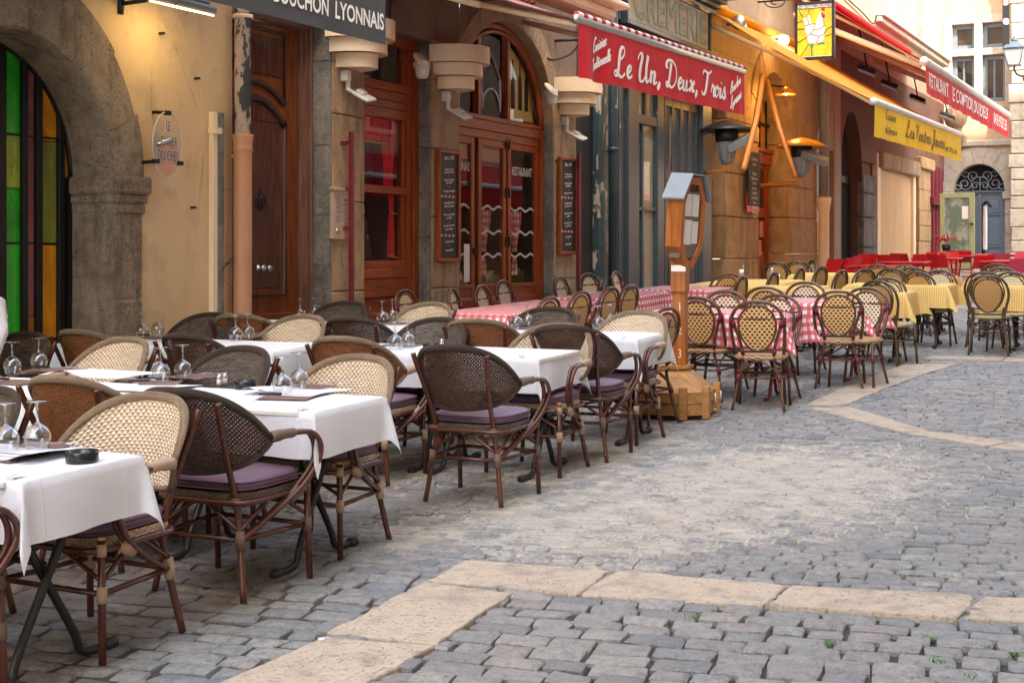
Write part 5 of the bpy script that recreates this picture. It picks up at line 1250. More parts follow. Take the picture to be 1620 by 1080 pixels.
rows = [
    ('t1', 3.50, 4.08, [(-4.58, -3.58), (-5.62, -4.60), (-6.66, -5.64)]),
    ('t2', 5.30, 5.90, [(-4.66, -3.68), (-5.70, -4.68), (-6.74, -5.72)]),
    ('t3', 7.84, 8.46, [(-4.56, -3.82), (-5.36, -4.58)]), ('t3w', 7.72, 8.36, [(-6.60, -5.68), (-7.55, -6.62)]),
    ('t4', 9.34, 9.96, [(-4.56, -3.78), (-5.32, -4.58)]), ('t4w', 9.62, 10.24, [(-6.60, -5.70), (-7.55, -6.62)])]
LB = {'t1': 'white cloth of the nearest table at the bottom left, black ashtray on it', 't2': 'long white cloth with salt shakers and two pairs of upturned glasses', 't3': 'white cloth behind the free-standing dark armchair', 't3w': 'white cloth at the foot of the ochre wall and stone arch', 't4': 'white cloth at the street end, next to the menu stand', 't4w': 'white cloth under the intercom and the stone pier'}
SH = {'t1': 'nearest white cloth', 't2': 'long white cloth with salt shakers', 't3': 'white cloth behind the free-standing armchair', 't3w': 'white cloth by the ochre wall', 't4': 'white cloth beside the menu stand', 't4w': 'white cloth below the intercom'}
for k, (nm, y0, y1, xs) in enumerate(rows):
    for j, (x0, x1) in enumerate(xs):
        table(.9, .62, 'dark', (x0+x1)/2, (y0+y1)/2, 'black-legged table under the %s, %s from the street' % (SH[nm], ('first', 'second', 'third')[j]), GT)
    wcloth(xs[-1][0], {'t1': -3.56, 't2': -3.64, 't3': -3.75, 't4': -3.70}.get(nm, xs[0][1]+.03), y0, y1, LB[nm], 10+k)
for (px, y, lb) in ((-3.62, 3.50, 'clear clip on the edge of the nearest white tablecloth'), (-3.72, 5.30, 'clear clip at the near edge of the long white tablecloth'), (-3.87, 7.84, 'clear clip on the white cloth behind the free-standing dark armchair'), (-6.45, 7.72, 'clear clip on the white cloth before the ochre wall'), (-3.80, 9.34, 'clear clip on the white cloth beside the menu stand')):
    clipm(px, y-.008, pi, lb)
TH_ = .762
def put(proto, x, y, rot, lb, grp=None): return place(proto, x, y, rot, lb, grp, h=TH_)
GG = 'wine glasses standing upside down'
gl = [(10, 716, 'left of a pair at the very left of the nearest table'), (60, 712, 'right of a pair on the nearest table, by the ashtray'), (62, 584, 'right of a pair on the long white table before the stained glass'), (20, 592, 'left of a pair beside the white sleeve'),
      (255, 604, 'left of the pair between the two middle napkins of the long table'), (290, 599, 'right of the pair in front of the grey-brown shell'), (447, 624, 'left of the pair at the street end of the long table'), (474, 616, 'right of the pair at the street end of the long table'),
      (225, 534, 'left of the pair against the foot of the stone arch'), (250, 531, 'right of the pair in front of the ochre wall'), (373, 539, 'left of the pair under the drainpipe'), (392, 536, 'right of the pair under the drainpipe'),
      (475, 506, 'left of the pair in front of the dark door frame'), (497, 504, 'right of the pair in front of the grey pier'), (605, 511, 'left of the pair under the display window'), (621, 508, 'right of the pair under the display window'),
      (625, 553, 'left of the pair near the middle ashtray'), (645, 550, 'right of the pair near the middle ashtray'), (817, 521, 'left of the pair in front of the red striped cloth'), (835, 518, 'right of the pair in front of the red striped cloth'), (946, 522, 'left of the pair at the foot of the menu stand'), (965, 519, 'right of the pair at the foot of the menu stand')]
for px, py, lb in gl:
    x, y = gp(px, py, TH_); put(GL, x, y, 0, 'upturned wine glass, ' + lb, GG)
GN, GK, GF = 'mauve paper napkins', 'black-handled knives', 'steel forks on the napkins'
ns = [(10, 722, 0, 0, 'at the left edge of the nearest table'), (50, 708, 0, 1, 'behind the glass on the nearest table'), (25, 605, .1, 1, 'at the left end of the long table'), (88, 586, 0, 1, 'under the right glass before the stained glass'), (246, 607, .5, 1, 'in front of the middle glasses'), (306, 596, 0, 1, 'behind the middle glasses, by the salt shakers'),
      (455, 629, .3, 1, 'at the street end of the long table, front side'), (492, 612, 0, 1, 'at the street end of the long table, back side'), (243, 534, 0, 1, 'under the glasses by the ochre wall'), (392, 532, 0, 1, 'under the glasses below the drainpipe'), (635, 546, 0, 0, 'near the middle ashtray'), (620, 512, 0, 1, 'under the display window'), (842, 520, 0, 1, 'before the red striped cloth'), (972, 521, 0, 1, 'at the foot of the menu stand')]
for i, (px, py, r, full, lb) in enumerate(ns):
    x, y = gp(px, py, TH_); put(NPK[i % 3], x, y, r+SK, 'mauve paper napkin ' + lb, GN)
    o = put(KN, x-.0, y-.045, r+SK+.1, 'black-handled knife lying on the napkin ' + lb, GK); o.location.z += .012
    if full: o = put(FK, x+.09 if i % 2 else x-.10, y+.02, r+(0.5 if i % 2 else 2.6), 'steel fork on the napkin ' + lb, GF); o.location.z += .012
for px, py, lb in ((130, 730, 'black round ashtray on the nearest white table'), (387, 614, 'black round ashtray behind the salt shakers on the long table'), (683, 553, 'black round ashtray on the table behind the free-standing dark armchair')):
    x, y = gp(px, py, TH_); put(ASH, x, y, 0, lb, 'black ashtrays')
for px, py, lb in ((347, 609, 'left glass salt shaker with a metal cap on the long white table'), (356, 607, 'right glass pepper shaker with a metal cap on the long white table'), (699, 549, 'glass salt shaker beside the middle ashtray')):
    x, y = gp(px, py, TH_); put(SHK, x, y, 0, lb, 'salt and pepper shakers')

def paper(px, py, w, d, r, lb, sd):
    x, y = gp(px, py, TH_); mb = MB()
    mb.grid(lambda u, v: ((u-.5)*w, (v-.5)*d, .004+.030*max(0, sin(u*pi*1.6+sd))**3*(1-v)+.02*max(0, u-.8)**1.3+.004*sin(v*5)), 16, 12)
    o = mb.build('paper_place_mat', K['linen']); o.matrix_world = TM(x, y, r, TH_+.002); tag(o, lb, 'place mat', 'white paper place mats')
paper(165, 592, .62, .40, -.05, 'curled white place mat on the long table before the beige shell', 0); paper(240, 614, .40, .34, .1, 'white place mat in front of the middle glasses', 2); paper(35, 716, .45, .36, 0, 'white place mat under the glasses of the nearest table', 3); paper(470, 620, .42, .36, 0, 'white place mat at the street end of the long table', 1)
# ------------------------------------------------------------------ lettering
def textmesh(mb, s, fn, size=1.0, shear=0.0, sx=1.0, align='CENTER', mat=0, bold=0.0, ext=0.0, spacing=1.0, width=None):
    cu = bpy.data.curves.new('lettering', 'FONT'); cu.body = s; cu.size = size; cu.shear = shear; cu.align_x = align; cu.align_y = 'CENTER'
    cu.offset = bold; cu.extrude = ext; cu.resolution_u = 3; cu.space_character = spacing
    o = bpy.data.objects.new('lettering', cu); COL.objects.link(o); bpy.context.view_layer.update()
    me = bpy.data.meshes.new_from_object(o)
    if width: xs_ = [v.co.x for v in me.vertices]; sx = width/(max(xs_)-min(xs_))
    vs = [fn(v.co.x*sx, v.co.y, v.co.z) for v in me.vertices]; fs = [tuple(p.vertices) for p in me.polygons]
    mb.add(vs, fs, mat); bpy.data.objects.remove(o); bpy.data.meshes.remove(me); bpy.data.curves.remove(cu)
GLY = {  # script letters: (advance, strokes) in units of x-height 1, capital height 2.3
 'L': (1.55, [[(.55, 1.35), (.85, 1.45), (1.15, 1.8), (1.15, 2.2), (.9, 2.35), (.62, 2.0), (.52, 1.3), (.48, .6), (.32, .08), (.05, .0), (-.05, .22), (.15, .38), (.5, .15), (.95, -.05), (1.35, .3)]]),
 'U': (2.0, [[(.15, 1.7), (.3, 2.1), (.6, 2.25), (.75, 1.9), (.6, 1.2), (.55, .5), (.7, .05), (1.05, .0), (1.35, .5), (1.5, 1.3), (1.6, 2.2)], [(1.6, 2.2), (1.45, 1.2), (1.5, .3), (1.7, .0), (1.95, .25)]]),
 'D': (2.1, [[(.9, 2.1), (.8, 1.4), (.65, .6), (.45, .05), (.15, .05), (.2, .35), (.6, .2), (1.1, -.02), (1.6, .3), (1.85, 1.0), (1.7, 1.75), (1.2, 2.2), (.6, 2.3), (.2, 2.05), (.15, 1.7), (.4, 1.6)]]),
 'T': (1.6, [[(.15, 1.8), (.3, 2.15), (.7, 2.1), (1.2, 2.0), (1.7, 2.3)], [(1.05, 2.05), (.9, 1.2), (.75, .4), (.5, .0), (.2, .05), (.15, .3)]]),
 'C': (1.6, [[(1.4, 1.8), (1.3, 2.2), (.95, 2.25), (.5, 1.7), (.3, .9), (.45, .2), (.85, -.02), (1.3, .2), (1.5, .5)]]),
 'B': (1.7, [[(.7, 2.1), (.55, 1.1), (.35, .05)], [(.25, 1.8), (.6, 2.25), (1.2, 2.25), (1.4, 1.8), (1.1, 1.3), (.65, 1.15), (1.2, 1.1), (1.5, .65), (1.2, .1), (.6, -.05), (.2, .2)]]),
 'V': (1.6, [[(.1, 1.8), (.35, 2.2), (.6, 2.1), (.65, 1.2), (.7, .05), (1.1, 1.1), (1.45, 2.0), (1.75, 2.25)]]),
 'J': (1.4, [[(.4, 1.9), (.7, 2.25), (1.2, 2.2), (1.1, 1.4), (.9, .3), (.6, -.5), (.2, -.7), (.1, -.4), (.5, -.1), (1.3, .3)]]),
 'G': (1.7, [[(1.4, 1.8), (1.3, 2.2), (.95, 2.25), (.5, 1.7), (.3, .9), (.45, .2), (.85, .0), (1.2, .4), (1.3, .9)], [(1.3, .9), (1.15, -.3), (.8, -.8), (.4, -.5)]]),
 'a': (1.0, [[(.8, .8), (.5, .98), (.15, .6), (.15, .15), (.45, .0), (.75, .4), (.85, .9)], [(.85, .9), (.78, .3), (.9, .0), (1.1, .15)]]),
 'b': (.95, [[(.1, .3), (.45, 1.4), (.55, 2.0), (.4, 2.1), (.3, 1.4), (.25, .3), (.5, .0), (.8, .35), (.75, .85), (.95, .8)]]),
 'c': (.85, [[(.75, .75), (.6, .98), (.25, .8), (.12, .3), (.4, .0), (.85, .2)]]),
 'd': (1.05, [[(.8, .8), (.5, .98), (.15, .6), (.15, .15), (.45, .0), (.75, .4), (.95, 1.4), (1.0, 2.1)], [(1.0, 2.1), (.85, .8), (.85, .1), (1.1, .15)]]),
 'e': (.9, [[(.05, .3), (.5, .55), (.7, .85), (.5, 1.0), (.22, .75), (.15, .3), (.4, .0), (.9, .25)]]),
 'h': (1.1, [[(.1, .3), (.45, 1.4), (.55, 2.0), (.4, 2.1), (.25, 1.0), (.15, .0)], [(.2, .4), (.5, .95), (.75, .85), (.75, .3), (.85, .0), (1.1, .15)]]),
 'i': (.55, [[(.25, .95), (.2, .35), (.3, .0), (.6, .2)], [(.32, 1.35), (.34, 1.45)]]),
 'l': (.6, [[(.05, .2), (.4, 1.3), (.5, 2.0), (.36, 2.1), (.25, 1.2), (.22, .2), (.38, .0), (.65, .2)]]),
 'm': (1.6, [[(.15, .95), (.15, .0)], [(.15, .5), (.4, .95), (.6, .85), (.6, .0)], [(.62, .5), (.9, .95), (1.1, .85), (1.1, .2), (1.25, .0), (1.6, .2)]]),
 'n': (1.15, [[(.1, .8), (.22, .95), (.2, .0)], [(.22, .5), (.5, .95), (.75, .85), (.72, .25), (.85, .0), (1.15, .2)]]),
 'o': (.95, [[(.5, .98), (.15, .7), (.15, .2), (.45, .0), (.78, .35), (.75, .85), (.5, .98), (.7, .8), (1.0, .85)]]),
 'r': (.85, [[(.05, .3), (.25, .9), (.28, 1.05), (.4, .9), (.65, .9), (.6, .4), (.65, .0), (.95, .2)]]),
 's': (.8, [[(.0, .2), (.3, .75), (.4, 1.05), (.5, .75), (.65, .4), (.5, .02), (.2, .0), (.15, .15), (.5, .05), (.85, .2)]]),
 't': (.7, [[(.45, 1.7), (.3, .7), (.3, .1), (.5, .0), (.75, .2)], [(.1, 1.1), (.65, 1.15)]]),
 'u': (1.15, [[(.15, .9), (.12, .3), (.3, .0), (.6, .2), (.78, .9)], [(.78, .95), (.72, .25), (.88, .0), (1.15, .2)]]),
 'x': (1.0, [[(.1, .85), (.3, .95), (.55, .5), (.7, .05), (1.0, .15)], [(.9, .95), (.5, .5), (.1, .02)]]),
 'y': (1.1, [[(.15, .9), (.12, .3), (.3, .0), (.6, .2), (.78, .9)], [(.78, .95), (.65, -.1), (.4, -.8), (.15, -.6), (.5, -.1), (1.1, .25)]]),
 ',': (.5, [[(.2, .15), (.28, .1), (.25, -.15), (.1, -.4)]]), ' ': (.6, []), "'": (.3, [[(.2, 2.1), (.15, 1.8)]]), '.': (.4, [[(.15, .1), (.2, .02)]])}
def script(mb, s, fn, xh, pen=.16, slant=.22, sx=1.0, mat=0):
    """calligraphic ribbon letters, fn(u,v)->3D; centred on the origin"""
    tot = sum(GLY[c][0] for c in s)*xh*sx; x0 = -tot/2
    for ch in s:
        adv, st = GLY[ch]
        for k, pl in enumerate(st):
            P = crom([(x0+(p[0]+slant*p[1])*xh*sx, p[1]*xh, 0) for p in pl], 6) if len(pl) > 2 else [Vector((x0+(p[0]+slant*p[1])*xh*sx, p[1]*xh, 0)) for p in pl]
            vs = []
            for i, p in enumerate(P):
                d = (P[min(i+1, len(P)-1)]-P[max(i-1, 0)]); d = d.normalized() if d.length > 0 else Vector((1, 0, 0))
                wd = xh*pen*(.30+.70*max(0, -d.y if True else 0)**1.2)*.5 + xh*pen*.08
                if len(pl) == 2 and len(P) == 2 and (P[0]-P[1]).length < xh*.4: wd = xh*pen*.5
                nrm = Vector((-d.y, d.x, 0)); vs += [fn(p.x+nrm.x*wd, p.y+nrm.y*wd, .0004*k), fn(p.x-nrm.x*wd, p.y-nrm.y*wd, .0004*k)]
            mb.add(vs, [(2*i, 2*i+1, 2*i+3, 2*i+2) for i in range(len(P)-1)], mat)
        x0 += adv*xh*sx
# ------------------------------------------------------------------ awnings
def awning(name, label, xf, y0, y1, zf, zw, vh, mats, wav=.01, bar=(.045, 'white_metal'), slopez=0.0, scallop=0.0, xw=WX, grp='awnings over the terraces', seed=1, folds=0):
    """canopy from the wall down to a front bar, with a hanging valance; returns parent and a mapper onto the valance"""
    t = empty(name, label, 'awning', grp, (xw, (y0+y1)/2, zw)); inv = Matrix.Translation(-Vector((xw, (y0+y1)/2, zw)))
    def part_(n_, mb, m): o = mb.build(n_, m, t); o.matrix_parent_inverse = inv; return o
    L = y1-y0; zt = lambda s: zf + slopez*s
    mb = MB()
    def can(u, v): s = u*L; return (xw+(xf-xw)*v, y0+s, zw+slopez*s+(zf-zw)*v - .05*sin(pi*v)*(1+.3*sin(s*4)))
    mb.grid(can, 24, 10, 0); part_('canopy', mb, K[mats[0]])
    def vm(s, t_, o=0.0):     # s along from left end, t_ height above the lower edge
        k = (vh-t_)/vh; x = xf + .012 + wav*sin(s*5+seed)*k + .6*wav*sin(s*13+seed*2)*k*k
        if folds and s < .9: x += .05*k*sin(s*9)*(1-s/.9)
        return (x+o, y0+s, zt(s) - .02 - vh + t_)
    mb = MB(); nu = int(L*22)
    def val(u, v): s = u*L; sc_ = scallop*abs(sin(s*pi/.24)); return vm(s, max(0, v)*vh + (sc_*(1-v)), 0)
    mb.grid(val, nu, 8, 0); vl = part_('valance', mb, K[mats[1]])
    mb = MB(); mb.tube([(xf-.01, y0-.03, zt(0)), (xf-.01, y1+.03, zt(L))], bar[0], 10); part_('front_bar', mb, K[bar[1]])
    for ya in (y0+.12, y1-.12):
        s = ya-y0; mb = MB(); mid = ((xw+xf)/2+.2, ya+(.35 if ya < (y0+y1)/2 else -.35), (zt(s)+zw+slopez*s)/2-.22)
        mb.tube([(xw, ya, zw-.25+slopez*s), mid], .035, 8); mb.tube([mid, (xf-.05, ya, zt(s)-.03)], .028, 8); part_('folding_arm', mb, K['cream_metal'])
    mb = MB(); mb.tube([(xw+.06, y0, zw+.05), (xw+.06, y1, zw+slopez*L+.05)], .08, 8); part_('roller_case', mb, K[mats[0]])
    return t, vl, vm, L
PZ = lambda x, px, py: wp(px, py, x)
# black valance, BOUCHON LYONNAIS
xf = -6.0
t, vl, vm, L = awning('black_awning', 'charcoal canvas awning lettered in white at the top left, over the terrace', xf, 4.4, 9.67, 3.98, 4.9, .68, ('awn_black', 'awn_black'), .006, (.04, 'dark_metal'))
mb = MB(); yc = (PZ(xf, 428, 15)[0]+PZ(xf, 603, 45)[0])/2 - 4.4; wd = PZ(xf, 603, 45)[0]-PZ(xf, 428, 15)[0]
textmesh(mb, 'BOUCHON  LYONNAIS', lambda u, v, w_: vm(yc+u, .165+v, .006), .18, width=wd, bold=.004); part('lettering', mb, K['white_letter'], vl)
# red valance, Le Un, Deux, Trois
xf = -5.05; YA, YB = 11.32, 16.08
t, vl, vm, L = awning('red_awning', 'red canvas awning with white script lettering and red-white striped canopy edge', xf, YA, YB, 3.66, 4.68, .49, ('awn_stripe', 'awn_red'), .010, (.042, 'steel'), .02, folds=1, seed=3)
mb = MB(); mb.tube([(xf-.0, YA-.02, 3.70), (xf, YB+.02, 3.70+.02*L)], .030, 10); o = mb.build('striped_roll', awn('red_white_roll', (.45, .03, .05), (.78, .72, .66), .20, .1), t); o.matrix_parent_inverse = Matrix.Translation(-t.location)
def SV(px, py): y, z = PZ(xf, px, py); s = y-YA; return s, z-(3.66+.02*s-.02-.49)
mb = MB(); s0, t0 = SV(1066, 126); wd = SV(1133, 150)[0]-SV(998, 100)[0]
script(mb, 'Le Un, Deux, Trois', lambda u, v, k=0: vm(s0+u, .115+v+.012*u, .008+k), .118, .46, .10, wd/1.55*.93)
s1, t1 = SV(948, 70); script(mb, 'Cuisine', lambda u, v, k=0: vm(s1-.03+u*.93, .30+v+u*.32, .008+k), .054, .55, .2, .95); script(mb, 'Traditionnelle', lambda u, v, k=0: vm(s1+u*.93, .15+v+u*.32, .008+k), .048, .55, .2, .78)
s2, t2 = SV(1161, 148); script(mb, 'Bouchon', lambda u, v, k=0: vm(s2+u*.9, .28+v+u*.40, .008+k), .053, .55, .2, 1.0); script(mb, 'Lyonnais', lambda u, v, k=0: vm(s2+.02+u*.9, .12+v+u*.40, .008+k), .053, .55, .2, .9)
part('lettering', mb, K['white_letter'], vl)
# yellow valance
xf = -5.0; YA, YB = 22.78, 30.95
t, vl, vm, L = awning('yellow_awning', 'long yellow canvas awning with dark script lettering, orange underneath', xf, YA, YB, 4.06, 5.78, .56, ('awn_orange', 'awn_yellow'), .012, (.06, 'white_metal'), .012, scallop=.02, seed=5)
mb = MB(); mid = L*.53
script(mb, 'Les Ventres Jaunes', lambda u, v, k=0: vm(mid+u, .17+v, .01+k), .122, .46, .15, 1.75)
script(mb, 'Cuisine', lambda u, v, k=0: vm(1.15+u, .36+v, .01+k), .068, .5, .2, 1.85); script(mb, 'du terroir', lambda u, v, k=0: vm(1.15+u, .13+v, .01+k), .065, .5, .2, 1.65)
textmesh(mb, '04 77 62 16', lambda u, v, w_: vm(L-1.2+u, .17+v, .01), .14, sx=2.0, shear=.2, bold=.003); part('lettering', mb, K['black_letter'], vl)
# far red valance
xf = -5.2; YA, YB = 28.1, 39.8
t, vl, vm, L = awning('red_awning', 'far red canvas awning with white capital lettering, higher than the yellow one', xf, YA, YB, 5.36, 7.14, .62, ('awn_red', 'awn_red'), .02, (.09, 'white_metal'), .0, scallop=.03, seed=7)
mb = MB()
for s_, px, k_ in (('RESTAURANT', 1478.5, 1), ('LE COMPTOIR DU BOEUF', 1531, 1), ('04 78 92 82 35', 1583, 1)):
    w_px = {'RESTAURANT': (1467, 1498), 'LE COMPTOIR DU BOEUF': (1504, 1561), '04 78 92 82 35': (1570, 1591)}[s_]
    ya, yb = PZ(xf, w_px[0], 150)[0]-YA, PZ(xf, w_px[1], 170)[0]-YA; nat = {'RESTAURANT': 7.0, 'LE COMPTOIR DU BOEUF': 13.6, '04 78 92 82 35': 8.3}[s_]*.36*.98
    textmesh(mb, s_, lambda u, v, w_: vm((ya+yb)/2+u, .30+v, .015), .40, width=yb-ya, bold=.004)
part('lettering', mb, K['white_letter'], vl)
for ya in (28.4, 32, 36): mb = MB(); mb.tube([(WX, ya, 6.5), (xf-.1, ya-.1, 5.3)], .07, 6); o = mb.build('brace_bar', K['cream_metal'], t); o.matrix_parent_inverse = Matrix.Translation(-t.location)
# cream retractable awning case above the red awning
mb = MB(); ya, yb = 13.4, 17.6; mb.box(-6.0, -5.9, 0, .1, 0, .1) if False else None
mb.box(-6.30, -5.98, 11.0, Y(960, -6.1), Z(960, 34, -6.1), Z(960, 20, -6.1)+.02, 0, .03); mb.box(-6.42, -5.86, 11.0, Y(963, -6.1)+.04, Z(960, 20, -6.1)+.02, Z(960, 20, -6.1)+.09, 0, .02)
tag(mb.build('awning_case', K['cream_metal']), 'cream moulded awning case above the red script awning, at the top edge', 'awning case')
# ------------------------------------------------------------------ wall fittings of the first building
def wallM(y, z, x=WX): return Matrix.Translation((x, y, z))
def sconce(y, z, label):
    t = empty('stepped_wall_lamp', label, 'wall lamp', 'stepped cream wall lamps', (WX, y, z))
    for k, (a, b, z0, z1) in enumerate(((.40, .50, .28, .47), (.33, .42, .14, .28), (.22, .33, 0, .14))):
        mb = MB(); mb.lathe([(0, z1-.01), (1-.04, z1-.01), (1-.03, z1), (1, z1), (1, z0), (.96, z0), (.96, z0+.01), (0, z0+.015)], (0, 0, 0), 40, 0, -pi/2, pi/2, b, a, False); mb.build('shade_tier', K['cream_metal'], t)
    mb = MB(); mb.box(0, .08, -.14, -.05, -.13, -.02, 0, .01); mb.box(.03, .07, -.09, -.05, -.22, -.12, 0, .008); mb.tube([(.05, -.07, -.21), (.12, .0, -.25)], .02, 8); mb.build('bracket', K['white_metal'], t)
    mb = MB(); mb.X = Matrix.Translation((.16, .02, -.27)) @ Matrix.Rotation(radians(28), 4, 'Y') @ Matrix.Rotation(radians(12), 4, 'X'); mb.box(-.09, .12, -.07, .09, -.012, .02, 0, .010); mb.box(-.07, .02, -.04, .05, .02, .05, 0, .008); mb.build('floodlight', K['white_metal'], t)
for yc, lb in ((11.97, 'stepped cream wall lamp half hidden behind the black awning'), (14.0, 'stepped cream wall lamp left of the restaurant doors'), (17.22, 'stepped cream wall lamp right of the restaurant doors')): sconce(yc, 3.46, lb)
def siren(y, z, label):
    t = empty('round_alarm', label, 'alarm', 'round wall alarms', (WX, y, z)); mb = MB(); mb.X = Matrix.Rotation(radians(50), 4, 'Y'); mb.lathe([(0, .10), (.11, .10), (.12, .085), (.11, .07), (0, .07)], (0.05, 0, 0), 18); mb.build('disc', K['cream_metal'], t)
    mb = MB(); mb.lathe([(.075, .02), (.09, 0), (.07, -.14), (.05, -.17), (0, -.17)], (.09, .02, 0), 16); mb.tube([(0, 0, -.02), (.09, .02, -.02)], .03, 8); mb.build('body', K['white_metal'], t)
siren(Y(655), Z(655, 100), 'round cream alarm between the display window and the second wall lamp'); siren(Y(861), Z(861, 145), 'round cream alarm right of the arched fanlight')
# lit floodlight above the oval sign
t = empty('floodlight', 'lit yellowish floodlight above the oval sign', 'wall lamp', None, (WX, 0, 0)); xl = WX+.42; yl = Y(287, xl); zl = Z(287, 12, xl); t.location = (WX, yl, zl)
mb = MB(); mb.X = Matrix.Translation((.42, 0, 0)) @ Matrix.Rotation(radians(14), 4, 'Y'); mb.box(-.14, .16, -.26, .26, 0, .07, 0, .02); mb.box(-.10, .12, -.2, .2, .07, .10, 0, .01); mb.build('housing', K['grey_metal'], t)
mb = MB(); mb.X = Matrix.Translation((.42, 0, 0)) @ Matrix.Rotation(radians(14), 4, 'Y'); mb.box(-.12, .14, -.24, .24, -.012, -.002); mb.build('lit_glass', K['bulb'], t)
mb = MB(); mb.tube([(0, -.24, .02), (.28, -.24, .03)], .018, 6); mb.tube([(0, -.24, -.06), (.02, -.24, .12)], .03, 6); mb.build('bracket', K['iron'], t)
def lamp(name, loc, e, col, r=.05, par=None):
    l = bpy.data.lights.new(name, 'POINT'); l.energy = e; l.color = col; l.shadow_soft_size = r; o = bpy.data.objects.new(name, l); COL.objects.link(o); o.location = loc
    if par: o.parent = par; o.matrix_parent_inverse = Matrix.Translation(-par.location)
    return o
lamp('lamp_light', (WX+.34, yl, zl-.10), .3, (1, .72, .28), .08, t)
# oval glass sign
xs = WX+.14; ys, zs_ = Y(264, xs), Z(264, 230, xs); hw, hh = (Y(287, xs)-Y(241, xs))/2, (Z(264, 178, xs)-Z(264, 283, xs))/2
t = empty('oval_sign', 'oval glass wall sign with three lines of navy capitals on the ochre wall', 'sign', None, (WX, ys, zs_))
mb = MB(); N = 40; vs = [(.14+dx, hw*k*cos(2*pi*i/N), hh*k*sin(2*pi*i/N)) for dx, k in ((-.006, 1), (.006, 1)) for i in range(N)]
mb.add(vs, [(i, (i+1) % N, N+(i+1) % N, N+i) for i in range(N)] + [tuple(range(N, 2*N))], 0, False); mb.build('glass_plate', glassy('sign_glass', (.93, .90, .87), .05), t)
mb = MB(); mb.tube([(.146, hw*cos(2*pi*i/N), hh*sin(2*pi*i/N)) for i in range(N)], .006, 5, closed=True); mb.build('glass_edge', M('glass_edge', (.55, .60, .55), .2), t)
mb = MB(); m2 = MB(); pk = MB()
for s_, v0, sz, wd_ in (('LE', .55, .118, .40), ('PANIER', .09, .118, 1.25), ('DU CHEF', -.33, .118, 1.55)):
    u0 = .0 if s_ != 'PANIER' else .06
    textmesh(m2, s_, lambda u, v, w_: (.150, u+u0*hw, v0*hh+v), sz, bold=.005, width=wd_*hw); textmesh(mb, s_, lambda u, v, w_: (.153, u+u0*hw, v0*hh+v), sz, width=wd_*hw-.016)
mb.build('lettering', K['navy_letter'], t); m2.build('lettering_outline', K['white_letter'], t)
vs = [(.147, hw*.85*cos(a), hh*.9*sin(a)) for a in [pi+pi*i/14 for i in range(15)]]; pk.add(vs, [tuple(range(15))]); pk.build('pink_patch', M('faded_pink', (.66, .33, .24), .5), t)
for a in (92, 212, 328):
    mb = MB(); c, s = cos(radians(a)), sin(radians(a)); mb.tube([(0, hw*c*1.05, hh*s*1.02), (.165, hw*c*.97, hh*s*.97)], .016, 6); mb.box(.13, .172, hw*c*.97-.03, hw*c*.97+.03, hh*s*.97-.018, hh*s*.97+.018, 0, .005); mb.build('clamp', K['iron'], t)
mb = MB(); mb.box(.148, .158, -hw*.84, -hw*.70, -.06, .12, 0, .003); mb.tube([(.155, -hw*.75, .0), (.20, -hw*.1, .04)], .022, 8); mb.build('steel_fixing', K['steel'], t)
# pipes and conduits
def pipe(name, label, px, pts, r, mat, x=.11):
    t = empty(name, label, 'pipe', None, (WX+x, Y(px, WX+x), .2)); return t
xp = WX+.13; yp = Y(384, xp)
t = empty('drainpipe', 'drainpipe by the dark door, peeling above and terracotta below', 'drainpipe', None, (xp, yp, gz(yp)))
mb = MB(); zj = Z(384, 222, xp)-t.location.z; mb.tube([(0, 0, zj), (0, 0, 6)], .072, 16); mb.lathe([(.08, -.02), (.085, 0), (.085, .05), (.08, .07)], (0, 0, Z(384, 18, xp)-t.location.z), 16); mb.build('upper_pipe', K['pipe_peel'], t)
mb = MB(); mb.lathe([(.080, 0), (.080, zj-.12), (.082, zj-.1), (.088, zj-.09), (.088, zj-.07), (.082, zj-.06), (.084, zj-.02), (.092, zj+.03), (.094, zj+.05), (.07, zj+.05)], (0, 0, 0), 18); mb.build('lower_pipe', K['terracotta'], t)
mb = MB(); mb.tube([(-.12, 0, zj-.14), (0, 0, zj-.14)], .02, 6); mb.lathe([(.086, 0), (.09, .004), (.09, .03), (.086, .034)], (0, 0, Z(384, 30, xp)-t.location.z), 16); mb.build('collar', K['cream_metal'], t)
xt = WX+.05; t = MB(); y0, y1 = Y(337, xt), Y(353, xt); zt_ = Z(345, 178, xt)
r_ = empty('cable_trunking', 'narrow cream and grey vertical cable trunking left of the drainpipe', 'trunking', None, (WX, y0, .3)); inv = Matrix.Translation(-r_.location)
for n_, a, b, x, m in (('cream_channel', y0, y0+(y1-y0)*.48, .05, 'cream_metal'), ('grey_channel', y0+(y1-y0)*.5, y1, .065, 'grey_stone')):
    mb = MB(); mb.box(WX, WX+x, a, b, .3, zt_, 0, .004); o = mb.build(n_, K[m], r_); o.matrix_parent_inverse = inv
mb = MB(); mb.box(WX, WX+.08, y0-.01, y0+.09, Z(345, 213, xt), Z(345, 203, xt), 0, .004); o = mb.build('clasp', K['cream_metal'], r_); o.matrix_parent_inverse = inv
mb = MB(); mb.tube([(WX+.06, Y(342), Z(342, 428)), (WX+.13, Y(350), Z(350, 405)), (WX+.10, Y(362), Z(362, 415)), (WX+.05, Y(343), Z(343, 418))], .005, 5); tag(mb.build('loose_wire', K['iron']), 'short bent black wire sticking out beside the cable trunking', 'wire')
xi = WX+.03; mb = MB(); ya, yb = Y(525, xi), Y(545, xi); z0, z1 = Z(535, 378, xi), Z(535, 302, xi)
t = empty('intercom', 'cream metal intercom panel with buttons beside the dark red rod', 'intercom', None, (WX, ya, z0)); inv = Matrix.Translation(-t.location)
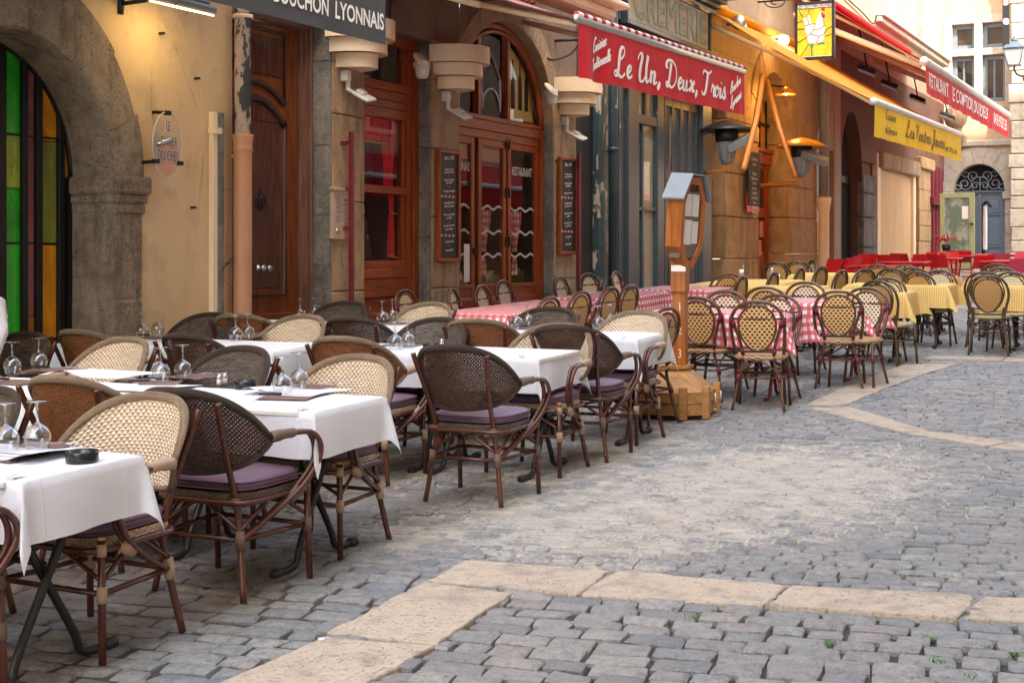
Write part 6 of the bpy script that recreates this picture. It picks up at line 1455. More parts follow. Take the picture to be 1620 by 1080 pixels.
mb.box(WX, WX+.035, ya, yb, z0, z1, 0, .004); mb.box(WX, WX+.06, ya-.01, yb-.02, z1, z1+.035, 0, .004); o = mb.build('panel', M('champagne_metal', (.58, .48, .38), .35, .5), t); o.matrix_parent_inverse = inv
mb = MB()
for i in range(6):
    for j in range(2): mb.box(WX+.034, WX+.042, ya+.06+j*.13, ya+.13+j*.13, z0+.17+i*.045, z0+.195+i*.045, 0, .003)
for i in range(5):
    for j in range(2): mb.box(WX+.034, WX+.0375, ya+.06+j*.11, ya+.13+j*.11, z0+.42+i*.018, z0+.426+i*.018)
mb.X = Matrix.Translation((WX+.036, ya+.09, z0+.08)) @ Matrix.Rotation(radians(90), 4, 'Y'); mb.lathe([(.03, 0), (.03, .006), (.02, .012), (0, .013)], n=14); mb.X = None; o = mb.build('buttons', K['steel'], t); o.matrix_parent_inverse = inv
def redrod(px, py0, py1, label):
    x = WX+.10; y = Y(px, x); t = empty('red_rod', label, 'rod', 'dark red square rods', (WX, y, .4)); inv = Matrix.Translation(-t.location)
    mb = MB(); mb.box(x-.02, x+.02, y-.025, y+.025, .4, Z(px, py0, x), 0, .004); o = mb.build('rod', K['wine_metal'], t); o.matrix_parent_inverse = inv
    mb = MB()
    for py in py1: z = Z(px, py, x); mb.box(WX, x-.015, y-.05, y-.01, z-.02, z+.02, 0, .004)
    o = mb.build('fixing', K['wine_metal'], t); o.matrix_parent_inverse = inv
redrod(556, 208, (226, 299, 361), 'dark red square rod on the pale pier beside the intercom'); redrod(916, 244, (300,), 'dark red square rod beside the second chalk menu board')
# chalk menu boards
def board(px0, px1, py0, py1, label, seed, head):
    x = WX+.05; y0, y1 = Y(px0, x), Y(px1, x); z1, z0 = Z((px0+px1)/2, py0, x), Z((px0+px1)/2, py1, x)
    t = empty('menu_board', label, 'menu board', 'wall chalk menus', (WX, (y0+y1)/2, z0)); inv = Matrix.Translation(-t.location)
    def a(n, mb, m): o = mb.build(n, m, t); o.matrix_parent_inverse = inv
    mb = MB(); frame(mb, y0, y1, z0, z1, .035, x+.02, .05, 0, .005); a('frame', mb, K['red_wood']); mb = MB(); mb.box(WX+.01, x, y0+.02, y1-.02, z0+.02, z1-.02); a('slate', mb, K['black_board'])
    mb = MB(); W = (y1-y0); yc = (y0+y1)/2; H = z1-z0
    lines = [(.93, head, .055), (.83, 'Rosette de Lyon', .034), (.805, 'et ses cornichons', .034), (.765, '*', .03), (.735, 'Salade de lentilles', .034), (.71, 'aux lardons', .034), (.665, '*', .03), (.635, 'Fromage de campagne', .032),
             (.53, 'Andouillette tirée', .036), (.50, 'Sauce de la mère', .034), (.455, '*', .03), (.425, 'Tête de veau ravigote', .032), (.395, 'ou Gratin', .034), (.35, '*', .03), (.325, 'Quenelle de brochet', .032), (.295, 'sauce Nantua', .034), (.18, '1/2 St Marcellin', .034), (.14, '*', .03), (.105, 'Tarte maison', .036)]
    for f, s_, sz in lines: textmesh(mb, s_, lambda u, v, w_: (x+.004, yc+u*.8, z0+H*f+v+u*.06), sz*1.15, shear=.2, bold=.0006)
    a('chalk_writing', mb, K['chalk']); mb = MB(); m2 = MB()
    for f in (.585, .235):
        for k in range(8): (mb if k % 2 else m2).box(x+.001, x+.004, y0+.07+k*(W-.14)/8, y0+.09+k*(W-.14)/8, z0+H*f-.014, z0+H*f+.014)
    a('red_dashes', mb, K['chalk_red']); a('white_dashes', m2, K['chalk'])
board(693, 727, 238, 414, 'tall framed chalk menu board left of the restaurant doors', 1, 'Menu 28€'); board(885, 912, 250, 402, 'tall framed chalk menu board right of the restaurant doors', 2, 'Menu 18€')
# letters on the glass of the restaurant door and the dairy name board
mb = MB(); textmesh(mb, 'RESTAURANT', lambda u, v, w_: (xR-.018, (Y(811, xR)+Y(844, xR))/2+u, Z(828, 273, xR)+v*1.0), .15, sx=.62, bold=.004); part('glass_lettering', mb, K['frost'], rd)
mb = MB(); textmesh(mb, 'LYONNAIS', lambda u, v, w_: (xR-.018, Y(731, xR)+u, Z(736, 264, xR)+v*1.0), .15, sx=.62, bold=.004); part('glass_lettering', mb, K['frost'], rd)
mb = MB(); script(mb, 'Ventres', lambda u, v, k=0: (xR-.036+k, Y(781, xR)+u, Z(780, 237, xR)+v), .07, .3, .2, .9); part('script_lettering', mb, M('dark_script', (.06, .03, .01), .6), rd)
mb = MB(); m2 = MB(); m3 = MB(); ym = (Y(993)+Y(1112))/2; zm = (zs0+zs1)/2 - .02
for m_, x_, du, dv in ((mb, WX+.0725, .018, .018), (mb, WX+.0735, -.018, -.018), (mb, WX+.0745, -.018, .018), (mb, WX+.0755, .018, -.018), (m2, WX+.077, 0, 0)): textmesh(m_, 'CRÉMERIE', lambda u, v, w_: (x_, ym+u+du, zm+v*1.15+dv), .60, width=(Y(1109)-Y(993)))
part('lettering_outline', mb, M('tan_outline', (.42, .22, .12), .7), board if False else bpy.data.objects['name_board']); part('lettering', m2, paint_peel('faded_green_letters', (.22, .36, .27), (.55, .48, .36), .56, .6, 9), bpy.data.objects['name_board'])
# dark drainpipe of the dairy building
xp = WX+.16; yp = Y(970, xp); t = empty('drainpipe', 'dark painted drainpipe on the teal dairy building', 'drainpipe', None, (xp, yp, gz(yp)))
mb = MB(); mb.tube([(0, 0, 0), (0, 0, 7)], .068, 14); mb.build('pipe', K['teal'], t)
for py in (240, 60): mb = MB(); mb.lathe([(.07, 0), (.085, .0), (.085, .05), (.07, .06)], (0, 0, Z(970, py, xp)-t.location.z), 14); mb.tube([(-.16, -.06, Z(970, py, xp)-t.location.z+.02), (0, 0, Z(970, py, xp)-t.location.z+.02)], .02, 6); mb.build('pipe_collar', K['teal'], t)
xp = WX+.16; yp = Y(1303, xp); t = empty('drainpipe', 'drainpipe between the golden stone house and the wine-red one, grey above, cream below', 'drainpipe', None, (xp, yp, gz(yp))); zj = Z(1303, 312, xp)-t.location.z
mb = MB(); mb.tube([(0, 0, zj), (0, 0, 9)], .11, 12); mb.build('upper_pipe', K['grey_metal'], t); mb = MB(); mb.lathe([(.12, 0), (.12, zj-.3), (.16, zj-.1), (.16, zj), (.11, zj)], n=14); mb.build('lower_pipe', K['cream_metal'], t)
mb = MB(); mb.box(WX+.02, WX+.16, Y(1291), Y(1297.5), .6, Z(1294, 332), 0, .02); tag(mb.build('orange_post', M('orange_paint', (.62, .20, .03), .5)), 'orange painted upright plank at the right edge of the golden stone house', 'plank')
# hooks, wires
mb = MB(); yh = Y(880); zh = Z(880, 66); mb.tube(crom([(WX, yh-.3, zh-.25), (WX+.06, yh-.2, zh-.27), (WX+.2, yh+.0, zh-.18), (WX+.32, yh+.1, zh)], 4), .014, 6); mb.tube([(WX, yh-.05, zh), (WX+.34, yh+.1, zh+.02)], .02, 6); tag(mb.build('iron_hook', K['iron']), 'black iron hook bracket left of the red script awning', 'bracket')
mb = MB(); rnd = random.Random(4); pts = [(WX+.2, Y(985)+(Y(1118)-Y(985))*i/14, 4.58+.09*sin(i*1.7)+rnd.uniform(-.03, .03)) for i in range(15)]; mb.tube(crom(pts, 4), .012, 6); mb.tube(crom([(WX+.22, Y(1040), 4.62), (WX+.2, Y(1046), 4.75), (WX+.2, Y(1052), 4.5), (WX+.15, Y(1054), 4.2)], 5), .016, 6); tag(mb.build('hanging_cable', K['iron']), 'black cable sagging along the ledge under the dairy name board', 'cable')
# cockerel sign hanging at right angles to the wall
ysg = Y(1199); x0, x1 = Xat(1259, ysg), Xat(1320, ysg); xm = (x0+x1)/2
def zpy(py, x, y): return CAMH + (405-py)*(-S_*x+C_*y)/FPX
z0, z1 = zpy(93, xm, ysg), zpy(5, xm, ysg); W, H = x1-x0, z1-z0
t = empty('cockerel_sign', 'yellow leaded hanging sign with a white cockerel', 'sign', None, (xm, ysg, z0))
mb = MB(); mb.box(-W/2, W/2, -.03, .03, 0, H, 0, .0); mb.build('panel', gm_((.80, .62, .02), .4), t)
mb = MB()
for (a, b, c, d) in ((-W/2-.01, -W/2+.04, -.02, H+.02), (W/2-.04, W/2+.01, -.02, H+.02), (-W/2, W/2, -.02, .03), (-W/2, W/2, H-.03, H+.02)): mb.box(a, b, -.045, .045, c, d, 0, .006)
mb.build('frame', K['dark_metal'], t)
def sgp(a, b): return ((a-.5)*W*.98, b*H)     # photo fractions
def SP(x, y): return ((x-190)/590-.5)*W*.94, (1-(y-60)/880)*H
def sign_poly(name, pts, mat, d=-.034):
    mb = MB(); q = [SP(*p) for p in pts]; mb.add([(a, d, b) for a, b in q], [tuple(range(len(q)))]); mb.build(name, mat, t)
WHT = M('enamel_white', (.78, .76, .72), .4); REDE = M('enamel_red', (.60, .01, .02), .4); GRE = M('enamel_green', (.02, .26, .16), .4); LEAD = K['dark_metal']
sign_poly('white_band', [(200, 145), (200, 75), (780, 75), (780, 145)], WHT, -.032); sign_poly('white_band', [(200, 925), (200, 905), (780, 905), (780, 925)], WHT, -.032)
sign_poly('cockerel_body', [(290, 290), (340, 300), (375, 290), (390, 230), (415, 290), (440, 390), (500, 395), (530, 310), (560, 240), (590, 205), (625, 230), (640, 440), (665, 480), (640, 560), (645, 620), (600, 690), (520, 700), (400, 705), (370, 640), (360, 570), (330, 490), (335, 420), (310, 340)], WHT)
sign_poly('comb', [(585, 185), (600, 150), (650, 150), (655, 210), (620, 205)], REDE, -.036); sign_poly('wattle', [(590, 230), (620, 215), (625, 250), (660, 260), (655, 310), (605, 310)], REDE, -.036)
sign_poly('cockerel_leg', [(405, 705), (470, 705), (450, 800), (455, 900), (430, 900), (430, 800)], GRE); sign_poly('cockerel_leg', [(525, 715), (600, 690), (650, 700), (645, 745), (615, 720), (540, 740)], GRE)
mb = MB()
for l in ([(230, 170), (295, 280)], [(200, 360), (290, 330)], [(200, 465), (330, 465)], [(200, 685), (365, 595)], [(260, 900), (390, 705)], [(395, 150), (390, 235)], [(500, 395), (470, 480), (420, 550), (365, 590)], [(470, 485), (560, 485), (640, 440)], [(420, 550), (560, 600), (640, 570)], [(560, 600), (520, 700)], [(640, 560), (690, 490), (770, 450)], [(650, 610), (760, 570)], [(335, 420), (430, 395), (500, 395)], [(370, 300), (395, 395)], [(200, 147), (780, 147)], [(640, 440), (625, 240)]):
    mb.tube([(SP(*p)[0], -.036, SP(*p)[1]) for p in l], .0055, 4)
mb.build('leading', LEAD, t)
mb = MB(); textmesh(mb, 'LES VENTRES JAUNES', lambda u, v, w_: (u*.98, -.036, SP(490, 110)[1]+v), .085, width=W*.9, bold=.001); mb.build('lettering', LEAD, t)
mb = MB(); zt_ = H+.10; mb.tube([(WX-xm, 0, zt_), (W/2+.05, 0, zt_)], .018, 6)
for dx in (-W/2+.1, W/2-.1): mb.tube([(dx, 0, H), (dx, 0, zt_)], .01, 5)
mb.tube([(WX-xm+.35+.22*(1-.7*i/24)*cos(pi+i*.33), 0, zt_-.02+.12*(1-.6*i/24)*sin(pi+i*.33)) for i in range(25)], .012, 5); mb.build('iron_bracket', K['iron'], t)
# ------------------------------------------------------------------ small fittings further up the street
def spot(px, py, label, x=WX+.65, grp='spotlights hanging under the far red awning', lit=False):
    y, z = wp(px, py, x); t = empty('spotlight', label, 'spotlight', grp, (x, y, z))
    mb = MB(); mb.X = Matrix.Rotation(radians(24), 4, 'Y') @ Matrix.Rotation(radians(-10), 4, 'X'); mb.box(-.22, .22, -.14, .14, -.05, .06, 0, .03); mb.build('housing', K['dark_metal'], t)
    mb = MB(); mb.X = Matrix.Rotation(radians(24), 4, 'Y') @ Matrix.Rotation(radians(-10), 4, 'X'); mb.box(-.2, .2, -.12, .12, -.06, -.052); mb.build('lamp_glass', K['white_metal'], t)
    mb = MB(); mb.tube([(0, 0, .05), (-.1, 0, .6), (-.2, 0, 1.0)], .02, 5); mb.build('stem', K['iron'], t)
for px, py, lb in ((1372, 112, 'first spotlight under the far red awning, nearest us'), (1408, 135, 'second spotlight under the far red awning'), (1452, 157, 'third spotlight under the far red awning'), (1499, 184, 'last spotlight under the far red awning, by the yellow valance')): spot(px, py, lb)
# patio heaters
def heater(px, py, ydist, capmat, label, lampdir):
    x = Xat(px, ydist); z = zpy(py, x, ydist); t = empty('patio_heater', label, 'heater', 'mushroom heaters under the yellow awning', (x, ydist, z))
    mb = MB(); mb.lathe([(0, .17), (.06, .16), (.25, .11), (.42, .03), (.46, -.01), (.45, -.02), (.25, .07), (0, .12)], n=26); mb.build('reflector', capmat, t)
    mb = MB(); mb.lathe([(.0, .08), (.19, .07), (.20, -.12), (.18, -.20), (0, -.2)], n=16); mb.build('hood', K['dark_metal'], t)
    mb = MB()
    mb.lathe([(.17, -.20), (.17, -.24), (.12, -.48), (.09, -.56), (0, -.56)], n=14)
    for k in range(10): a = k*.628; mb.box(.1, .1, 0, 0, 0, 0) if False else mb.tube([(.175*cos(a), .175*sin(a), -.22), (.125*cos(a), .125*sin(a), -.48)], .012, 4)
    mb.build('burner', K['grey_metal'], t)
    mb = MB(); mb.tube([(0, 0, -.54), (-.05, 0, -.66), (WX-x, .1, -.70)], .035, 6); mb.build('wall_arm', M('orange_bracket', (.60, .22, .04), .5) if lampdir > 0 else bpy.data.materials['orange_bracket'], t)
    mb = MB(); mb.X = Matrix.Translation((.28, -.12, -.22)) @ Matrix.Rotation(radians(-24*lampdir), 4, 'Y') @ Matrix.Rotation(radians(20), 4, 'X'); mb.box(-.24, .24, -.10, .10, -.07, .07, 0, .015); mb.build('radiant_lamp', K['grey_metal'], t)
heater(1150, 206, 22.6, K['dark_metal'], 'patio heater with a black mushroom reflector beside the teal shopfront', 1); heater(1268, 232, 25.6, M('orange_lacquer', (.62, .27, .04), .35), 'patio heater with an orange reflector in front of the golden pier', -1)
x = WX+1.4
for pts in ([(1207, 118), (1196, 190), (1176, 268)], [(1213, 128), (1232, 200), (1258, 280)]): mb = MB(); mb.tube([(WX+.9+.35*i, *wp(p[0], p[1], WX+.9+.35*i)) for i, p in enumerate(pts)], .05, 4); tag(mb.build('awning_strut', M('orange_strut', (.60, .19, .03), .5)), ('left' if pts[2][0] < 1200 else 'right') + ' one of two orange wooden struts spread under the yellow awning', 'strut', 'orange struts under the yellow awning')
x = WX+.12; mb = MB(); ya, yb = Y(1181, x), Y(1199, x); za, zb_ = Z(1190, 330, x), Z(1190, 240, x)
t = empty('hanging_slate', 'narrow hanging slate menu with red foot on the golden stone pier', 'menu board', None, (x, ya, za)); inv = Matrix.Translation(-t.location)
mb.box(x, x+.04, ya, yb, za+.05, zb_, 0, .04); o = mb.build('slate', K['black_board'], t); o.matrix_parent_inverse = inv; mb = MB(); mb.box(x-.01, x+.02, ya-.02, yb+.02, za-.08, za+.3, 0, .01); o = mb.build('red_foot', K['red_metal'], t); o.matrix_parent_inverse = inv
mb = MB()
for i, s_ in enumerate(('Les Ventres', 'Jaunes', '', 'Gratinée', 'Salade verte', 'Terrine', 'Saucisson', 'Quenelles', 'Andouillette', 'Tablier', 'Cervelle', 'Fromage', 'Tarte')):
    if s_: textmesh(mb, s_, lambda u, v, w_: (x+.043, (ya+yb)/2+u, zb_-.14-i*.088+v), .085, sx=.9)
o = mb.build('chalk_writing', K['chalk'], t); o.matrix_parent_inverse = inv
# lit lamps near the yellow awning
xl = WX+.35; y, z = wp(1240, 64, xl); t = empty('round_lamp', 'small lit white lamp on the cream wall behind the cockerel sign', 'wall lamp', None, (xl, y, z))
mb = MB(); mb.lathe([(0, -.1), (.08, -.06), (.1, 0), (.08, .07), (0, .1)], n=16); mb.build('bulb', K['bulb_white'], t); mb = MB(); mb.tube([(-.35, 0, .05), (0, 0, .1)], .02, 6); mb.build('arm', K['white_metal'], t); lamp('lamp_light', (xl+.1, y, z-.15), 1.5, (1, .9, .7), .08, t)
xl = WX+.5; y, z = wp(1243, 148, xl); t = empty('copper_lamp', 'lit copper shade lamp in front of the golden stone arch', 'wall lamp', None, (xl, y, z))
mb = MB(); mb.lathe([(.04, .12), (.08, .1), (.2, -.02), (.19, -.025), (.06, .08)], n=18); mb.build('shade', M('copper', (.6, .28, .1), .3, .8), t); mb = MB(); mb.lathe([(0, .06), (.05, .03), (.06, -.01), (0, -.03)], n=12); mb.build('bulb', K['bulb'], t); mb = MB(); mb.tube([(-.5, 0, .2), (0, 0, .12)], .02, 6); mb.build('arm', K['iron'], t)
lamp('lamp_light', (xl+.05, y, z-.12), 7, (1, .52, .14), .1, t)
xl = WX+.25; y, z = wp(1172, 38, xl); t = empty('projector_lamp', 'small silver projector lamp on the cream wall above the yellow awning', 'wall lamp', None, (xl, y, z))
mb = MB(); mb.X = Matrix.Rotation(radians(90), 4, 'X'); mb.lathe([(0, -.2), (.05, -.2), (.06, 0), (.12, .1), (.13, .14), (0, .12)], n=16); mb.build('housing', K['steel'], t); mb = MB(); mb.tube([(-.25, 0, 0), (0, 0, 0)], .025, 6); mb.build('arm', K['steel'], t)
# lantern, banner, green shop door, closed parasol at the end of the street
yl = 44.2; xl = Xat(1605, yl); z = zpy(104, xl, yl); s_ = (yl*C_-S_*xl)/FPX
t = empty('street_lantern', 'blue-grey four-sided street lantern on a scrolled bracket at the right edge', 'street lamp', None, (xl, yl, z))
mb = MB(); P4 = lambda w_, z_: [(w_*a, w_*b, z_) for a, b in ((-1, -1), (1, -1), (1, 1), (-1, 1))]
mb.add(P4(.17, 0)+P4(.27, .46), [(0, 1, 5, 4), (1, 2, 6, 5), (2, 3, 7, 6), (3, 0, 4, 7), (3, 2, 1, 0)]); mb.build('frosted_glass', emit('frosted_pane', (.62, .66, .68), .0), t)
mb = MB(); a, b, c_, d = P4(.17, 0), P4(.275, .47), P4(.31, .5), P4(.12, .70)
for i in range(4): mb.tube([a[i], b[i]], .018, 5); mb.tube([a[i], a[(i+1) % 4]], .018, 5); mb.tube([b[i], b[(i+1) % 4]], .025, 5)
mb.add(c_+d, [(0, 1, 5, 4), (1, 2, 6, 5), (2, 3, 7, 6), (3, 0, 4, 7), (4, 5, 6, 7)]); mb.lathe([(.1, .70), (.13, .74), (.05, .8), (.06, .84), (0, .9)], n=10); mb.build('lantern_frame', K['blue_paint'], t)
mb = MB(); mb.tube(crom([(0, 0, 0), (.0, 0, -.15), (.15, .1, -.3), (.5, .6, -.25), (.62, 1.1, -.35)], 5), .03, 6); mb.tube(crom([(.2, .2, -.3), (.3, .4, -.6), (.5, .8, -.9), (.6, 1.15, -1.1)], 5), .025, 6)
mb.tube([(.45+.14*(1-.6*i/18)*cos(i*.4), .6, -.55+.14*(1-.6*i/18)*sin(i*.4)) for i in range(19)], .02, 5); mb.lathe([(0, -.12), (.1, -.06), (.1, .05), (0, .1)], (.58, 1.05, -1.15), 10); mb.build('bracket', K['iron'], t)
yb_ = 44.0; xb0, xb1 = Xat(1586, yb_), Xat(1597, yb_); zb0 = zpy(75, xb0, yb_)
t = empty('vertical_banner', 'black vertical banner with white letters above the street lantern', 'banner', None, (xb0, yb_, zb0)); mb = MB(); mb.box(0, xb1-xb0, 0, .04, 0, 3.2); mb.build('cloth', K['dark_metal'], t)
mb = MB(); textmesh(mb, 'e', lambda u, v, w_: ((xb1-xb0)/2+u, -.006, .78+v), .36, bold=.014); textmesh(mb, 's', lambda u, v, w_: ((xb1-xb0)/2+u, -.006, 1.35+v), .36, bold=.014); mb.build('lettering', K['white_letter'], t)
mb = MB(); [mb.tube([(-.05, .02, z_), (xb1-xb0+.4, .02, z_)], .012, 5) for z_ in (-.05, -.16, -.3)]; mb.build('rails', K['grey_metal'], t)
yg = 42.6; xa, xb = Xat(1487, yg), Xat(1542, yg); z0, z1 = gz(yg), zpy(306, xa, yg)
t = empty('green_glass_door', 'sage green framed glass door standing open at the end of the left facades', 'door', None, (xa, yg, z0)); W, H = xb-xa, z1-z0
mb = MB(); [mb.box(a, b, -.03, .03, c, d, 0, .006) for a, b, c, d in ((0, .13, 0, H), (W-.15, W, 0, H), (.13, W-.15, H-.14, H), (.13, W-.15, 0, .5))]; mb.build('frame', K['green_paint'], t)
mb = MB(); mb.box(.13, W-.15, -.006, .006, .5, H-.14); mb.build('pane', M('painted_reflection_glass', (.36, .40, .36), .06, col2=(.14, .20, .16), sc2=1.6, lo=.42, hi=.55), t)  # patchy pale and dark greens paint reflections into the pane colour
mb = MB(); mb.box(.62, .80, -.012, -.008, H-.75, H-.38); mb.build('paper_notice', K['white_letter'], t)
mb = MB(); mb.lathe([(0, -.02), (.05, -.02), (.05, .02), (0, .02)], (W-.07, -.05, H*.6), 10); mb.build('handle', K['iron'], t)
yw = 40; xw_ = Xat(1556, yw); t = empty('closed_parasol', 'slim closed white parasol on a black pole before the blue-grey door', 'parasol', None, (xw_, yw, gz(yw))); hh = zpy(323, xw_, yw)-gz(yw)
mb = MB(); mb.tube([(0, 0, 0), (.0, 0, hh)], .05, 8); mb.tube(crom([(0, 0, hh), (.1, 0, hh+.05), (.2, 0, hh-.08)], 4), .04, 6); mb.build('pole', K['iron'], t)
mb = MB(); mb.lathe([(.05, hh*.35), (.06, hh*.38), (.06, hh*.8), (.05, hh-.05)], (.04, -.02, 0), 10); mb.build('furled_canopy', K['white_letter'], t)
# ------------------------------------------------------------------ menu stand
bx, by = -3.98, 10.98; t = empty('menu_stand', 'wooden menu stand with zinc roof, glazed case and planter-like pine foot', 'menu stand', None, (bx, by, gz(by))); rot = Matrix.Rotation(.10, 4, 'Z')
RR = rot
def ms(n, mb, m, par=None): o = mb.build(n, m, par or t); return o
FB = RR @ Matrix.Translation((-.075, 0, 0)); mb = MB(); mb.X = FB; w_, d_ = .335, .34
def hexpts(k, kk=1.0): return [(-w_*k, -d_*.55*k), (-w_*.55*k, -d_*k), (w_*.55*k, -d_*k), (w_*k, -d_*.55*k), (w_*k, d_*.55*k), (w_*.55*k, d_*k), (-w_*.55*k, d_*k), (-w_*k, d_*.55*k)]
def loft(mb, rings, mat=0, cap=True):
    n = len(rings[0]); vs = [p for r in rings for p in r]; fs = [(k*n+i, k*n+(i+1) % n, (k+1)*n+(i+1) % n, (k+1)*n+i) for k in range(len(rings)-1) for i in range(n)]
    if cap: fs += [tuple(reversed(range(n))), tuple(range((len(rings)-1)*n, len(rings)*n))]
    mb.add(vs, fs, mat)
for z0, z1 in ((.03, .115), (.122, .205)): loft(mb, [[(x, y, z0) for x, y in hexpts(1)], [(x, y, z1) for x, y in hexpts(1)]])
loft(mb, [[(x, y, .208) for x, y in hexpts(.98)], [(x, y, .385) for x, y in hexpts(.42)]]); loft(mb, [[(x, y, .386) for x, y in hexpts(.50)], [(x, y, .41) for x, y in hexpts(.50)]]); ms('foot', mb, K['base_wood'])
mb = MB(); mb.X = RR
for x, y in hexpts(1.0): mb = MB(); mb.X = FB; mb.box(x-.03, x+.03, y-.03, y+.03, .0, .26, 0, .006); ms('corner_post', mb, K['base_wood'])
mb = MB(); mb.X = FB
for s in (-1, 1): mb.tube([(w_+.035, s*.10, .10), (w_+.055, s*.10, .13), (w_+.055, s*.10, .2)], .007, 6)
mb.tube([(w_+.05, -.12, .07), (w_+.07, -.1, .06), (w_+.07, .1, .06), (w_+.05, .12, .07)], .008, 6); ms('steel_handle', mb, K['steel'])
mb = MB(); mb.X = RR; mb.box(-.055, .055, -.05, .05, .41, 1.06, 0, .006); post = ms('post', mb, K['stand_wood'])
mb = MB(); mb.X = RR
for i, ch in enumerate('123'): textmesh(mb, ch, lambda u, v, w2: (u*.7+.01, -.052, .88-i*.19+v), .10)
part('painted_numbers', mb, M('pale_paint', (.75, .7, .55), .6), post)
mb = MB(); mb.X = RR @ Matrix.Translation((0, 0, 1.12)); mb.box(-.06, .06, -.075, .075, -.12, .14, 0, .006); ms('neck_bracket', mb, K['stand_wood'])
mb = MB(); mb.X = RR @ Matrix.Translation((0, 0, 1.12)); mb.box(-.055, .065, -.079, -.0765, .05, .10, 0, .0); ms('steel_plate', mb, K['steel'])
# case: an elongated hexagon seen from the street side, tilted a little
CM = RR @ Matrix.Translation((.02, 0, 1.20)) @ Matrix.Rotation(radians(4), 4, 'Y') @ Matrix.Rotation(radians(76), 4, 'Z')
cw = .20; outl = [(-.06, 0), (.06, 0), (cw*.95, .17), (cw, .56), (.10, .74), (-.10, .74), (-cw, .56), (-cw*.95, .17)]; cd_ = .07
def cp(u, v, w2): return (u, w2, v)
mb = MB(); mb.X = CM; inn = [(u*.76, .065+v*.83) for u, v in outl]; n = len(outl)
for sgn in (-1, 1):
    y = sgn*cd_; vs = [(u, y, v) for u, v in outl]+[(u, y, v) for u, v in inn]+[(u, y*.72, v) for u, v in inn]
    mb.add(vs, [(i, (i+1) % n, n+(i+1) % n, n+i) for i in range(n)]+[(n+i, n+(i+1) % n, 2*n+(i+1) % n, 2*n+i) for i in range(n)])
vs = [(u, -cd_, v) for u, v in outl]+[(u, cd_, v) for u, v in outl]; mb.add(vs, [(i, (i+1) % n, n+(i+1) % n, n+i) for i in range(n)]); ms('case', mb, K['stand_wood'])
mb = MB(); mb.X = CM
for k, (u, v, ww, h2) in enumerate(((-.06, .42, .11, .18), (.06, .42, .11, .18), (-.05, .19, .12, .2), (.07, .2, .1, .18))): mb = MB(); mb.X = CM; mb.box(u-ww/2, u+ww/2, -.050-.001*k, -.048-.001*k, v-.0, v+h2); ms('menu_sheet', mb, K['white_letter'])
mb = MB(); mb.X = CM; mb.box(-.15, .15, -.046, .046, .08, .62); ms('case_lining', mb, M('case_lining', (.16, .13, .12), .8))
mb = MB(); mb.X = CM; q = [(u, -cd_*.76, v) for u, v in inn]; mb.add(q, [tuple(range(n))]); ms('pane', mb, K['pane'])
mb = MB(); mb.X = CM
rf = [(-.245, .56), (-.11, .765), (.11, .765), (.245, .56)]; ov_ = cd_+.03
vs = [(u, -ov_, v) for u, v in rf]+[(u, ov_, v) for u, v in rf]+[(u*.985, -ov_, v-.014) for u, v in rf]+[(u*.985, ov_, v-.014) for u, v in rf]
mb.add(vs, [(0, 1, 5, 4), (1, 2, 6, 5), (2, 3, 7, 6), (8, 12, 13, 9), (9, 13, 14, 10), (10, 14, 15, 11), (0, 8, 9, 1), (1, 9, 10, 2), (2, 10, 11, 3), (4, 5, 13, 12), (5, 6, 14, 13), (6, 7, 15, 14), (0, 4, 12, 8), (3, 11, 15, 7)]); ms('zinc_roof', mb, K['zinc'])
# ------------------------------------------------------------------ red terrace
GR = 'cane chairs of the red-checked terrace'; W_ = -pi/2; E_ = pi/2     # facing: 0 = +y, pi = -y, -pi/2 = +x, pi/2 = -x
def from_top(px, py, rot, h=.908, back=.265):
    x, y = gp(px, py, h); return x - sin(-rot)*-1*0 + (-sin(rot))*back, y + cos(rot)*back
def seat_at(proto, px, py, rot, label, grp, h=.908, back=.265):
    x, y = from_top(px, py, rot, h, back); return place(proto, x, y, rot, label, grp)
for px, py, r, lb in ((641, 459, W_+.0, 'small cane chair in front of the display window panel, left of the beige shell'), (716, 457, W_+.25, 'narrow-looking cane chair against the pier, left of the restaurant doors'), (762, 452, W_+.08, 'cane chair in front of the restaurant doors, left one'), (796, 444, W_-.0, 'cane chair in front of the restaurant doors, right one'),
                      (886, 438, W_+.0, 'cane chair against the second pier, first behind the red table'), (931, 433, W_-.25, 'round-looking cane chair against the dark strip, under the red rod'), (974, 430, W_+.1, 'cane chair in front of the teal shopfront')):
    seat_at(CH_R, px, py, r, lb, GR)
for px, py, r, lb in ((872, 471, E_-.1, 'cane chair seen from behind at the long red table, first from the left'), (922, 462, E_-.12, 'cane chair seen from behind at the long red table, second from the left'), (968, 455, E_-.1, 'cane chair seen from behind with a cross bar, third from the left'), (999, 452, E_-.1, 'cane chair seen from behind, just left of the menu stand case')):
    seat_at(CH_R, px, py, r, lb, GR)
seat_at(CH_R, 1058, 488, E_-.2, 'cane chair hidden behind the menu stand post, wine-red legs', GR)
place(CH_R, -4.12, 12.1, -.05, 'cane chair just right of the menu stand, seen from behind', GR); place(CH_R, -3.50, 11.66, .16, 'cane chair seen from behind in the middle foreground of the red terrace', GR)
place(CH_R, -3.25, 13.36, .18, 'cane chair seen from behind at the right of the red terrace', GR); 
for px, py, r, lb in ((1150, 461, B+.05, 'pale cane chair facing us, left of the two at the first red table'), (1232, 467, B-.05, 'pale cane chair facing us behind the first red table'), (1276, 447, B, 'pale cane chair facing us behind the second red table, left'), (1372, 458-2, B-.1, 'pale cane chair facing us behind the second red table, right'), ):
    seat_at(CH_R, px, py, r, lb, GR)
seat_at(CH_R, 1212, 455, 0.05, 'tan cane chair seen from behind between the two red tables', GR)
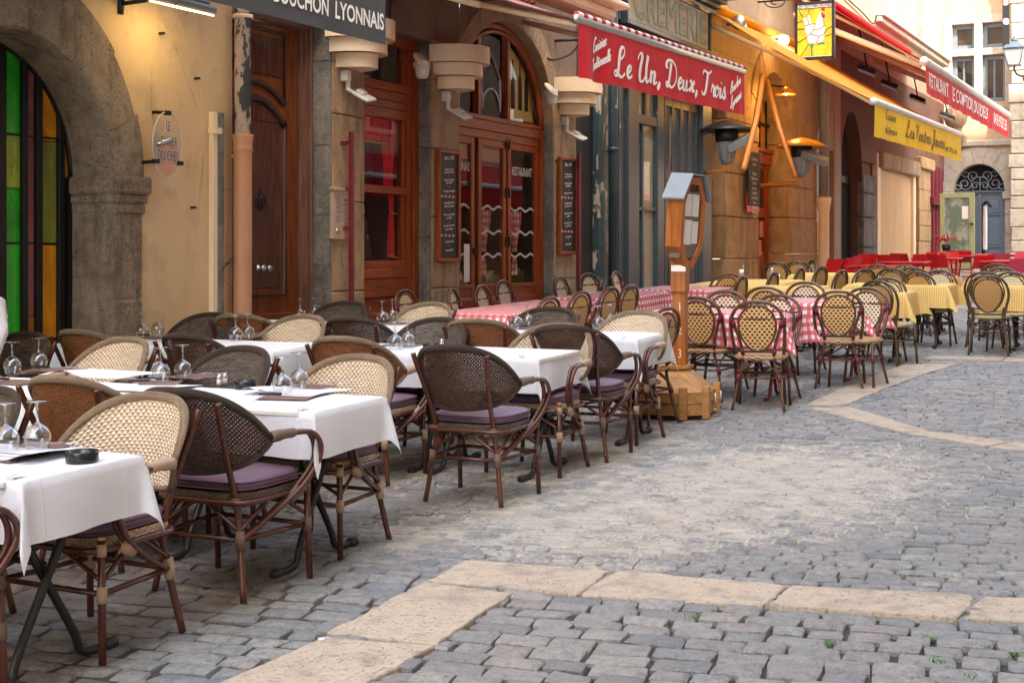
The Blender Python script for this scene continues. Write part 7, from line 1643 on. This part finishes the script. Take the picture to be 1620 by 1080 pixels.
seat_at(CH_R, 1152, 434, E_-.9, 'cane chair with wine-red legs at the yellow table nearest the teal shopfront', GR)
GTR, GCR = 'wine-red legged tables of the red-checked terrace', 'red and white checked tablecloths'
def ccloth(x0, x1, y0, y1, label, mat, grp, seed, drop=.24, kind='wine', tl='', tg='', corner=.42, wav=.02, rot=0.0, h=.755):
    w, d = x1-x0, y1-y0
    n = max(1, round(d/.75)) if d > 1 else 1
    for k in range(n):
        dd = d/n; table(round(w-.1, 2), round(min(dd-.06, .7), 2), kind, (x0+x1)/2, y0+dd*(k+.5), tl + ('' if n == 1 else (', near one', ', second one', ', third one', ', fourth one')[k]), tg)
    o = cloth('tablecloth', w, d, h, drop, K[mat], seed, corner=corner, wav=wav, flare=.25); o.matrix_world = TM((x0+x1)/2, (y0+y1)/2, rot); tag(o, label, 'tablecloth', grp)
ccloth(-6.55, -5.75, 11.35, 13.6, 'long red striped-looking checked cloth in front of the restaurant doors', 'red_check', GCR, 31, tl='table under the long red checked cloth', tg=GTR, drop=.2)
ccloth(-6.55, -5.80, 14.0, 15.6, 'red checked cloth between the two pairs of cane chairs', 'red_check', GCR, 32, tl='table under the middle red checked cloth', tg=GTR)
ccloth(-6.35, -5.45, 15.9, 16.9, 'red checked cloth left of the menu stand case, hanging in fine folds', 'red_check', GCR, 33, tl='table under the checked cloth left of the menu stand case', tg=GTR, wav=.05)
ccloth(-4.75, -3.42, 12.02, 12.66, 'red checked cloth with a long pointed corner, in the middle of the red terrace', 'red_check', GCR, 34, drop=.30, tl='table with wine-red bent legs under the pointed checked cloth', tg=GTR, wav=.03)
ccloth(-4.45, -3.12, 13.78, 14.44, 'red checked cloth at the right of the red terrace', 'red_check', GCR, 35, drop=.30, tl='table under the rightmost red checked cloth', tg=GTR, wav=.03)
# ------------------------------------------------------------------ yellow terrace
GY, GTY, GCY = 'cane chairs of the yellow-checked terrace', 'black-legged tables of the yellow-checked terrace', 'yellow checked tablecloths'
ccloth(-6.15, -5.1, 16.9, 18.9, 'yellow checked cloth right behind the menu stand, with a white cup', 'yellow_check', GCY, 41, kind='dark', tl='table under the yellow cloth behind the menu stand', tg=GTY)
ccloth(-5.25, -4.35, 16.6, 17.3, 'yellow checked cloth in front of the golden pier, with a shaker', 'yellow_check', GCY, 42, kind='dark', tl='table under the yellow cloth in front of the golden pier', tg=GTY)
ccloth(-5.75, -4.55, 20.6, 21.3, 'yellow checked cloth hanging straight below the stacked red chair backs', 'yellow_check', GCY, 43, kind='dark', tl='table under the straight yellow cloth', tg=GTY)
ccloth(-4.3, -3.12, 15.75, 16.4, 'yellow checked cloth with pointed corner, nearest on the left of the lane', 'yellow_check', GCY, 44, drop=.28, kind='dark', tl='table under the nearest pointed yellow cloth', tg=GTY)
ccloth(-4.2, -2.98, 17.55, 18.2, 'yellow checked cloth with pointed corner beside the open lane', 'yellow_check', GCY, 45, drop=.28, kind='dark', tl='table under the yellow cloth beside the lane', tg=GTY)
ccloth(-4.4, -3.3, 19.6, 20.3, 'yellow checked cloth third along the lane, mostly hidden by chair backs', 'yellow_check', GCY, 46, kind='dark', tl='table under the hidden third yellow cloth', tg=GTY)
ccloth(-2.42, -1.1, 17.5, 18.2, 'yellow checked cloth cut by the right edge of the photo', 'yellow_check', GCY, 47, drop=.30, kind='dark', tl='table under the yellow cloth at the right edge', tg=GTY)
ccloth(-3.05, -2.1, 19.4, 20.1, 'small yellow checked corner behind the amber chair at the right', 'yellow_check', GCY, 48, kind='dark', tl='table under the small yellow corner at the right', tg=GTY)
for px, py, r, lb in ((1176, 437, E_-.05, 'slim side-on cane chair at the yellow tables, first'), (1226, 431, E_-.05, 'slim side-on cane chair at the yellow tables, second'), (1268, 424, E_-.05, 'slim side-on cane chair, left of the orange post'), (1301, 422, E_-.2, 'very thin side-on cane chair at the orange post'), (1333, 428, E_-.2, 'thin side-on cane chair in front of the straight yellow cloth'), (1370, 426, E_-.5, 'side-on cane chair at the right end of the straight yellow cloth'),
                      (1228, 415, .1, 'round-backed amber cane chair by the golden pier, left of a pair'), (1262, 414, .2, 'round-backed amber cane chair by the golden pier, right of a pair'), (1287, 412, E_+.6, 'turned cane chair leaning at the foot of the golden pier'),
                      (1388, 445, -.3, 'big amber cane chair seen from behind at the nearest yellow cloth, double hoop'), (1452, 431, -.25, 'big amber cane chair seen from behind, beside the lane'), (1404, 440, B, 'pale cane chair facing us between two yellow cloths'), (1486, 428, B, 'pale cane chair facing us, its seat over the lane'),
                      (1390, 419, 0, 'amber cane chair back in the third row, left'), (1411, 425, -.1, 'amber cane chair back in the third row, middle'), (1432, 420, 0, 'amber cane chair back behind the double hoop, back row'), (1445, 424, -.1, 'amber cane chair back, right of the back row'),
                      (1557, 431, .1, 'amber cane chair half hidden behind the free-standing one at the right'), (1600, 431, B, 'pale cane chair facing us at the right edge'), (1578, 418, 0, 'cane chair back in the rear at the right'), (1585, 424, B, 'cane chair facing us in the rear at the right')):
    seat_at(CH_G, px, py, r, lb, GY)
place(CH_G, -2.43, 17.06, .08, 'free-standing amber cane chair seen from behind at the right', GY)
def cup(px, py, lb, r=.035, hh=.09, name='cup', spoon=False):
    x, y = gp(px, py, .765); t = empty(name, lb, name.replace('_', ' '), None, (x, y, gz(y)+.765)); mb = MB(); mb.lathe([(0, .004), (r*.9, .004), (r, hh), (r*.93, hh), (r*.85, .01)], n=16); mb.build('body', K['white_letter'], t)
    if spoon: mb = MB(); mb.tube([(0, 0, .03), (.03, .02, hh+.07)], .004, 5); mb.build('spoon', K['steel'], t)
cup(1173, 436, 'white cup with a spoon on the yellow cloth behind the menu stand', spoon=True); cup(1229, 443, 'white square-looking cup on the yellow cloth in front of the golden pier', .045, .08)
x, y = gp(1221, 444, .765); t = empty('sugar_shaker', 'tall glass sugar shaker beside the white cup on the yellow cloth', 'shaker', None, (x, y, gz(y)+.765)); mb = MB(); mb.lathe([(0, 0), (.03, 0), (.032, .08), (.024, .12)], n=14); mb.build('jar', K['frost'], t); mb = MB(); mb.lathe([(.026, .12), (.026, .15), (.01, .17), (0, .17)], n=14); mb.build('cap', K['steel'], t)
# ------------------------------------------------------------------ red cafe beyond
GF2, GT2 = 'red metal folding chairs of the far cafe', 'red tables of the far cafe'
for px, py, r, lb, p in ((1311, 409, E_+.9, 'red chair back leaning by the cream pillar, first', 0), (1322, 409, E_+.9, 'red chair back leaning by the cream pillar, second', 0), (1343, 407, E_+1.0, 'red chair back before the dark arched door, first', 0), (1354, 404, E_+1.0, 'red chair back before the dark arched door, second', 0), (1368, 401, E_+1.2, 'red chair back before the dark arched door, third and tallest', 0),
                         (1405, 402, .05, 'dark red chair seen from behind in front of the tan board', 0), (1430, 400, -.5, 'bright red chair in front of the tan board, right', 0), (1452, 401, .6, 'red chair seen from behind, left of the far centre', 0), (1475, 398, 2.8, 'red chair seen from behind under the green door', 0), (1490, 402, -.5, 'red chair turned sideways in the far centre', 0), (1519, 396, .05, 'red chair seen from behind with its seat showing, far centre', 0), (1500, 398, B, 'red chair facing us behind the far centre', 0),
                         (1545, 403, .8, 'red chair between the far centre and the right', 0), (1572, 401, .5, 'faded red chair at the right, first', 1), (1592, 400, -.6, 'faded red chair at the right, second', 1), (1612, 398, 2.6, 'faded red chair at the right edge', 1), (1603, 408, .7, 'faded red chair at the right, nearest', 1)):
    x, y = gp(px, py, .86); place(CH_P if p else CH_F, x, y+.2*cos(r), r, lb, GF2)
for px, py, w, lb in ((1425, 414, .9, 'red table in front of the tan board'), (1375, 420, .8, 'low red table by the dark arched door'), (1480, 408, .9, 'red table in the far centre'), (1535, 404, .8, 'dark red table before the closed parasol'), (1595, 412, 1.0, 'faded red table at the right edge'), (1580, 402, 1.0, 'faded red table at the right, farther')):
    x, y = gp(px, py, .76); table(w, .7, 'red', x, y+.2, lb, GT2)
yp = 31; xp = Xat(1497, yp); t = empty('potted_flowers', 'small pot of red flowers on a far red table', 'flowers', None, (xp, yp, zpy(397, xp, yp))); mb = MB(); mb.lathe([(0, 0), (.08, 0), (.1, .14), (0, .14)], n=12); mb.build('pot', K['dark_metal'], t)
mb = MB(); rnd = random.Random(3)
for k in range(60):
    p = Vector((rnd.gauss(0, .14), rnd.gauss(0, .08), .2+abs(rnd.gauss(0, .07)))); u = Vector((rnd.random()-.5, rnd.random()-.5, rnd.random()-.5)).normalized()*.035; v = u.orthogonal().normalized()*.03; mb.add([p-u, p+v, p+u, p-v], [(0, 1, 2, 3)], k % 3 == 0)
mb.build('blooms', [M('petals', (.6, .02, .06), .6), M('leaves', (.05, .14, .03), .6)], t)

# cables and small fixings on the upper walls
def cable(pts, label, r=.012):
    mb = MB(); mb.tube(crom(pts, 5), r, 5); tag(mb.build('wall_cable', K['iron']), label, 'cable')
cable([(WX+.02, *wp(1335, -5)), (WX+.03, *wp(1362, 20)), (WX+.03, *wp(1380, 38)), (WX+.03, *wp(1386, 20))], 'black cable looping on the cream wall above the far red awning', .02)
cable([(WX+.05, 12.7, 4.05), (WX+.05, 12.72, 5.2), (WX+.05, 12.74, 7)], 'thin grey cable running up the brown wall above the display window', .014)
cable([(WX+.03, yW0+.35, 4.1), (WX+.03, yW0+.4, 4.4), (WX+.04, yR0+.2, 4.55), (WX+.04, yR1-.3, 4.95), (WX+.03, yA, 5.0)], 'thin cable strung along the wall above the stepped lamps', .010)
for i_, (y_, z_) in enumerate(((8.55+.6, 3.42), (9.6, 3.1), (9.55, 2.0))):
    mb = MB(); mb.box(WX-.01, WX+.05, y_, y_+.03, z_, z_+.02, 0, .004); tag(mb.build('wall_nail', K['iron']), ('rusty nail in the ochre wall, upper left', 'rusty nail in the ochre wall above the cable trunking', 'rusty nail in the ochre wall at mid height')[i_], 'nail')
# ------------------------------------------------------------------ seated person in a white shirt at the left edge
def skinned(name, chains, mat, root=0, parent=None, sub=2):
    """chains: list of lists of (x,y,z,r) sharing points by position"""
    vs = []; rr = []; es = set(); idx = {}
    for ch in chains:
        prev = None
        for (x, y, z, r) in ch:
            k = (round(x, 4), round(y, 4), round(z, 4))
            if k not in idx: idx[k] = len(vs); vs.append((x, y, z)); rr.append(r)
            i = idx[k]
            if prev is not None and prev != i: es.add((prev, i))
            prev = i
    me = bpy.data.meshes.new(name); me.from_pydata(vs, list(es), []); o = bpy.data.objects.new(name, me); COL.objects.link(o)
    o.modifiers.new('skin', 'SKIN'); sv = me.skin_vertices[0].data
    for i, r in enumerate(rr): sv[i].radius = (r, r) if isinstance(r, (int, float)) else r
    sv[root].use_root = True; m = o.modifiers.new('sub', 'SUBSURF'); m.levels = sub; m.render_levels = sub
    bpy.context.view_layer.update(); dg = bpy.context.evaluated_depsgraph_get(); m2 = bpy.data.meshes.new_from_object(o.evaluated_get(dg))
    bpy.data.objects.remove(o); m2.name = name; m2.materials.clear(); m2.materials.append(mat)
    m2.polygons.foreach_set('use_smooth', [True]*len(m2.polygons)); o = bpy.data.objects.new(name, m2); COL.objects.link(o)
    if parent: o.parent = parent
    return o
def person(x, y, rot, label):
    skin = M('skin', (.55, .33, .24), .5, var=.06); shirt = linen('shirt_cotton', (.74, .74, .80), .9); trou = M('dark_trousers', (.03, .03, .04), .8); hair = M('brown_hair', (.06, .035, .02), .6, stretch=(3, 3, 20))
    t = empty('person', label, 'person', None, (0, 0, 0)); t.matrix_world = TM(x, y, rot)
    hz = 1.36; ch = [[(0, -.02, .56, .12), (0, -.04, .75, .12), (0, -.05, .95, .13), (0, -.04, 1.10, .09), (0, -.02, 1.17, .05), (0, .0, 1.24, .052), (0, .02, 1.30, .075), (0, .02, 1.38, .088), (0, .015, 1.44, .062)]]
    ch.append([(0, .02, 1.30, .075), (0, .085, 1.30, .035), (0, .10, 1.285, .015)]); ch.append([(0, .02, 1.38, .088), (0, .108, 1.355, .018), (0, .125, 1.345, .013)])
    for s in (-1, 1):
        ch.append([(0, .02, 1.38, .088), (s*.085, .0, 1.355, .02), (s*.095, -.012, 1.365, .014)])
        ch.append([(0, -.04, 1.10, .09), (s*.17, -.04, 1.11, .062), (s*.25, .02, .97, .045), (s*.28, .09, .84, .038), (s*.23, .24, .81, .032), (s*.17, .36, .80, .025), (s*.15, .41, .80, .032)])
        for k, (dx, ln, ry) in enumerate(((-.026, .062, 0), (-.009, .072, 0), (.009, .068, 0), (.026, .055, 0))):
            bx_ = s*.15+dx; ch.append([(s*.15, .41, .80, .032), (bx_, .455, .802, .0105), (bx_*1.01, .455+ln*.5, .800, .009), (bx_*1.02, .455+ln, .786, .0075)])
        ch.append([(s*.17, .36, .80, .025), (s*.15-s*.035, .39, .797, .011), (s*.15-s*.052, .42, .792, .009), (s*.15-s*.058, .445, .786, .0075)])
        ch.append([(0, -.02, .56, .12), (s*.10, .02, .54, .085), (s*.14, .40, .53, .06), (s*.14, .43, .28, .05), (s*.14, .40, .09, .036), (s*.14, .50, .04, .035), (s*.14, .56, .03, .028)])
    skinned('body', ch, skin, 0, t)
    ch = [[(0, -.02, .60, .135), (0, -.04, .75, .135), (0, -.05, .95, .142), (0, -.04, 1.09, .105), (0, -.03, 1.15, .070)]]
    for s in (-1, 1): ch.append([(0, -.04, 1.09, .105), (s*.17, -.04, 1.11, .082), (s*.215, -.01, 1.04, .068), (s*.255, .02, .97, .070), (s*.27, .06, .90, .058), (s*.285, .095, .84, .062), (s*.25, .19, .823, .050), (s*.205, .30, .81, .046)])
    o = skinned('shirt', ch, shirt, 0, t)
    for v in o.data.vertices: 
        p = v.co; v.co = p + v.normal*(.010*noise.noise(p*14)+.008*noise.noise(Vector((p.x*30, p.y*6, p.z*30))))
    ch = [[(0, -.03, .60, .13), (0, -.02, .56, .135)]]
    for s in (-1, 1): ch.append([(0, -.02, .56, .135), (s*.10, .02, .54, .098), (s*.14, .40, .53, .075), (s*.14, .43, .28, .068), (s*.14, .41, .12, .06)])
    skinned('trousers', ch, trou, 0, t)
    mb = MB()
    mb.lathe([(0, .105), (.05, .095), (.085, .05), (.097, .0), (.09, -.06), (.06, -.10)], (0, -.005, 1.385), 20, 0, pi*.95, pi*2.05); mb.lathe([(0, .108), (.05, .098), (.088, .055), (.094, .03)], (0, .012, 1.385), 20); mb.build('hair', hair, t)
    for s in (-1, 1):
        mb = MB(); mb.lathe([(0, -.009), (.007, -.005), (.009, 0), (.007, .005), (0, .009)], (s*.032, .098, 1.385), 10); mb.build('eye', K['white_letter'], t)
        mb = MB(); mb.tube([(s*.05, .094, 1.403), (s*.03, .103, 1.406), (s*.018, .104, 1.402)], .004, 5); mb.build('eyebrow', hair, t)
    mb = MB(); mb.tube([(-.022, .098, 1.315), (0, .106, 1.313), (.022, .098, 1.315)], .005, 5); mb.build('mouth', M('lips', (.42, .16, .13), .5), t)
    for s in (-1, 1): mb = MB(); mb.tube([(s*.14, .38, .045), (s*.14, .48, .05), (s*.14, .58, .035)], [.045, .048, .035], 10, flat=.8); mb.build('shoe', K['iron'], t)
person(-6.98, 6.42, B, 'seated person in a white long-sleeved shirt cut by the left edge, arm on the table')
for p_ in [CH_B, CH_D, CH_R, CH_G, CH_F, CH_P, GL, KN, FK, ASH, SHK, *NPK, *TBL.values()]: kill(p_)
